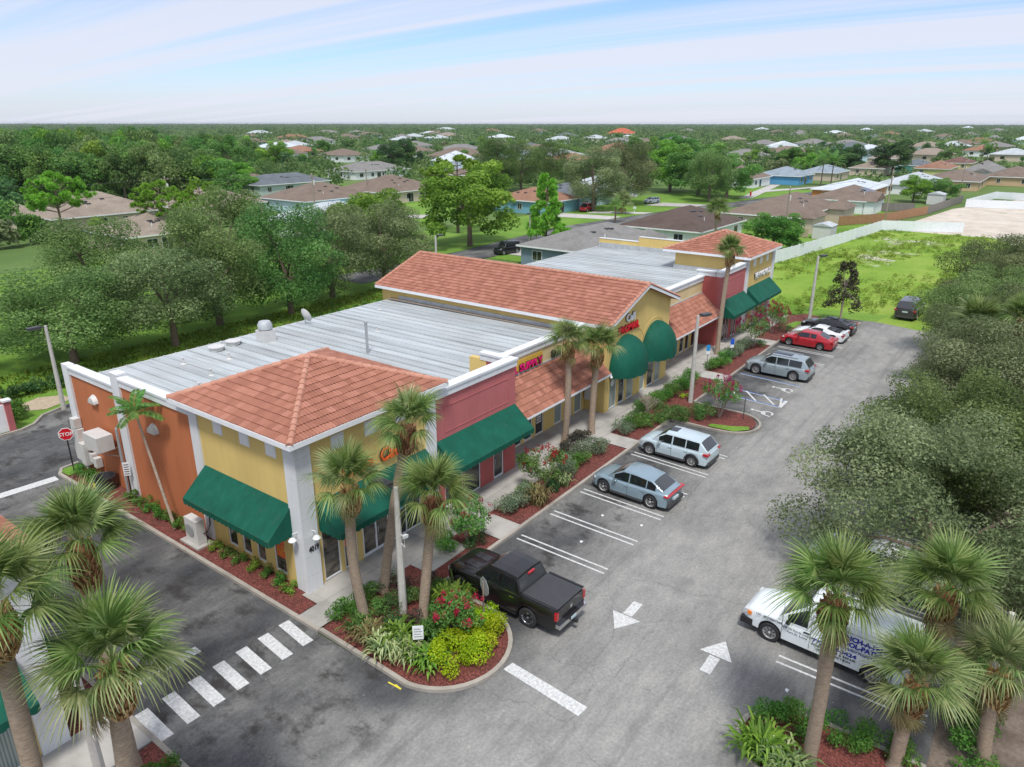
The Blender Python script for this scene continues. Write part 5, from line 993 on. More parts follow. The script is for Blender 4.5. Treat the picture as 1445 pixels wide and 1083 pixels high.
def fan_palm(label, base, top, R=2.1, nf=30, mat='frond', seed=0, trunk=.21, group='cabbage palms', boots=1.0, pale=.2):
    rng = random.Random(seed); b = Vector(base); t = Vector(top)-b
    root = thing('palm_tree', label, 'palm tree', tuple(b), 0, group)
    H_ = t.length; bend = Vector((rng.uniform(-.2, .2), rng.uniform(-.2, .2), 0)); pts = []; rr = []
    for k in range(15):
        s = k/14; pts.append(t*s+bend*math.sin(math.pi*s)); rr.append(trunk*(1.25 if k == 0 else 1.0)*(1-.08*s)*(1+.04*rng.uniform(-1, 1)))
    MB().tube(pts, rr, 12).build('trunk', M['palmtrunk'], root, smooth=60, world=False)
    ax = t.normalized(); m = MB(); tone = []; nb = 90; hb = boots
    m.tube([t-ax*hb*1.02, t-ax*hb*.75, t-ax*hb*.4, t, t+ax*.25], [trunk*1.0, trunk*1.38, trunk*1.5, trunk*1.2, trunk*.5], 12); tone += [.25]*len(m.f)
    u = ax.cross(Vector((1, 0, 0))).normalized(); w = ax.cross(u)
    for k in range(nb):                                     # split leaf bases round the head of the trunk
        s = k/nb; a = k*2.39996; r = trunk*(1.0+.55*math.sin(math.pi*min(1, s*1.05+.06))); c = t+ax*(-hb+hb*1.12*s)+(u*math.cos(a)+w*math.sin(a))*r; out = (u*math.cos(a)+w*math.sin(a)); tn = (-u*math.sin(a)+w*math.cos(a))
        for sg in (-1, 1):
            o = len(m.f); p = c+tn*sg*.05; q = c+tn*sg*.11+out*.10+ax*.20; wd = .03
            m.add([p-tn*wd-ax*.04, p+tn*wd-ax*.04, q+tn*wd*.7, q-tn*wd*.7, p-out*.04, q-out*.05], [(0, 1, 2, 3), (0, 3, 5, 4), (1, 4, 5, 2)]); tone += [rng.uniform(.2, 1)]*(len(m.f)-o)
    m.build('boots', M['boots'], root, world=False, tone=tone)
    sc = R/2.0
    for k in range(nf):
        s = (k+.5)/nf; az = k*2.39996+rng.uniform(-.2, .2); el = rad(86-80*s**.95+rng.uniform(-10, 10)); v = min(3, int(s*4)); mt = 'frondpale' if (mat == 'frondpale' or rng.random() < pale*s*1.6) else mat
        o = link('frond', frond(mt, v+4*rng.randint(0, 1)), root); z = t+ax*(.30-.12*s)
        q = rng.uniform(.88, 1.1)*sc; o.matrix_local = Matrix.Translation(z) @ Matrix.Rotation(az, 4, 'Z') @ Matrix.Rotation(-el, 4, 'Y') @ Matrix.Rotation(rng.uniform(-.35, .35), 4, 'X') @ Matrix.Diagonal((q, q, q, 1))
    for k in range(rng.randint(1, 3)):
        o = link('dead_frond', frond('drygrass', 2), root); q = sc*.8; o.matrix_local = Matrix.Translation(t-ax*.15) @ Matrix.Rotation(rng.uniform(0, 6.28), 4, 'Z') @ Matrix.Rotation(rad(rng.uniform(38, 66)), 4, 'Y') @ Matrix.Diagonal((q, q, q, 1))
    return root
fan_palm('cabbage palm nearest the crosswalk in the corner island, leaning left over the pilaster', (15.75, 18.9, .11), (15.5, 18.9, 6.05), 1.75, 21, seed=1)
fan_palm('cabbage palm of the corner island before the red wall, right of the light pole', (17.3, 17.25, .11), (17.75, 16.85, 5.25), 1.9, 21, seed=2)
fan_palm('tallest island palm, behind the light pole, reaching the corner tower roof', (17.55, 19.75, .11), (18.75, 19.05, 7.3), 1.8, 18, seed=3)
fan_palm('cabbage palm before the lean-to roof, left of a close pair', (34.9, 21.75, .11), (35.0, 21.75, 6.35), 1.65, 18, seed=4)
fan_palm('cabbage palm before the lean-to roof, right of a close pair, covering a dome awning', (37.1, 21.15, .11), (37.5, 21.15, 5.5), 1.8, 20, seed=5)
fan_palm('solitary slender palm with tidy round head before the far red wall', (58.1, 21.1, .11), (58.9, 21.1, 8.6), 1.5, 32, seed=6, trunk=.2)
fan_palm('cabbage palm at the drive mouth by the stop bar, with shaggy brown boots', (6.7, 19.45, .11), (6.7, 19.7, 7.75), 1.8, 26, seed=7, boots=1.3)
fan_palm('cabbage palm closest to the crosswalk end, low green head over the white bars', (4.8, 14.3, .11), (5.0, 14.4, 7.6), 1.85, 27, seed=8, boots=1.1, pale=.5)
fan_palm('cabbage palm at the left edge in front of the neighbouring shop', (3.35, 15.7, .11), (3.55, 15.8, 9.3), 1.8, 22, seed=9)
fan_palm('cabbage palm leaning over the white van from the lower planted island', (19.1, 2.75, .11), (18.6, 2.75, 6.4), 1.9, 26, seed=10)
fan_palm('cabbage palm in the lower right corner with pale tan trunk', (20.7, .6, .11), (20.75, .55, 3.1), 1.8, 24, mat='frond', seed=11, pale=.9)
fan_palm('cabbage palm behind the van, its head against the oak', (22.9, .5, .11), (22.6, .4, 5.3), 1.9, 25, seed=12)
fan_palm('pale drooping cabbage palm over the hedge at the right edge', (22.3, -1.6, .11), (22.6, -1.4, 3.2), 1.8, 25, mat='frondpale', seed=13)
fan_palm('cabbage palm head poking out of the oaks above the far SUV', (53.0, 2.6, 0), (53.0, 2.7, 6.6), 2.0, 30, seed=14); fan_palm('cabbage palm head among the oaks at the right edge', (53.5, .3, 0), (53.5, .4, 7.2), 1.9, 30, seed=15)
fan_palm('small fan palm behind the far tower roof', (107, 41.0, 0), (107, 41.0, 6.3), 2.3, 30, seed=16); fan_palm('low bushy fan palm on the front lawn beyond the dark roof', (*P(878, 302), 0), (*P(878, 302), 2.2), 2.9, 30, seed=17, mat='frondpale')
def feather_mesh(seed, L=1.9, n=26, w=.055, ll=.42, droop=.55):
    rng = np.random.default_rng(seed); V = []; F = []; T = []
    P_ = lambda t: np.array([L*(t-.10*t**3), 0, L*(.22*t-droop*t**2.2)])
    for i in range(n):
        t = .16+.84*i/n; c = P_(t); tg = P_(min(1, t+.02))-c; tg /= np.linalg.norm(tg)
        for s in (-1, 1):
            l = ll*math.sin(math.pi*(.16+.8*t))**.6*rng.uniform(.85, 1.1); d = tg*.55+np.array([0, s*.9, -.15+rng.uniform(-.1, .25)]); d /= np.linalg.norm(d); o = len(V); tip = c+d*l-np.array([0, 0, l*.3]); md = c+d*l*.5
            V += [tuple(c), tuple(md+tg*w*.5), tuple(tip), tuple(md-tg*w*.5)]; F.append((o, o+1, o+2, o+3)); T.append(rng.uniform(.1, .9))
    for i in range(6):
        a, b = P_(i/6), P_((i+1)/6); o = len(V); V += [tuple(a+(0, -.02, 0)), tuple(a+(0, .02, 0)), tuple(b+(0, .015, 0)), tuple(b+(0, -.015, 0))]; F.append((o, o+1, o+2, o+3)); T.append(.8)
    return V, F, T
FEATH = {}
def feather_palm(label, base, h, R, nf, mat='mid', seed=0, trunk=.1, lean=(0, 0), w=.055, group=None, tm='palebark'):
    rng = random.Random(seed); root = thing('palm_tree', label, 'palm tree', base, 0, group)
    pts = [(lean[0]*k/7, lean[1]*k/7, h*k/7) for k in range(8)]; MB().tube(pts, [trunk*(1.3-.5*k/7) for k in range(8)], 9).build('trunk', M[tm], root, smooth=60, world=False)
    for k in range(nf):
        s = (k+.5)/nf; v = k % 3; key = (mat, v, w)
        if key not in FEATH: V, F, T = feather_mesh(v+3, droop=(.4, .6, .8)[v], w=w, ll=.42 if w < .1 else .5); FEATH[key] = np_mesh('frond', np.array(V), np.array(F), M[mat], np.array(T))
        o = link('frond', FEATH[key], root); q = R/1.9*rng.uniform(.9, 1.1); o.matrix_local = Matrix.Translation(pts[-1]) @ Matrix.Rotation(k*2.4, 4, 'Z') @ Matrix.Rotation(-rad(75-75*s), 4, 'Y') @ Matrix.Diagonal((q, q, q, 1))
    return root
feather_palm('slim feather palm with thin bare trunk leaning against the orange side wall', (15.0, 31.6, .1), 5.9, 1.35, 13, 'mid', 3, .065, (-.3, 1.2), .11)
for lb, px, py, h, R in (('coconut palm with spreading crown in front of the blue house', 1158, 262, 7.5, 5.0), ('second coconut palm close beside the first, by the blue house', 1172, 262, 7, 4.8), ('feather palm on the green front lawn behind the dark roofs', 868, 314, 3.2, 2.6), ('tall feather palm beyond the brown roofs in the middle distance', 683, 245, 9, 4.5), ('feather palm beside the big dark oak in the middle distance', 710, 243, 7, 4.5), ('feather palm in front of the terracotta-roofed house', 793, 236, 8, 4.0), ('feather palm before the right-hand brown roofs', 1383, 232, 9, 5), ('small feather palm by the blue garage', 1121, 255, 4, 2.5), ('tall feather palm behind the far brown roofs', 1388, 218, 10, 5)): feather_palm(lb, (*P(px, py), 0), h, R, 16, 'mid', int(px), .16, tm='bark')

# ------------------------------------------------------------ trees
def limb_mesh(h, rt, clumps, rng, frac=.35, nl=7, lean=(0, 0)):
    m = MB(); top = Vector((lean[0], lean[1], h*frac)); m.tube([(0, 0, -.1), (lean[0]*.3, lean[1]*.3, h*frac*.5), tuple(top)], [rt*1.25, rt, rt*.85], 9)
    cs = sorted(clumps, key=lambda c: rng.random())[:nl]
    for c in cs:
        e = Vector(c[:3]); md = top.lerp(e, .5)+Vector((rng.uniform(-.4, .4), rng.uniform(-.4, .4), rng.uniform(.0, .5)))*rt*2; m.tube([tuple(top-Vector((0, 0, .1))), tuple(md), tuple(e)], [rt*.6, rt*.36, rt*.1], 6)
        for c2 in rng.sample(list(clumps), min(2, len(clumps))):
            e2 = Vector(c2[:3])
            if (e2-md).length < h*.45: m.tube([tuple(md), tuple(md.lerp(e2, .55)+Vector((0, 0, rt))), tuple(e2)], [rt*.28, rt*.18, rt*.05], 5)
    return m
def dome_clumps(a, h0, h1, n, rng, cr=(.24, .40), shell=(.35, 1.0), flatbase=True):
    out = []
    for k in range(n):
        for _ in range(20):
            d = Vector((rng.gauss(0, 1), rng.gauss(0, 1), rng.gauss(.25, .8))).normalized(); r = rng.uniform(*shell)**.6
            x, y, z = d.x*a*r, d.y*a*r, d.z*r
            if z > -.55: break
        zz = h0+(h1-h0)*(z+.55)/1.55; out.append((x*.86, y*.86, zz, a*rng.uniform(*cr)))
    return out
TREE = {}
def tree_kind(key, a, h0, h1, ncl, nleaf, size, seed, rt=.25, frac=.35, cr=(.24, .40), up=.25, aspect=.5, flat=.8):
    rng = random.Random(seed); nr = np.random.default_rng(seed); cl = dome_clumps(a, h0, h1, ncl, rng, cr)
    V, F, T = cloud(cl, nleaf, size, nr, aspect, .45, up, flat)
    TREE[key] = (limb_mesh(h1, rt, cl, rng, frac).mesh('trunk', M['bark'], 60), np_mesh('crown', V, F, M['oak'], T))
def put_tree(key, label, x, y, s=1.0, mat='oak', rz=None, group=None, sz=None, name='tree', bark=None, cat='tree'):
    r = thing(name, label, cat, (x, y, 0), random.uniform(0, 6.28) if rz is None else rz, group); tm, cm = TREE[key]
    for nm, me, mt in (('trunk', tm, bark), ('crown', cm, mat)):
        o = link(nm, me, r); o.scale = (s, s, sz or s)
        if mt: o.material_slots[0].link = 'OBJECT'; o.material_slots[0].material = M[mt]
    return r
for v in range(3): tree_kind(('bigoak', v), 6.3, 1.6, 8.2, 66, 62000, .15, 60+v, .17, .30, (.15, .27), flat=.72)
for v in range(3): tree_kind(('backoak', v), 5.2, 2.2, 9.8, 46, 26000, .21, 70+v, .24, .36, (.20, .34))
for v in range(2): tree_kind(('broad', v), 6.0, 1.7, 12.5, 38, 14000, .40, 80+v, .28, .3, (.18, .32), aspect=.62)
for v in range(4): tree_kind(('wood', v), 6.5, 1.2, 13.0, 30, 4600, .66, 90+v, .3, .3, (.22, .36), aspect=.6)
for v in range(5): tree_kind(('far', v), 4.4, .6, 6.6, 18, 1500, .72, 110+v, .25, .3, (.28, .42), aspect=.65)
def pine_kind(key, h, a, tiers, seed, size=.55, ntuft=34, h0=.35, dome=False):
    rng = random.Random(seed); nr = np.random.default_rng(seed); cl = []; m = MB().tube([(0, 0, -.1), (.1, 0, h*.5), (0, .1, h)], [.22, .16, .05], 8)
    for k in range(tiers):
        s = k/(tiers-1); z = h*(h0+(1-h0)*s); R = a*((1-s*.75) if not dome else math.sqrt(max(.05, 1-(1.5*s-.5)**2)))*rng.uniform(.75, 1.05)
        nb = max(3, int(7-4*s))
        for j in range(nb):
            az = rng.uniform(0, 6.28); e = Vector((math.cos(az)*R, math.sin(az)*R, z+R*.12)); m.tube([(0, 0, z-R*.1), tuple(e*.6+Vector((0, 0, z*.4))), tuple(e)], [.06, .04, .02], 5)
            for q in range(rng.randint(4, 7)): cl.append((e.x*rng.uniform(.5, 1.05)+rng.uniform(-.3, .3), e.y*rng.uniform(.5, 1.05)+rng.uniform(-.3, .3), e.z+rng.uniform(-.2, .4), rng.uniform(.35, .62)))
    cl = np.array(cl); C = []; D = []; tone = []
    for c in cl:
        d = unit(nr.normal(size=(ntuft, 3))+np.array([0, 0, .6])); C.append(c[:3]+d*c[3]*.5); D.append(d); tone += list(np.clip(nr.random()*.4+nr.random(ntuft)*.5, 0, 1))
    C = np.concatenate(C); D = np.concatenate(D); Nn = unit(np.cross(D, nr.normal(size=D.shape)))
    V, F = leaf_arrays(C, Nn, size*(.7+.6*nr.random(len(C))), .26, nr, D); TREE[key] = (m.mesh('trunk', M['bark'], 60), np_mesh('crown', V, F, M['pine'], np.array(tone)))
pine_kind(('pine', 0), 11, 3.4, 11, 5, .5, 60, .30); pine_kind(('pine', 1), 10.5, 4.6, 9, 6, .5, 60, .55, True); pine_kind(('pine', 2), 10.5, 5.2, 9, 7, .5, 60, .5, True)
# oaks along the right side of the lot
for v, x, y, s, sz, mt, lb in ((0, 31.0, 1.2, 1.05, .9, 'sideoak', 'grey-green live oak overhanging the white pickup, nearest of the oaks'), (1, 40.5, 0.3, 1.06, .92, 'oak', 'live oak reaching over the aisle opposite the double-striped stalls'), (2, 50.2, .8, 1.0, .92, 'sideoak', 'live oak opposite the accessible bays with a palm at its back'), (0, 60.0, 1.2, 1.0, .95, 'oakgrey', 'darker live oak opposite the silver SUV'), (1, 70.5, 1.4, 1.08, 1.0, 'oak', 'live oak at the far end of the lot beside the brown SUV'), (2, 82.5, 2.2, 1.08, 1.05, 'oakgrey', 'deep green oak past the end of the lot, right of the brown SUV'), (1, 30.0, -8.5, 1.1, .95, 'sideoak', 'grey-green live oak at the right edge, behind the nearest oak'), (2, 41, -9, 1.1, 1.0, 'sideoak', 'live oak at the right edge behind the second row'), (0, 54, -9.5, 1.1, 1.05, 'oak', 'live oak in the back row at the right edge'), (2, 68, -10, 1.15, 1.1, 'oakgrey', 'broad oak of the back row near the far end'), (0, 92, -6, 1.3, 1.2, 'oakgrey', 'large dark oak standing in the weedy lot at the right edge')):
    put_tree(('bigoak', v), lb, x, y, s, mt, group='live oaks along the right of the lot', sz=sz, rz=v*1.7+x)
# trees behind the plaza on the grass
for i, (x, y, s, sz, v, mt, lb) in enumerate(((12.5, 66, 1.26, 0.79, 0, 'oakgrey', 'grey-green oak behind the alley at the left edge'), (24.3, 63.2, 1.26, 0.77, 1, 'oak', 'spreading oak behind the alley light pole, left of the orange wall'), (32.0, 61.2, 1.20, 0.90, 2, 'oakgrey', 'oak with straight dark trunk behind the metal roof'), (38.5, 64.5, 1.26, 1.12, 0, 'oak', 'tall oak behind the metal roof, right of the straight-trunked one'), (45.5, 62.5, 1.20, 1.09, 1, 'darkoak', 'darker oak above the black cars behind the roof'), (53.2, 65, 1.20, 1.04, 2, 'oakgrey', 'grey-green oak left of the gabled roof end'), (60.5, 64.0, 1.14, 1.01, 0, 'oakgrey', 'oak just behind the left end of the gabled tile roof'), (18, 76, 1.32, 0.75, 2, 'oakgrey', 'grey-green oak in the second row at the left'), (33.5, 78, 1.26, 0.95, 1, 'oak', 'oak in the second row over the tan house roof'), (48, 77, 1.20, 1.20, 0, 'oak', 'oak in the second row before the pale roof'), (3, 60, 1.20, 0.94, 1, 'darkoak', 'dark oak beside the enclosure at the far left'))):
    put_tree(('backoak', v), lb, x, y, s, mt, group='oaks on the grass behind the plaza', sz=sz)
put_tree(('broad', 0), 'big bright green shade tree behind the gabled roof', 90.5, 75.5, 1.4, 'bright', sz=1.10); put_tree(('broad', 1), 'bright green tree left of the biggest bright one', 70.5, 77.5, 1.12, 'bright', sz=.76); put_tree(('pine', 1), 'round-topped pine peeking up behind the big bright tree', 101, 87, 1.35, 'pine', sz=1.2); put_tree(('broad', 1), 'yellow-green tree between the bright ones', 77, 82, .85, 'bright', sz=.74)
put_tree(('pine', 0), 'slender open pine standing behind the metal roof by the blue-walled house', 89.5, 60.0, 1.02, 'pine'); put_tree(('pine', 1), 'flat-topped bright pine over the left brown roof', *P(95, 352), 1.05, 'pine'); put_tree(('pine', 2), 'bright spreading pine before the tan house roof', *P(235, 345), .95, 'pine', sz=.9); put_tree(('pine', 2), 'second bright pine beside the tan roof, farther right', *P(290, 335), .85, 'pine', sz=.85)
# bronze magnolia and crape myrtles
rng = random.Random(9); nr = np.random.default_rng(9); cl = [(math.cos(a)*r, math.sin(a)*r, z, .42) for z, r in [(1.7+i*.42, 1.5*(1-i/12)**.8) for i in range(11)] for a in [rng.uniform(0, 6.28) for _ in range(6)]]
V, F, T = cloud(cl, 2600, .25, nr, .45, .5); TREE['magnolia'] = (limb_mesh(6, .09, cl, rng, .6, 8).mesh('trunk', M['palebark'], 60), np_mesh('crown', V, F, M['bronze'], T)); put_tree('magnolia', 'young magnolia with bronze-backed leaves in the end island', 75.6, 15.3, 1.0, 'bronze', name='magnolia_tree')
def crape(label, x, y, h, R, seed, fl='flower', nf=26, mat='mid', group='crape myrtles in the front beds'):
    rng = random.Random(seed); nr = np.random.default_rng(seed); r = thing('crape_myrtle', label, 'tree', (x, y, .11), 0, group); m = MB(); cl = []
    for k in range(6):
        a = k*1.05+rng.uniform(-.3, .3); e = Vector((math.cos(a)*R*.55, math.sin(a)*R*.55, h*.62)); m.tube([(math.cos(a)*.06, math.sin(a)*.06, 0), tuple(e*.45+Vector((0, 0, .1))), tuple(e)], [.035, .028, .014], 6)
    for k in range(24):
        a = rng.uniform(0, 6.28); q = R*math.sqrt(rng.random())*.85; cl.append((math.cos(a)*q, math.sin(a)*q, h*(.45+.42*rng.random()*(1-.5*(q/R)**2)), R*.3))
    m.build('trunk', M['palebark'], r, smooth=60, world=False); V, F, T = cloud(cl, 2300, .14, nr, .45, .4); link('crown', np_mesh('crown', V, F, M[mat], T), r)
    fc = [];
    for k in range(nf):
        a = rng.uniform(0, 6.28); q = R*math.sqrt(rng.random())*1.05; fc.append((math.cos(a)*q, math.sin(a)*q, h*(.98-.28*(q/R)**2)+rng.uniform(-.2, .08), rng.uniform(.09, .17)))
    V, F, T = cloud(fc, nf*26, .08, nr, .7, .3, flat=1.3); link('blossom', np_mesh('blossom', V, F, M[fl], T), r); return r
crape('red-flowered crape myrtle bush between palms and black pickup', 22.6, 19.25, 2.5, 1.15, 1, 'redflower', 22); crape('crape myrtle with pink tips in the bed opposite the steel blue car', 28.9, 19.3, 2.7, 1.35, 2, 'redflower', 24); crape('pink crape myrtle at the island tip beside the hatched bay', 44.6, 15.6, 3.0, 1.3, 3, 'flower', 40); crape('pink crape myrtle by the far palm and red saloon', 62.0, 19.4, 3.1, 1.5, 4, 'redflower', 60); crape('pink crape myrtle near the far tower', 67.9, 19.6, 3.0, 1.5, 5, 'redflower', 60); crape('pink-flowered bush inside the corner island beside the stop sign', 17.35, 15.45, 1.75, 1.0, 6, 'flower', 26)

# ------------------------------------------------------------ shrubs and clumps
def shrub(label, x, y, rx, ry, h, mat, n=900, size=.11, seed=0, name='shrub', flowers=None, group=None, z=.11, aspect=.5):
    nr = np.random.default_rng(seed+int(x*7+y*13)); rng = random.Random(seed+int(x*31)); cl = []
    for k in range(max(8, int(rx*ry*14))):
        a = rng.uniform(0, 6.28); q = math.sqrt(rng.random())*.85; cl.append((math.cos(a)*q*rx, math.sin(a)*q*ry, h*(.25+.5*rng.random()*(1-.45*q*q)), min(h*.42, rx*.5, .45)*rng.uniform(.7, 1.1)))
    V, F, T = cloud(cl, n, size, nr, aspect, .45, .3); V[:, 2] = np.maximum(V[:, 2], .02); o = link(name, np_mesh(name, V, F, M[mat], T), None, (x, y, z)); tag(o, label, 'shrub', group)
    if flowers:
        fc = [(c[0]*1.1, c[1]*1.1, c[2]+c[3]*1.0, .07) for c in cl[:flowers[1]]]; V, F, T = cloud(fc, flowers[1]*20, .07, nr, .7, .3); link('blossom', np_mesh('blossom', V, F, M[flowers[0]], T), o)
    return o
def clump(label, x, y, R, h, mat, n=90, seed=0, w=.035, group=None, z=.11, name='grass_clump', stripe=False):
    rng = random.Random(seed+int(x*17+y)); V = []; F = []; T = []
    for k in range(n):
        a = rng.uniform(0, 6.28); L = R*rng.uniform(.55, 1.1); hh = h*rng.uniform(.6, 1.1); c = Vector((rng.gauss(0, R*.22), rng.gauss(0, R*.22), 0)); d = Vector((math.cos(a), math.sin(a), 0)); s = Vector((-d.y, d.x, 0)); t = rng.uniform(.75, 1) if (stripe and rng.random() < .5) else rng.random()*.8; prev = None
        for q, ww in ((0, .7), (.35, 1), (.7, .8), (1, .1)):
            p = c+d*L*q+Vector((0, 0, hh*(1-(2*q*.72-1)**2)*1.0)); p.z = max(.01, hh*math.sin(math.pi*min(.98, q*.72))); e = (tuple(p-s*w*ww), tuple(p+s*w*ww))
            if prev: o = len(V); V += [prev[0], prev[1], e[1], e[0]]; F.append((o, o+1, o+2, o+3)); T.append(t)
            prev = e
    o = link(name, np_mesh(name, np.array(V), np.array(F), M[mat], np.array(T)), None, (x, y, z)); return tag(o, label, 'plant', group)
sh = shrub
sh('rounded green hedge shrub at the crosswalk corner of the palm island', 15.6, 19.75, .75, .6, .95, 'hedge', 1500, .10); sh('second green shrub of the hedge beside the leaning palm', 16.5, 19.7, .6, .5, .95, 'hedge', 1200, .10)
sh('sparse pale shrub by the walk behind the leaning palm', 17.0, 19.8, .5, .4, .8, 'silver', 420, .09); sh('sparse grey shrub between light pole and walk', 18.2, 19.8, .6, .4, .9, 'silver', 480, .09); sh('dull dark shrub around the foot of the light pole', 16.9, 18.5, .8, .7, .8, 'dark', 1000, .09); sh('dull purple-grey low shrub left of the two trunks', 17.9, 18.9, .8, .6, .7, 'burgundy', 800, .08); sh('dark shrub behind the front palm trunk', 18.4, 17.7, .7, .6, .8, 'darkoak', 900, .09)
for k, (x, y, mt) in enumerate(((16.0, 17.7, 'dark'), (16.3, 18.9, 'mid'), (17.5, 18.5, 'darkoak'), (18.1, 17.0, 'dark'), (16.4, 17.2, 'burgundy'), (18.7, 17.7, 'mid'), (17.2, 16.4, 'mid'))): sh('dark low shrub filling the palm island, '+('left of the sign', 'beneath the leaning palm', 'right of the lamp post', 'behind the lily clump', 'between two ferns', 'nearest the pickup', 'under the front palm trunk')[k], x, y, .7, .6, .72, mt, 900, .09, k+50, group='filler shrubs of the palm island')
sh('dull low shrub at the pickup nose', 19.0, 18.6, .6, .5, .7, 'burgundy', 600, .08)
clump('dry brown grass clump at the kerb of the palm island', 15.0, 17.9, .75, .65, 'drygrass', 130, 1); clump('dark green strap-leaf clump under the leaning palm', 15.2, 18.6, .7, .6, 'mid', 120, 2); clump('white-striped lily clump along the left kerb of the island', 14.95, 16.9, .85, .65, 'frondpale', 150, 3, .04, stripe=True); clump('white-striped lily clump next to the small white sign', 15.2, 16.1, .8, .6, 'frondpale', 130, 4, .04, stripe=True)
clump('bright green fern clump behind the small white sign', 15.7, 16.8, .8, .75, 'bright', 130, 5, .05); clump('bright green fern clump at the tip, left of the lime hedge', 15.4, 15.2, .8, .6, 'bright', 130, 6, .05); clump('green strap-leaf clump between trunk and pink bush', 16.5, 16.0, .75, .7, 'mid', 130, 7, .04); clump('lush green lily clump beside the pickup front wheel', 18.5, 16.7, .95, .85, 'bright', 200, 8, .04)
for k, (x, y, rx, ry) in enumerate(((15.95, 14.65, 1.0, .8), (16.9, 14.25, 1.05, .8), (17.8, 14.45, .95, .8), (18.3, 15.2, .8, .9), (16.4, 15.1, .7, .6))): sh(('lime hedge shrub at the left end of the bright hedge', 'lime hedge shrub at the kerb tip, middle of the bright hedge', 'lime hedge shrub right of the middle one, nearest the stop bar', 'lime hedge shrub at the foot of the stop sign post', 'lime hedge shrub set back beneath the pink bush')[k], x, y, rx, ry, .98, 'lime', 2200, .10, k, group='lime hedge of the corner island')
sh('green shrub left of the red-flowered bush by the walk', 21.6, 19.6, .8, .6, 1.0, 'hedge', 1300, .10); sh('dark green shrub under the red-flowered bush', 22.9, 19.0, .8, .6, .8, 'dark', 900, .09)
for k, (x, y, rx, h, mt, lb) in enumerate(((26.2, 19.5, .75, 1.0, 'silver', 'silver shrub at the near end of the bed opposite the red wall'), (27.1, 19.55, .75, 1.05, 'silver', 'silver shrub second in the bed opposite the red wall'), (27.9, 19.6, .7, 1.0, 'mid', 'green shrub just left of the pink-tipped crape myrtle'), (29.6, 19.0, .75, .8, 'dark', 'dark shrub beneath the pink-tipped crape myrtle'), (31.2, 19.5, .85, 1.15, 'silver', 'silver shrub in front of the steel blue car'), (32.4, 19.55, .9, 1.2, 'hedge', 'green shrub between two silver ones opposite the steel blue car'), (33.6, 19.5, .9, 1.15, 'silver', 'silver shrub under the left palm of the pair'), (34.8, 19.45, .8, 1.1, 'silver', 'silver shrub at the crossing under the right palm'), (34.2, 20.9, .6, 1.0, 'burgundy', 'dull purple shrub at the left palm foot'), (35.9, 21.2, .6, .9, 'burgundy', 'dull purple shrub between the palm pair'), (38.4, 19.5, .8, 1.2, 'silver', 'silver shrub in front of the ice blue car'), (39.4, 19.6, .8, 1.2, 'hedge', 'green shrub left of the bare twig bush'), (40.3, 18.9, .8, .9, 'mid', 'yellow-green shrub under the bare twig bush'), (41.9, 20.0, .7, 1.2, 'mid', 'green shrub with a few red blooms behind the bare bush'))): sh(lb, x, y, rx*1.15, rx*.88, h, mt, 1700, .10, k, group='shrubs of the front beds', flowers=('redflower', 4) if k == 13 else None)
clump('pale ornamental grass clump at the kerb opposite the red wall', 27.6, 18.75, .75, .95, 'drygrass', 130, 9); clump('yellowish grass clump beside the crape myrtle trunk', 30.1, 18.8, .6, .7, 'frondpale', 90, 10)
for k in range(7): sh(f'bright hedge shrub beside the walk, {("first", "second", "third", "fourth", "fifth", "sixth", "seventh")[k]} from the dome awnings', 43.0+k*1.15, 20.0-.02*k, .82, .68, 1.25, 'hedge', 1500, .10, k, group='hedge row between domes and lean-to')
for k in range(5): sh(f'dark oleander of the island hedge, {("nearest the bare bush", "second from the bare bush", "in the middle", "second from the crape myrtle", "nearest the crape myrtle")[k]}', 41.6+k*.62, 18.4-k*.52, .85, .75, 1.25, 'darkoak', 1300, .10, k+20, group='dark hedge of the island')
sh('small lime shrub at the foot of the middle light pole', 46.6, 18.9, .4, .4, .6, 'lime', 350, .09)
for k in range(8): sh(f'silver-green shrub row beside the accessible bays, {("first", "second", "third", "fourth", "fifth", "sixth", "seventh", "eighth")[k]} from the crossing', 54.0+k*1.05, 19.7, .8, .72, 1.2, 'silver' if k > 2 else 'hedge', 1500, .10, k+40, group='silver hedge by the accessible bays')
sh('low green shrub under the far crape myrtle', 62.8, 18.9, .6, .5, .7, 'hedge', 500, .1); sh('green shrub below the crape myrtle near the far tower', 68.6, 18.6, .7, .6, .8, 'dark', 600, .1); sh('silver shrub at the far corner beside the verge', 71.6, 20.0, 1.0, .8, 1.3, 'silver', 1000, .11)
# bare bush
r = thing('bare_bush', 'bare twiggy bush with pale bent stem by the dome awnings', 'shrub', (40.9, 19.3, .11)); m = MB(); rng = random.Random(3)
def twig(p, d, L, rr, dep):
    q = p+d*L; m.tube([tuple(p), tuple((p+q)/2+Vector((rng.uniform(-.05, .05), rng.uniform(-.05, .05), .02))), tuple(q)], [rr, rr*.85, rr*.65], 4, cap=False)
    if dep:
        for k in range(3 if dep > 1 else 4): twig(q, (d+Vector((rng.uniform(-.8, .8), rng.uniform(-.8, .8), rng.uniform(-.15, .5)))).normalized(), L*.72, rr*.6, dep-1)
for k in range(4): twig(Vector((0, 0, 0)), Vector((rng.uniform(-.4, .4), rng.uniform(-.4, .4), 1)).normalized(), .65, .03, 4)
m.build('twigs', M['deadtwig'], r, world=False)
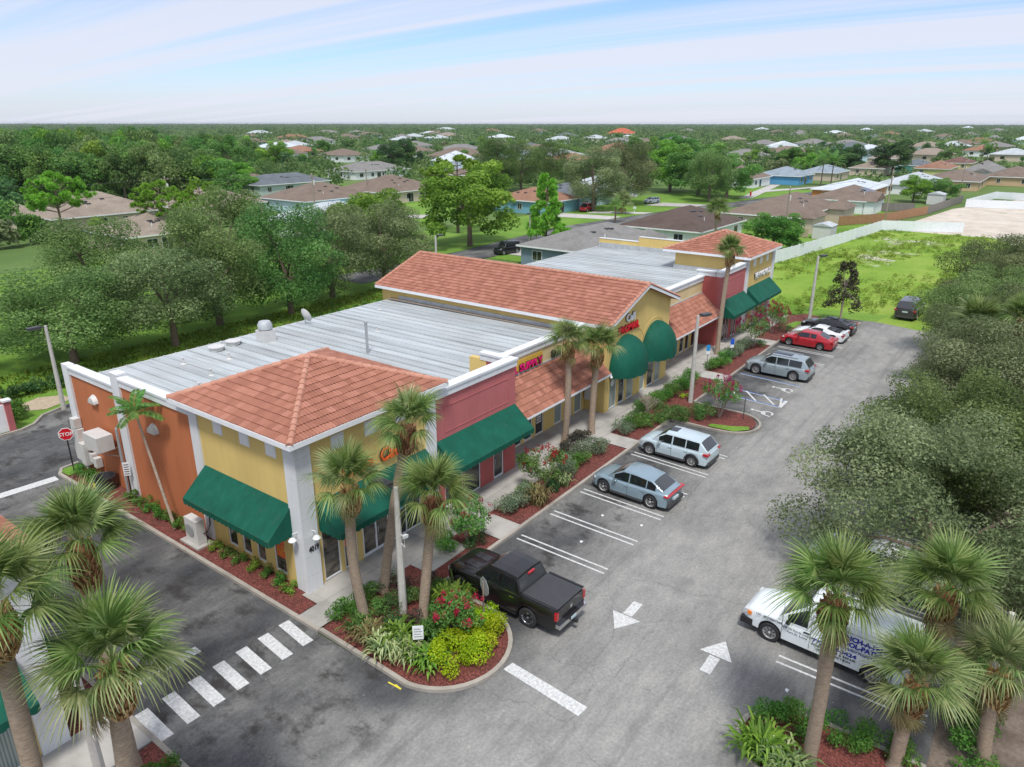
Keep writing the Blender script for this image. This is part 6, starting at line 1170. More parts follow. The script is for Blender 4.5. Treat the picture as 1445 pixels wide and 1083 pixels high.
# side bed
for k in range(7): sh(f'small green shrub under the side awning, {("nearest the corner pilaster", "second from the pilaster", "third from the pilaster", "fourth from the pilaster", "fifth from the pilaster", "sixth from the pilaster", "beside the heat pump")[k]}', 15.15-.02*k, 22.9+k*.88, .42, .36, .55, 'hedge' if k % 3 else 'bright', 420, .09, k, group='small shrubs of the side bed')
for k in range(6): sh(f'clipped hedge plant along the orange wall, {("nearest the heat pump", "second", "third", "fourth", "fifth", "farthest")[k]} in line', 15.2, 31.2+k*.95, .42, .52, .7, 'hedge', 650, .09, k+9, group='hedge along the orange wall')
for k in range(3): sh(('green shrub beneath the meter boxes', 'green shrub behind the small stop sign', 'green shrub at the back corner of the orange wall')[k], 15.0, 39.6+k*.8, .55, .5, .75, 'hedge', 700, .1, k+30)
for k in range(3): sh(('green shrub at the foot of the white pilaster across the drive', 'green shrub beside the nearest palm trunk at the crosswalk', 'dark green shrub at the island kerb below the crosswalk')[k], (6.7, 6.9, 6.6)[k], (22.9, 18.2, 17.0)[k], .55, .6, (.8, 1.1, .9)[k], 'hedge', 900, .1, k+60)
# lower island
clump('yellow-green grass clump at the tip of the lower island', 18.6, 4.1, .95, .8, 'bright', 200, 21, .04); clump('yellow-green grass clump left of the leaning palm', 18.3, 3.2, .9, .75, 'frondpale', 190, 22, .04)
for k, (x, y) in enumerate(((19.9, 4.3), (20.4, 3.5), (20.8, 2.6), (20.9, 1.6), (20.9, .6))): sh(f'dense green hedge shrub of the lower island, {("at its tip", "second from the tip", "in the middle", "second from the bottom", "at the bottom edge")[k]}', x, y, .75, .62, .95, 'hedge', 1700, .09, k+70, group='hedge of the lower island')
for k, (x, y) in enumerate(((23.3, -1.0), (24.4, -1.2), (25.6, -1.3), (26.9, -1.4), (22.2, -1.2))): sh(f'green hedge shrub under the right-hand palms, {("first", "second", "third", "fourth", "leftmost")[k]} in line', x, y, .75, .7, 1.0, 'hedge', 1300, .10, k+80, group='hedge under the right-hand palms')
# hedges in the alley
for k in range(7): sh(f'dark hedge plant on the grass behind the alley, {("first", "second", "third", "fourth", "fifth", "sixth", "seventh")[k]} from the left', 16.6+k*.95, 58.4-k*.12, .75, .6, 1.2, 'dark', 600, .17, k+90, group='hedge behind the alley', z=0)
for k in range(4): sh(f'clipped bright hedge plant beside the enclosure, {("nearest the gate", "second", "third", "farthest")[k]}', 16.6-k*.55, 53.2+k*.8, .75, .75, 1.7, 'hedge', 800, .15, k+95, group='hedge beside the enclosure', z=0)
for k in range(9): sh(f'green hedge plant at the grass edge behind the metal roof, {("first", "second", "third", "fourth", "fifth", "sixth", "seventh", "eighth", "ninth")[k]} from the left', 44+k*1.5, 56.5, 1.0, .8, 1.2, 'bright' if k % 2 else 'hedge', 500, .2, k+105, group='hedge behind the metal roof', z=0)

# ------------------------------------------------------------ houses of the neighbourhood
def gable_faces(x0, x1, y0, y1, ze, zp, axis, kind):
    """roof shell: hip or gable, ridge along axis"""
    if axis == 'x':
        run = (y1-y0)/2; ym = (y0+y1)/2; k = run if kind == 'hip' else 0; a, b = (min(x0+k, (x0+x1)/2), ym), (max(x1-k, (x0+x1)/2), ym)
    else:
        run = (x1-x0)/2; xm = (x0+x1)/2; k = run if kind == 'hip' else 0; a, b = (xm, min(y0+k, (y0+y1)/2)), (xm, max(y1-k, (y0+y1)/2))
    vs = [(x0, y0, ze), (x1, y0, ze), (x1, y1, ze), (x0, y1, ze), (*a, zp), (*b, zp)]
    fs = [(0, 1, 5, 4), (1, 2, 5), (2, 3, 4, 5), (3, 0, 4)] if axis == 'x' else [(0, 1, 4), (1, 2, 5, 4), (2, 3, 5), (3, 0, 4, 5)]
    return vs, fs
def house(label, cx, cy, wx, wy, roof, wallc, axis='x', kind='hip', eave=2.75, pitch=.34, wing=None, rz=0, wins=True, vents=3, group=None, gable_out=None, name='house'):
    h = thing(name, label, 'house', (cx, cy, 0), rz, group); ov = .5; x0, x1, y0, y1 = -wx/2, wx/2, -wy/2, wy/2
    w = MB().box(x0, x1, y0, y1, -.05, eave).build('wall', M['h_'+wallc] if 'h_'+wallc in M else WALL[wallc], h, world=False)
    zp = eave+pitch*((wy if axis == 'x' else wx)/2+ov)
    vs, fs = gable_faces(x0-ov, x1+ov, y0-ov, y1+ov, eave, zp, axis, kind)
    rf = MB().add(vs, fs).add([(v[0], v[1], v[2]-.01) for v in vs[:4]], [(3, 2, 1, 0)]).build('roof', ROOF[roof], h, world=False)
    MB().box(x0-ov-.03, x1+ov+.03, y0-ov-.03, y0-ov-.002, eave-.18, eave+.03).box(x0-ov-.03, x1+ov+.03, y1+ov+.002, y1+ov+.03, eave-.18, eave+.03).box(x0-ov-.03, x0-ov-.002, y0-ov, y1+ov, eave-.18, eave+.03).box(x1+ov+.002, x1+ov+.03, y0-ov, y1+ov, eave-.18, eave+.03).build('fascia', WALL['white'], rf, world=False)
    for (gx0, gx1, gy0, gy1, ga, gk) in (wing or []):
        MB().box(gx0, gx1, gy0, gy1, -.05, eave-.01).build('wall', WALL[wallc], h, world=False)
        vs, fs = gable_faces(gx0-ov, gx1+ov, gy0-ov, gy1+ov, eave+.01, eave+pitch*((gy1-gy0 if ga == 'x' else gx1-gx0)/2+ov), ga, gk); r2 = MB().add(vs, fs).add([(v[0], v[1], v[2]-.01) for v in vs[:4]], [(3, 2, 1, 0)]).build('roof', ROOF[roof], h, world=False)
        if gk == 'gable':
            if ga == 'y': t = [(gx0, gy0, eave), (gx1, gy0, eave), ((gx0+gx1)/2, gy0, eave+pitch*(gx1-gx0)/2)]
            else: t = [(gx0, gy1, eave), (gx0, gy0, eave), (gx0, (gy0+gy1)/2, eave+pitch*(gy1-gy0)/2)]
            MB().add(t, [(0, 1, 2)]).build('gable_wall', WALL[wallc], h, world=False)
    if wins:                                      # the two faces turned to the camera: -X and -Y
        def win(face, u, z0, z1, wd, nm='window', glassm='glass'):
            f = MB(); g_ = MB()
            if face == 'x': f.box(x0-.05, x0-.005, u-wd/2-.08, u+wd/2+.08, z0-.08, z1+.08); g_.box(x0-.07, x0-.055, u-wd/2, u-.03, z0, z1).box(x0-.07, x0-.055, u+.03, u+wd/2, z0, z1)
            else: f.box(u-wd/2-.08, u+wd/2+.08, y0-.05, y0-.005, z0-.08, z1+.08); g_.box(u-wd/2, u-.03, y0-.07, y0-.055, z0, z1).box(u+.03, u+wd/2, y0-.07, y0-.055, z0, z1)
            o = f.build(nm, WALL['white'], h, world=False); g_.build('pane', M[glassm], o, world=False)
        nx = max(1, int(wx/5)); ny = max(1, int(wy/5)); rr = random.Random(int(cx*3+cy))
        for k in range(nx):
            if rr.random() < .75: win('y', x0+wx*(k+.5)/nx, .9, 2.1, rr.choice([.9, 1.2, 1.6]))
        for k in range(ny):
            if rr.random() < .75: win('x', y0+wy*(k+.5)/ny, .9, 2.1, rr.choice([.9, 1.1, 1.5]))
        win('y', x0+wx*.42, .1, 2.15, 1.7, 'patio_door')
    rr = random.Random(int(cx+cy*2))
    for k in range(vents):
        px = rr.uniform(x0*.3, x1*.3); py = y0*rr.uniform(.25, .6) if axis == 'x' else rr.uniform(y0*.4, y1*.4); pxx = px if axis == 'x' else x0*rr.uniform(.25, .6)
        zz = zp-pitch*(abs(py) if axis == 'x' else abs(pxx))-.0; MB().cbox((pxx, py, zz+.02), (.75, .55, .22)).build('roof_vent', M['darkgrey'], rf, world=False)
    if rr.random() < .9: MB().tube([(x0*.3, y0*.7, eave+.3), (x0*.3, y0*.7, eave+1.5)], .06, 6).build('vent_pipe', WALL['white'], rf, world=False)
    return h
house('long beige stucco house with weathered brown hip roof beyond the white wall', 152, 44.5, 29, 14, 'brown', 'beige', 'x', wing=[(-14.4, -6, -9.5, -7, 'y', 'hip'), (4, 13, -10.5, -7, 'y', 'hip')], pitch=.36)
house('house with very dark brown hip roof and white wall behind the far tower', 119, 51.5, 19, 14, 'darkbrown', 'white', 'x', vents=4, pitch=.36)
house('slate blue house with grey-brown shingle roof right behind the plaza', 92.5, 54, 20, 11, 'grey', 'slateblue', 'x', wing=[(1, 9, -7.5, -5.4, 'y', 'hip')], pitch=.36)
house('teal house with brown roof and small entry gable on the green lawn', 139, 96, 13, 15, 'rust', 'teal', 'y', wing=[(-8, -6.4, 1.5, 5.5, 'x', 'gable')], pitch=.34)
house('house with slate grey hip roof behind the red SUV', 156, 97, 14, 14, 'slate', 'paleblue', 'y', pitch=.38)
h6 = house('white house with dark roof and solar panels beside the pool', 187, 40.5, 22, 12, 'brown', 'white', 'x', wing=[(-11, -2, -8, -5.9, 'y', 'gable')], pitch=.36)
for k in range(6):
    i, j = k % 3, k//3; m = MB().add([(1.0+i*2.1, -5.4+j*1.7, 3.17+j*.612), (3.0+i*2.1, -5.4+j*1.7, 3.17+j*.612), (3.0+i*2.1, -3.8+j*1.7, 3.746+j*.612), (1.0+i*2.1, -3.8+j*1.7, 3.746+j*.612)], [(0, 1, 2, 3)]); m.build('solar_panel', M['carglass'], h6, world=False)
house('house with white standing-seam roof behind the solar roof', 215, 46, 26, 13, 'white', 'orange', 'x', pitch=.28)
house('house with pale grey hip roof right of the white-roofed one', 246, 36, 26, 14, 'pale', 'white', 'x'); house('broad brown-roofed house beyond the enclosed white wall', 272, 28, 30, 15, 'brown', 'tan', 'x', pitch=.3); house('tan house with brown roof at the far right edge', 300, 14, 28, 14, 'brown', 'tan', 'x')
house('beige ranch house with brown roof on a wide green lawn', 322, 62, 24, 12, 'tan', 'beige', 'x', wins=True); house('yellow-green house with rust brown roof at the right', 336, 42, 28, 12, 'rust', 'lime', 'x'); house('house with light gable front and dark entry, right of the green tree mass', 236, 84, 16, 14, 'brown', 'white', 'y', wing=[(-9, -6, -5, 0, 'x', 'gable')], pitch=.42)
house('bright blue house with grey roof beside the coconut palms', 256, 76, 16, 14, 'bluegrey', 'blue', 'x'); house('house with slate grey roof behind the coconut palms', 282, 70, 18, 12, 'bluegrey', 'beige', 'x'); house('aqua gable-fronted house near the right edge', 352, 52, 22, 11, 'slate', 'aqua', 'x'); house('grey house with arched window at the right edge', 318, 24, 18, 14, 'grey', 'white', 'y', wing=[(-11, -8, -3, 3, 'x', 'gable')], pitch=.4); house('yellow house with dark roof at the right', 385, 40, 20, 12, 'redbrown', 'yellow', 'x'); house('beige house with tan roof behind the far oaks', 415, 75, 22, 12, 'tan', 'beige', 'x')
house('big tan-roofed house behind the bright pine at the left', 66, 150, 20, 16, 'tan', 'beige', 'x', wing=[(-14, -9.9, -5, 5, 'x', 'hip')], pitch=.42, vents=4); house('tan-roofed house half hidden behind the left pines', 60, 117, 14, 14, 'tan', 'beige', 'x'); house('tan-roofed house right of the left utility pole', 88, 146, 18, 15, 'tan', 'beige', 'x', pitch=.4, vents=4)
house('house with pale grey-blue roof above the oaks', 88, 106, 18, 14, 'pale', 'white', 'x', pitch=.36); house('pale blue house with brown hip roof and blue pool', 112, 139, 20, 16, 'brown', 'paleblue', 'x', pitch=.36, vents=4); house('mint green house with dark slate roof', 134, 182, 24, 13, 'slate', 'mint', 'x'); house('grey-roofed house behind the bright round tree at the left', 132, 214, 26, 14, 'brown', 'cream', 'x')
house('white garage-fronted house with grey hip roof and white car', 190, 206, 26, 15, 'grey', 'white', 'x', pitch=.34); house('wide brown-roofed house with ridge vents in the middle distance', 137, 141, 20, 18, 'brown', 'beige', 'x', pitch=.36, vents=5); house('cream house with arched entry on green lawn, far left of centre', 166, 262, 22, 14, 'tan', 'cream', 'x')
house('house with blue metal roof and royal blue garage', 262, 226, 20, 12, 'white', 'royal', 'y', pitch=.4); house('cream house with dark blue roof next to the royal blue garage', 262, 203, 16, 12, 'slate', 'cream', 'y'); house('brown-roofed house with orange wall in the middle distance', 196, 160, 18, 16, 'brown', 'tan', 'x'); house('grey-blue roofed house left of the brown one', 212, 182, 18, 14, 'bluegrey', 'beige', 'x'); house('terracotta-brown roofed house beyond the round oaks', 292, 184, 26, 16, 'rust', 'tan', 'x', pitch=.38); house('house with blue-grey roof above the big dark trees', 345, 232, 28, 16, 'bluegrey', 'paleblue', 'x', pitch=.38); house('white-walled house behind the big round tree', 330, 282, 26, 16, 'brown', 'white', 'x'); house('pale house with weathered white roof behind the front-yard oaks', 174, 100, 18, 14, 'pale', 'white', 'x', pitch=.4); house('orange tile roofed house standing out in the far woods', 1010, 545, 46, 30, 'terracotta', 'white', 'x', pitch=.5, eave=4)
# blue pool, sheds
m = MB().prism(arc(0, 0, 3.2, 0, 360, 20, 2)[:-1], 0, .05); p = m.build('swimming_pool', plain('pool_water', (.03, .28, .42), .1, var=.1)); p.location = (*P(1222, 308), 0); tag(p, 'small blue pool behind the brown wooden fence', 'pool')
m = MB().prism(arc(0, 0, 2.6, 0, 360, 20)[:-1], 0, 1.1); p = m.build('above_ground_pool', plain('pool_blue', (.06, .36, .58), .3, var=.1)); p.location = (*P(480, 299), 0); tag(p, 'round blue above-ground pool by the pale blue house', 'pool')
def shed(label, px, py, sx, sy, h):
    x, y = P(px, py); r = thing('garden_shed', label, 'shed', (x, y, 0)); MB().box(-sx/2, sx/2, -sy/2, sy/2, 0, h).build('wall', M['lightgrey'], r, world=False); vs, fs = gable_faces(-sx/2-.15, sx/2+.15, -sy/2-.15, sy/2+.15, h, h+.5, 'x', 'gable'); MB().add(vs, fs).build('roof', M['flash'], r, world=False)
shed('grey metal garden shed inside the white wall', 1162, 336, 4, 3, 2.2); shed('pale garden shed behind the grey wooden fence', 1320, 288, 5, 3.5, 2.4)

# ------------------------------------------------------------ fences, poles, street furniture
def fence(label, pts, h, mat, pl=2.4, post=.1, boards=0, cap=False, name='fence', cat='fence'):
    r = thing(name, label, cat, (*pts[0], 0)); ox, oy = pts[0]
    for a, b in zip(pts, pts[1:]):
        a, b = Vector(a), Vector(b); d = b-a; n = max(1, int(d.length/pl)); an = math.atan2(d.y, d.x)
        for k in range(n):
            p = a+d*k/n-Vector((ox, oy)); L = d.length/n; T = Matrix.Translation((p.x, p.y, 0)) @ Matrix.Rotation(an, 4, 'Z')
            MB().box(-post/2, post/2, -post/2, post/2, 0, h+.08).xf(T).build('fence_post', mat, r, world=False)
            if boards:
                for q in range(boards): w = (L-post)/boards; MB().box(post/2+q*w+.006, post/2+(q+1)*w-.006, -.02, .02, .05, h+random.uniform(-.03, .03)).xf(T).build('fence_board', mat, r, world=False)
            else: MB().box(post/2, L-post/2, -.03, .03, .04, h).xf(T).build('fence_panel', mat, r, world=False)
    return r
vinyl = plain('white_vinyl', (.76, .80, .82), .5, var=.06)
fence('long white vinyl wall between the weedy lot and the houses', [(97.5, 32.5), (107, 30.6), (128, 28.0), (150.5, 25.8), (156, 13.2)], 1.85, vinyl, 2.4, .14); fence('white vinyl wall boxing in the sandy plot at the right', [P(1362, 293), P(1404, 281), P(1452, 284), P(1444, 296), P(1362, 293)], 1.85, vinyl, 3, .14)
brownw = plain('brown_fence_wood', (.30, .17, .08), .9, var=.25, scale=4); greyw = plain('grey_fence_wood', (.21, .19, .17), .9, var=.25, scale=4); rustw = plain('rust_fence_wood', (.36, .19, .10), .9, var=.2, scale=3); tanw = plain('tan_fence_wood', (.48, .38, .26), .9, var=.2, scale=3)
fence('warm brown board fence beside the beige house', [P(1183, 319), P(1248, 314)], 1.8, brownw, 2.4, .1, 4); fence('rust-coloured board fence running off behind the white wall', [P(1250, 314), P(1308, 303)], 1.8, rustw, 2.4, .1, 4); fence('grey weathered board fence beyond the rust-coloured one', [P(1308, 303), P(1358, 286)], 1.8, greyw, 2.4, .1, 3); fence('grey board fence behind the pool', [P(1205, 297), P(1290, 299)], 1.8, greyw, 2.4, .1, 3); fence('tan picket fence at the corner of the beige house', [P(1112, 332), P(1140, 336)], 1.5, tanw, 1.6, .1, 4)
fence('grey board fence left of the tan-roofed house', [P(0, 322), P(50, 330)], 1.8, greyw, 2.4, .1, 3)
def utility_pole(label, x, y, h, trans=True, rz=0.3):
    r = thing('utility_pole', label, 'utility pole', (x, y, 0), rz, 'utility poles'); MB().tube([(0, 0, 0), (0, 0, h)], [.17, .11], 8).build('pole', M['wood'], r, smooth=60, world=False); MB().box(-.9, .9, -.06, .06, h-.55, h-.43).build('crossarm', M['wood'], r, world=False)
    for k in (-.8, .0, .8): MB().lathe([(.05, 0), (.07, .1), (.03, .16)], 8, Matrix.Translation((k, 0, h-.43 if k else h))).build('insulator', M['lightgrey'], r, world=False)
    if trans: MB().lathe([(0, .0), (.22, 0), (.24, .75), (.1, .85), (0, .86)], 10, Matrix.Translation((.28, -.1, h-2.1))).build('transformer', M['lightgrey'], r, smooth=40, world=False)
    return (x, y, h)
U1 = utility_pole('utility pole with transformer in front of the beige house', 123, 35.4, 9.1); U2 = utility_pole('utility pole behind the white wall corner by the pool', 174, 29.5, 9.6); U3 = utility_pole('utility pole at the corner of the boxed-in white wall', 232, 22.2, 9.4)
U4 = utility_pole('utility pole with white transformer before the left woods', *P(232, 250, 9.0), 9.0); U5 = utility_pole('utility pole between the tan roof and the pale blue house', *P(440, 246, 9.0), 9.0)
for k, (px, py, hh) in enumerate(((1128, 206, 9), (1187, 204, 9), (1060, 204, 9), (742, 213, 9), (683, 211, 9), (627, 195, 9), (516, 238, 8), (643, 226, 8))):
    utility_pole(('utility pole before the far green hedge, right of centre', 'utility pole above the coconut palms', 'thin utility pole behind the gable-fronted house', 'pale utility pole over the brown roofs', 'thin utility pole by the tall feather palm', 'far utility pole near the blue garage', 'utility pole by the white garage-fronted house', 'utility pole beside the teal pools')[k], *P(px, py, hh), hh, k < 2)
def wire(a, b, label, sag=.6, dz=0):
    pts = [Vector(a).lerp(Vector(b), t/10)+Vector((0, 0, dz-sag*4*(t/10)*(1-t/10))) for t in range(11)]; o = MB().tube(pts, .022, 4).build('power_line', M['darkgrey']); tag(o, label, 'cable', 'power lines')
U0 = (*P(-60, 262, 9), 9.0)
wire(U0, U4, 'upper power line crossing the left woods', dz=-.2); wire(U0, U4, 'lower power line dipping over the big tan roof', 1.4, -2.0); wire(U4, U5, 'upper power line between the two left poles', dz=-.2); wire(U4, U5, 'lower power line between the two left poles', 1.2, -2.0); wire(U1, U2, 'upper power line running right along the houses', dz=-.2); wire(U1, U2, 'lower power line above the beige house', 1.2, -1.8); wire(U2, U3, 'power line between the pool and the boxed-in wall', .9, -.3)
def lamp_post(label, x, y, h, rz, cam_z=None, cat='lamp post', z=.1, arm=.75):
    r = thing('lamp_post', label, cat, (x, y, z), rz, 'concrete lamp posts'); MB().tube([(0, 0, 0), (0, 0, h)], [.17, .10], 8).build('pole', M['concretepole'], r, smooth=35, world=False); MB().cbox((arm*.3, 0, h-.06), (arm*.6, .07, .07)).build('bracket', M['darkgrey'], r, world=False)
    l = MB().box(arm*.45, arm*1.5, -.2, .2, h-.10, h+.06).build('lamp_head', M['darkgrey'], r, world=False); MB().box(arm*.55, arm*1.4, -.15, .15, h-.125, h-.102).build('lens', M['headlight'], l, world=False)
    if cam_z: MB().cbox((.05, -.25, cam_z), (.14, .5, .13), Matrix.Rotation(rad(14), 3, 'X')).build('security_camera', M['whitepaint'], r, world=False); MB().tube([(-.12, 0, cam_z-.1), (-.3, 0, cam_z-.2), (-.28, 0, cam_z+.25), (-.1, 0, cam_z+.3)], .02, 5).build('cable_loop', M['lightgrey'], r, world=False)
    return r
lamp_post('concrete lamp post among the palms of the corner island, with white camera', 17.0, 18.05, 5.7, rad(90), 3.4); lamp_post('concrete lamp post in the bed beside the domed entrance', 46.05, 18.3, 6.35, rad(-20)); lamp_post('concrete lamp post with dark head at the far end of the row', 73.9, 17.8, 6.6, rad(-25)); lamp_post('concrete lamp post beyond the alley behind the orange wall', 19.0, 52.9, 6.0, rad(180), z=0); lamp_post('pale concrete lamp post with white camera below the crosswalk palms', 5.75, 19.3, 5.4, rad(90), 2.3)
lamp_post('lamp post behind the plaza beside the black off-roader', 87.6, 61.6, 6.5, rad(200), z=0); lamp_post('pale concrete lamp post in the hedge at the lower right', 24.6, -1.4, 4.2, rad(100)); lamp_post('lamp post just showing above the back of the tile gable', 60, 55, 7.0, rad(0), z=0)
def text_sign(label, name, cat, x, y, z, h, rz, poly, board, post='black', txt=None, sz=.2, tm='whiteletter', pw=.035, border=None, face=-1):
    r = thing(name, label, cat, (x, y, z), rz); MB().box(-pw, pw, -pw*.6, pw*.6, 0, h+.25).build('post', M[post], r, world=False)
    b = MB().prism(poly, 0, .012).xf(Matrix.Translation((0, face*.045, h)) @ Matrix.Rotation(rad(90), 4, 'X')).build('board', M[board], r, world=False)
    if border:
        MB().prism([(p[0]*.9, p[1]*.9) for p in poly], 0, .006).xf(Matrix.Translation((0, face*.045-.0135, h)) @ Matrix.Rotation(rad(90), 4, 'X')).build('face', M[border], r, world=False)
    for i, t in enumerate(txt or []):
        me = text_obj(t, sz, .003, 0, .004); w = max(v.co.x for v in me.vertices); me.transform(Matrix.Translation((-w/2, face*.045-.026, h-sz*.35-(i-(len(txt)-1)/2)*sz*1.15)) @ Matrix.Rotation(rad(90), 4, 'X')); me.materials.clear(); me.materials.append(M[tm]); link('sign_lettering', me, r)
    return r
octo = arc(0, 0, .39, 22.5, 382.5, 8)[:-1]
text_sign('red octagonal stop sign on black post at the back corner of the drive', 'stop_sign', 'stop sign', 14.9, 42.0, .1, 2.35, rad(-28), octo, 'whiteletter', 'black', ['STOP'], .29, border='signred')
text_sign('stop sign seen from its bare grey back beside the pickup', 'stop_sign', 'stop sign', 18.4, 15.0, .1, 1.75, rad(64), octo, 'grey', 'wood', ['STOP'], .29, border='signred')
bl = thing('yard_sign', 'small white lettered sign stuck among the island ferns', 'sign', (15.65, 15.9, .1), rad(-48)); MB().box(-.02, .02, -.01, .01, 0, .75).build('stake', M['grey'], bl, world=False); MB().box(-.2, .2, -.03, -.012, .65, 1.25).build('board', M['whitepaint'], bl, world=False)
for i in range(4): MB().box(-.15, .15-.05*(i % 2), -.034, -.031, .76+i*.11, .80+i*.11).build('print_line', M['grey'], bl, world=False)
sg = thing('notice_sign', 'small white striped sign on black post by the orange wall', 'sign', (15.3, 36.3, .1), rad(-40)); MB().box(-.03, .03, -.02, .02, 0, 1.9).build('post', M['black'], sg, world=False); MB().box(-.16, .16, -.04, -.022, 1.35, 2.1).build('board', M['whitepaint'], sg, world=False)
for i in range(5): MB().box(-.12, .12, -.044, -.041, 1.42+i*.13, 1.47+i*.13).build('print_line', M['darkgrey'], sg, world=False)
for k, (x, y) in enumerate(((54.1, 20.4), (57.0, 19.5))):
    a = thing('accessible_parking_sign', ('small blue accessible parking sign left of the hedge row', 'small blue accessible parking sign in the silver hedge')[k], 'sign', (x, y, .1), rad(-50)); MB().box(-.03, .03, -.02, .02, 0, 1.9).build('post', M['grey'], a, world=False); MB().box(-.15, .15, -.04, -.022, 1.45, 1.95).build('board', M['cyan' if k == 0 else 'signblue'], a, world=False); MB().box(-.15, .15, -.04, -.022, 1.18, 1.42).build('penalty_plate', M['whitepaint'], a, world=False)
MB_ = thing('sign_post', 'bare dark sign post on the mulch of the island tip', 'post', (45.3, 14.2, .1)); MB().box(-.03, .03, -.02, .02, 0, 1.5).build('post', M['darkgrey'], MB_, world=False)
# machines and boxes on and beside the building
hp = thing('heat_pump', 'beige heat pump standing on a pad beside the side awning', 'air conditioner', (14.95, 29.6, .1)); MB().box(-.42, .42, -.75, .75, 0, .1).build('pad', M['walk'], hp, world=False); MB().box(-.2, .22, -.5, .5, .12, 1.32).build('casing', M['lightgrey'], hp, world=False)
MB().lathe([(.30, 0), (.33, .02), (.33, .03), (.05, .035), (0, .035)], 20, Matrix.Translation((-.2, .1, .72)) @ Matrix.Rotation(rad(-90), 4, 'Y')).build('fan_grille', M['grey'], hp, world=False); MB().tube([(.1, -.52, .6), (.25, -.6, .65), (.5, -.5, .9), (.56, -.5, 2.2)], .03, 6).build('pipe', M['black'], hp, world=False)
for i in range(7): MB().box(-.206, -.201, -.24, .44, .42+i*.095, .43+i*.095).build('louvre', M['grey'], hp, world=False)
wc = thing('wall_air_conditioner', 'grey air conditioner on brackets high on the orange wall', 'air conditioner', (15.0, 38.2, 2.6)); MB().box(-.42, .42, -.75, .75, 0, .85).build('casing', M['lightgrey'], wc, world=False); MB().box(-.35, .35, .76, .79, .08, .78).build('grille', M['darkgrey'], wc, world=False)
for y in (-.6, .6): MB().tube([(-.4, y, -.03), (.62, y, -.03), (.62, y, -.55), (-.3, y, -.05)], .025, 5).build('bracket', M['grey'], wc, world=False)
el = thing('electrical_cabinets', 'white electrical cabinets and meter boxes at the end of the orange wall', 'electrical box', (15.35, 41.0, .8))
for nm, bx_ in (('cabinet', (-.1, .26, .35, 1.1, 0, 1.9)), ('cabinet', (-.2, .26, -.2, .33, -.1, 1.2)), ('meter_box', (-.05, .26, -.6, -.25, .9, 1.4)), ('meter_box', (-.05, .26, -.75, -.4, .2, .7)), ('meter_box', (-.08, .26, -1.2, -.85, 0, .55)), ('cabinet', (-.12, .26, .5, 1.0, 1.95, 2.5))): MB().box(*bx_).build(nm, M['lightgrey'], el, world=False)
dn = MB().tube([(15.42, 36.9, .1), (15.42, 36.9, 3.9), (15.6, 36.9, 4.1)], .07, 8).build('downpipe', M['grey'], plaza)
ub = thing('utility_box', 'pale grey utility box on the side wall left of the domes', 'electrical box', (40.38, 23.2, .95)); MB().box(-.16, .11, -.38, .38, 0, 1.05).build('casing', M['lightgrey'], ub, world=False); MB().box(-.18, -.161, -.3, .3, .1, .95).build('door', M['lightgrey'], ub, world=False)
tb = thing('round_bin', 'dark round wire bin with yellow tag in the side bed', 'bin', (14.95, 38.4, .1)); MB().lathe([(.48, 0), (.5, .02), (.55, .75), (.58, .8), (.52, .78), (.46, .05), (0, .04)], 18).build('body', M['darkgrey'], tb, smooth=40, world=False); MB().box(-.56, -.53, -.1, .1, .35, .6).build('label_plate', M['yellowpaint'], tb, world=False)
ex = thing('roof_exhaust_fan', 'white roof exhaust fan on square curb near the back eave', 'vent', (27.2, 40.3, 5.25)); MB().box(-.45, .45, -.45, .45, 0, .75).build('curb', M['lightgrey'], ex, world=False); MB().lathe([(.32, .76), (.46, .82), (.48, 1.1), (.36, 1.32), (.1, 1.36), (0, 1.36)], 16).build('hood', M['flash'], ex, smooth=40, world=False)
ds = thing('satellite_dish', 'white satellite dish at the back roof edge', 'satellite dish', (31.4, 41.6, 5.25)); MB().tube([(0, 0, 0), (0, 0, .5)], .03, 6).build('mast', M['grey'], ds, world=False); MB().lathe([(0, 0), (.3, .05), (.5, .16), (.52, .16), (.3, .02), (0, -.03)], 18, Matrix.Translation((0, 0, .6)) @ Matrix.Rotation(rad(70), 4, 'Y')).build('dish', M['lightgrey'], ds, smooth=40, world=False)
vp = MB().tube([(29.2, 32.8, 5.25), (29.2, 32.8, 7.2)], .085, 8).tube([(29.2, 32.8, 7.2), (29.2, 32.8, 7.32)], .12, 8).build('vent_stack', M['grey']); tag(vp, 'tall thin grey vent stack behind the corner tower', 'vent')
for k, (x, y) in enumerate(((19.3, 35.2), (21.2, 40.0), (23.4, 38.7), (21.0, 36.8), (33, 36), (24.5, 41.2), (37.5, 40.4))):
    o = MB().lathe([(.2, 0), (.06, .08), (.05, .35), (.09, .36), (.09, .42), (0, .42)], 8).build('roof_vent', M['lightgrey']); o.location = (x, y, 5.27); tag(o, 'little white pipe vent on the metal roof'+(' near the orange wall', ' at the back eave', ' beside the tower roof', ' in the left third', ' in the middle', ' by the exhaust fan', ' toward the tile gable')[k], 'vent', 'roof pipe vents')
for k, (x, y) in enumerate(((24.0, 41.0), (25.4, 41.3))):
    o = MB().lathe([(.42, 0), (.42, .18), (.5, .2), (.5, .26), (0, .3)], 12).build('roof_vent', M['lightgrey']); o.location = (x, y, 5.27); tag(o, ('low round roof cap at the back eave, left one', 'low round roof cap at the back eave, right one')[k], 'vent')
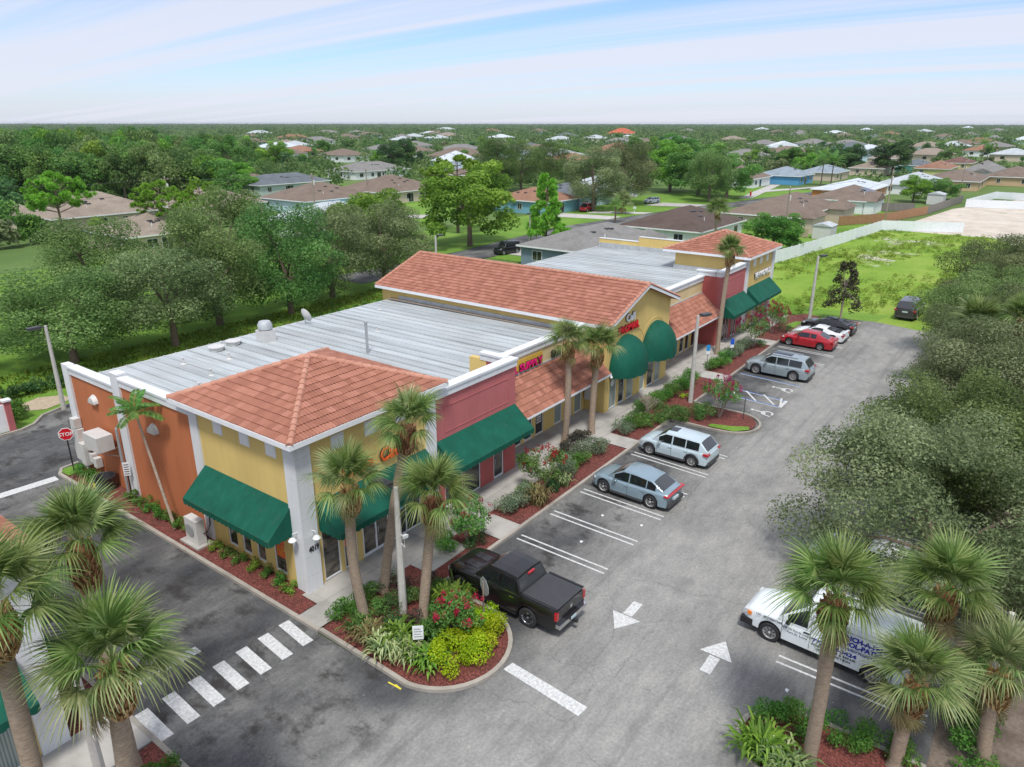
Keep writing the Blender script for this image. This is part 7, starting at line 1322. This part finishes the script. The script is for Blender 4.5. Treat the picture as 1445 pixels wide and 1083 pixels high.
en = thing('bin_enclosure', 'bin enclosure with terracotta posts and white gate at the left edge', 'enclosure', (14.4, 51.45, 0)); MB().box(.7, 1.05, -.2, .15, 0, 2.1).build('post', M['pinkred'], en, world=False); MB().box(-6, .7, -.06, .06, .1, 1.9).build('gate', M['whitepaint'], en, world=False); MB().box(.7, 1.0, .16, 5, 0, 2.0).build('wall', M['pinkred'], en, world=False); MB().box(.62, 1.12, -.28, .22, 2.1, 2.22).build('post_cap', M['whitepaint'], en, world=False)
for k, (px, py) in enumerate(((850, 728), (905, 742), (1110, 975), (398, 803), (820, 765))):
    o = MB().add([(-.09, -.05, .01), (.08, -.07, .02), (.1, .06, .015), (-.06, .05, .03), (0, 0, .06)], [(0, 1, 4), (1, 2, 4), (2, 3, 4), (3, 0, 4)]).build('paper_scrap', M['whitepaint']); o.location = (*P(px, py), .002); tag(o, ('crumpled white paper scrap beside the double stripes', 'white paper scrap near the steel blue car tail', 'paper scrap on the asphalt before the van', 'paper scrap in the drive by the kerb', 'small paper scrap in the empty stall')[k], 'litter')
# mailbox and hydrant in the far lawn
mbx = thing('mailbox', 'small white mailbox at the lawn edge behind the dark roofs', 'mailbox', (*P(895, 302), 0)); MB().box(-.06, .06, -.06, .06, 0, 1.1).build('post', M['whitepaint'], mbx, world=False); MB().box(-.2, .2, -.3, .3, 1.1, 1.5).build('box', M['whitepaint'], mbx, world=False)
hy = MB().lathe([(.2, 0), (.16, .1), (.15, .6), (.2, .65), (.12, .8), (0, .85)], 10).build('fire_hydrant', M['signred']); hy.location = (*P(1059, 277), 0); hy.scale = (1.5, 1.5, 1.5); tag(hy, 'red fire hydrant on the small triangular lawn', 'hydrant')

# ------------------------------------------------------------ neighbourhood trees
HB = [(o.location.x, o.location.y) for o in bpy.data.objects if o.name.startswith('house')]
for k, (px, py, s, v, mt, lb) in enumerate(((837, 298, 1.5, 0, 'oakgrey', 'round grey-green front-yard oak above the red SUV'), (884, 288, 1.5, 1, 'oakgrey', 'round grey-green front-yard oak above the open lawn'), (775, 262, 1.45, 2, 'darkoak', 'dark spreading oak left of the slate roof'), (700, 272, 1.5, 1, 'darkoak', 'dark oak behind the teal house, left'), (735, 268, 1.5, 0, 'oak', 'oak behind the teal house, right'), (1000, 285, 1.35, 2, 'oak', 'grey-green tree in front of the bright tree mass'))): put_tree(('backoak', v), lb, *P(px, py), s, mt, sz=s*.95)
for k, (px, py, s, sz, v, mt, lb) in enumerate(((985, 275, 1.7, 1.15, 0, 'mid', 'tallest tree of the green mass right of the lawn'), (945, 270, 1.5, 1.1, 1, 'bright', 'bright tree on the left of the green mass'), (1025, 280, 1.35, .95, 0, 'mid', 'green tree on the right of the green mass'), (955, 240, 1.6, 1.15, 1, 'mid', 'tall tree behind the green mass'), (905, 246, 1.5, 1.2, 0, 'mid', 'tall rounded tree above the second front-yard oak'), (563, 244, 1.5, 1.0, 1, 'dark', 'big round dark green tree behind the white garage house'), (390, 238, 1.3, .95, 0, 'bright', 'rounded bright tree left of the mint house'), (330, 275, 1.15, .75, 1, 'bright', 'wide bright tree right of the tan roof'), (285, 262, 1.5, .95, 0, 'darkoak', 'dark oak behind the tan roof and utility pole'), (1258, 248, 1.5, 1.0, 1, 'dark', 'dark tree mass above the beige ranch house'), (1190, 245, 1.4, .95, 0, 'dark', 'dark tree right of the far utility pole'), (1115, 242, 1.3, .75, 1, 'mid', 'wide green tree behind the gable-fronted house'), (1090, 355, .85, .5, 0, 'hedge', 'bushy green tree between far tower and utility pole'), (1288, 285, .8, .5, 1, 'bright', 'bright green tree by the orange wall'), (1330, 282, .8, .45, 0, 'mid', 'green tree behind the pale shed'), (835, 262, 1.3, .7, 0, 'mid', 'dense green tree before the terracotta-brown roof'))): put_tree(('broad', v), lb, *P(px, py), s, mt, sz=sz)
for k, (px, py, s, mt) in enumerate(((8, 338, .9, 'mid'), (45, 344, .75, 'hedge'), (-20, 352, 1.0, 'oakgrey'), (150, 338, .6, 'bright'), (318, 300, .8, 'mid'), (345, 318, .7, 'hedge'), (12, 300, 1.1, 'dark'))): put_tree(('far', k % 5), ('mid-green tree by the grey fence at the left edge', 'fresh green bushy tree right of the grey fence', 'grey-green tree cut by the left edge', 'low bright tree between the two tan roofs', 'mid-green tree right of the tan roof', 'fresh green tree before the pale roof', 'dark tree beside the big tan roof, left edge')[k], *P(px, py), s, mt, sz=s)
# the wood on the left, tree by tree
GREEN = dict(mid='mid-green', bright='bright green', oak='olive green', darkoak='deep green', hedge='fresh green', dark='dark green', oakgrey='grey-green')
rng = random.Random(21); nw = 0
for row in range(9):
    for c in range(16):
        px = -30+c*25+rng.uniform(-9, 9)+(row % 2)*12; py = 282-row*8.6+rng.uniform(-2, 2); lim = 330-row*9 if row < 4 else 400-row*8
        if px > lim: continue
        x, y = P(px, py)
        if any(abs(x-hx) < 13 and abs(y-hy) < 11 for hx, hy in HB) or (math.hypot(x-66, y-138) < 15) or math.hypot(x-85, y-133) < 14: continue
        mt = rng.choice(['mid', 'mid', 'bright', 'oak', 'darkoak', 'hedge']); put_tree(('wood', rng.randrange(4)), GREEN[mt]+' tree of the left wood, '+('front rank', 'second rank', 'third rank', 'fourth rank', 'fifth rank', 'sixth rank', 'seventh rank', 'eighth rank', 'last rank')[row]+', '+('at the left edge', 'near the left edge', 'left of the wood\'s middle', 'right of the wood\'s middle', 'toward its right end', 'at its right end')[min(5, int(max(0, px)/62))], x, y, rng.uniform(.78, 1.12), mt, group='wood at the left', sz=rng.uniform(.8, 1.1)*(1.0 if row > 1 else .85)*(1.22 if px < 230 else 1.0)); nw += 1
# trees between the houses
nf_ = 0; tries = 0
while nf_ < 170 and tries < 6000:
    tries += 1; px = rng.uniform(-20, 1465); py = 190+62*rng.random()**1.35
    if px < 380 and py > 215: continue
    x, y = P(px, py)
    if y < 70 and x < 330 and py > 222: continue
    if any(abs(x-hx) < 15 and abs(y-hy) < 12 for hx, hy in HB): continue
    if any((Vector((hx, hy)).length-Vector((x, y)).length) > 0 and (Vector((hx, hy)).length-Vector((x, y)).length) < 45 and abs(math.atan2(y, x)-math.atan2(hy, hx)) < 10/Vector((x, y)).length for hx, hy in HB) and rng.random() < .85: continue
    D = math.hypot(x, y); s = rng.uniform(.75, 1.25)*(1.0 if D > 300 else .85)
    mt = rng.choice(['mid', 'mid', 'dark', 'oak', 'darkoak', 'hedge', 'bright', 'oakgrey']); put_tree(('far', rng.randrange(5)), GREEN[mt]+' tree among distant houses, '+('near the horizon', 'far back', 'halfway out', 'behind the nearer roofs')[min(3, int((py-190)/12))]+', '+('above the left wood', 'left of the bright trees', 'above the gabled roof', 'above the far metal roof', 'above the far tower', 'above the white wall', 'at the right edge')[min(6, max(0, int(px/207)))], x, y, s, mt, group='trees among the distant houses', sz=s*rng.uniform(.8, 1.1)); nf_ += 1
# far houses
nh = 0; far_cache = {}
while nh < 95:
    px = rng.uniform(330, 1450); py = 183+46*rng.random()**.75; x, y = P(px, py)
    if any(math.hypot(x-hx, y-hy) < 24 for hx, hy in HB): continue
    HB.append((x, y)); rc = rng.choice(['brown', 'tan', 'grey', 'grey', 'slate', 'white', 'rust', 'pale', 'brown']); wc_ = rng.choice(['beige', 'white', 'cream', 'paleblue', 'white']); key = (rc, wc_, rng.randrange(2))
    if key not in far_cache:
        w, d = (22, 13) if key[2] else (15, 17); m = MB().box(-w/2, w/2, -d/2, d/2, -.05, 2.8, 1); vs, fs = gable_faces(-w/2-.6, w/2+.6, -d/2-.6, d/2+.6, 2.81, 5.4, 'x' if key[2] else 'y', 'hip'); m.add(vs, fs, 0)
        for sx in (-.3, .05, .32): m.box(sx*w-.8, sx*w+.8, -d/2-.04, -d/2-.003, .9, 2.1, 2)
        for sy in (-.25, .2): m.box(-w/2-.04, -w/2-.003, sy*d-.8, sy*d+.8, .9, 2.1, 2)
        far_cache[key] = m.mesh('distant_house', [ROOF[rc], WALL[wc_], M['glass']])
    o = link('distant_house', far_cache[key], None, (x, y, 0), (0, 0, rng.choice([0, 0, .1, -.3]))); s = 1+math.hypot(x, y)/2500; o.scale = (s, s, s); wh = ('above the left wood', 'left of the bright trees', 'above the gabled roof', 'above the far metal roof', 'above the far tower', 'above the white wall', 'at the right edge')[min(6, max(0, int(px/207)))]; tag(o, f'distant {"house, "+{"white": "white", "pale": "pale", "slate": "dark slate", "grey": "grey", "tan": "tan", "brown": "brown", "rust": "rust brown"}[rc]+" roof, "+{"beige": "beige", "white": "white", "cream": "cream", "paleblue": "pale blue"}[wc_]+" walls"} {wh}', 'house', f'distant {rc} roofed {wc_} houses'); nh += 1
# the far wood that reads as one mass, and the many low trees between the roofs this side of it
def wood_mass(name, label, n, d0, d1, pw, k, leaf, r0, hmax, seed, grow):
    nr = np.random.default_rng(seed); ang = nr.uniform(rad(-6), rad(80), n); D = d0*np.exp(nr.random(n)**pw*math.log(d1/d0)); X = D*np.cos(ang); Y = D*np.sin(ang); keep = np.ones(n, bool)
    for hx, hy in HB:
        keep &= ~(np.hypot(X-hx, Y-hy) < 14); hd = math.hypot(hx, hy); ha = math.atan2(hy, hx)
        if hd < 620: keep &= ~((D < hd) & (D > hd*.80) & (np.abs(ang-ha) < 8/hd))
    X, Y, D = X[keep], Y[keep], D[keep]; n = len(X); g_ = (1+D*grow)[:, None]; d = unit(nr.normal(size=(n*k, 3))).reshape(n, k, 3); d[..., 2] = np.abs(d[..., 2])*.95; rr = r0*g_*(.65+.7*nr.random((n, 1)))
    q = .6+.4*nr.random((n, k)); C = np.stack([X[:, None]+d[..., 0]*rr*q, Y[:, None]+d[..., 1]*rr*q, .8+d[..., 2]*q*np.minimum(rr*1.35, hmax)*(.65+.6*nr.random((n, 1)))], -1).reshape(-1, 3)
    Nn = unit(d.reshape(-1, 3)*.8+nr.normal(size=(n*k, 3))*.4+np.array([0, 0, .2])); tone = np.clip(np.repeat(nr.random(n), k)*.6+nr.random(n*k)*.38, 0, 1); V, F = leaf_arrays(C, Nn, np.repeat(g_[:, 0]*leaf, k)*(.7+.6*nr.random(n*k)), .75, nr)
    o = link(name, np_mesh(name, V, F, M['farwood'], tone)); o['kind'] = 'stuff'; o['label'] = label
M['farwood'] = L_('far_wood_leaf', (0.054, 0.136, 0.038), (0.115, 0.240, 0.065), (0.246, 0.384, 0.131))
wood_mass('low_trees', 'low trees and shrubs crowding between the distant roofs', 1500, 235, 640, .9, 84, 1.0, 3.6, 5.6, 31, 0.0003); wood_mass('far_wood', 'far flat woodland reaching the horizon', 15000, 560, 9000, .6, 26, 1.7, 4.6, 7.6, 77, 0.00045)
nr = np.random.default_rng(78)
# tall weeds in the vacant lot
n = 3600; X = nr.uniform(77, 152, n); Y = nr.uniform(-14, 33, n); keep = (Y < 32.3-(X-95)*.125) & (np.sin(X*.17+np.sin(Y*.3)*2)+np.sin(Y*.33+X*.11)+nr.normal(size=n)*.8 > -.3) & ~((np.abs(X-83) < 4) & (np.abs(Y-10.3) < 3)) & ((X > 82) | (Y > 19)); X, Y = X[keep], Y[keep]; n = len(X); k = 22
rt = nr.uniform(.25, .75, (n, 1)); a = nr.uniform(0, 6.28, (n, k)); q = rt*np.sqrt(nr.random((n, k))); hh = (nr.uniform(.12, .45, (n, 1))+.25*np.maximum(0, np.sin(X*.12+Y*.2))[:, None])*(1-(q/rt)**2*.8)*nr.uniform(.6, 1.1, (n, k))
C = np.stack([X[:, None]+np.cos(a)*q, Y[:, None]+np.sin(a)*q, hh], -1).reshape(-1, 3); Nn = unit(nr.normal(size=(n*k, 3))*.45+np.array([0, 0, 1.0])); V, F = leaf_arrays(C, Nn, nr.uniform(.16, .34, n*k), .45, nr)
o = link('tall_weeds', np_mesh('tall_weeds', V, F, M['weeds'], np.clip(np.repeat(nr.random(n)*.55, k)+nr.random(n*k)*.45, 0, 1))); o['kind'] = 'stuff'; o['label'] = 'tall green weeds covering the vacant lot'
# lawn blades near the plaza
n = 9000; X = nr.uniform(2, 76, n); Y = nr.uniform(57.2, 64, n); a = nr.uniform(0, 6.28, n); hh = nr.uniform(.1, .28, n); c = np.stack([X, Y, np.full(n, -.03)], -1); s_ = np.stack([-np.sin(a), np.cos(a), 0*a], -1)*.09; l = np.stack([np.cos(a)*hh*.4, np.sin(a)*hh*.4, hh], -1)
V = np.stack([c-s_, c+s_, c+l*.7+s_*.6, c+l], 1).reshape(-1, 3); o = link('lawn_blades', np_mesh('lawn_blades', V, np.arange(len(V)).reshape(-1, 4), M['weeds'], nr.random(n)*.8)); o['kind'] = 'stuff'; o['label'] = 'short grass on the swale behind the plaza'

# ------------------------------------------------------------ haze
hm = bpy.data.materials.new('haze'); hm.use_nodes = True; t = hm.node_tree; t.nodes.clear(); pv = N(t, 'ShaderNodeVolumePrincipled'); pv.inputs['Color'].default_value = (.86, .92, 1.0, 1); pv.inputs['Density'].default_value = 0.6e-4; pv.inputs['Anisotropy'].default_value = 0.2
ho = N(t, 'ShaderNodeOutputMaterial'); t.links.new(pv.outputs[0], ho.inputs['Volume'])
hb = MB().box(-9100, 9100, -9100, 9100, -1.1, 22.0).build('haze', hm); hb['kind'] = 'stuff'; hb['label'] = 'pale summer haze over the distant trees'
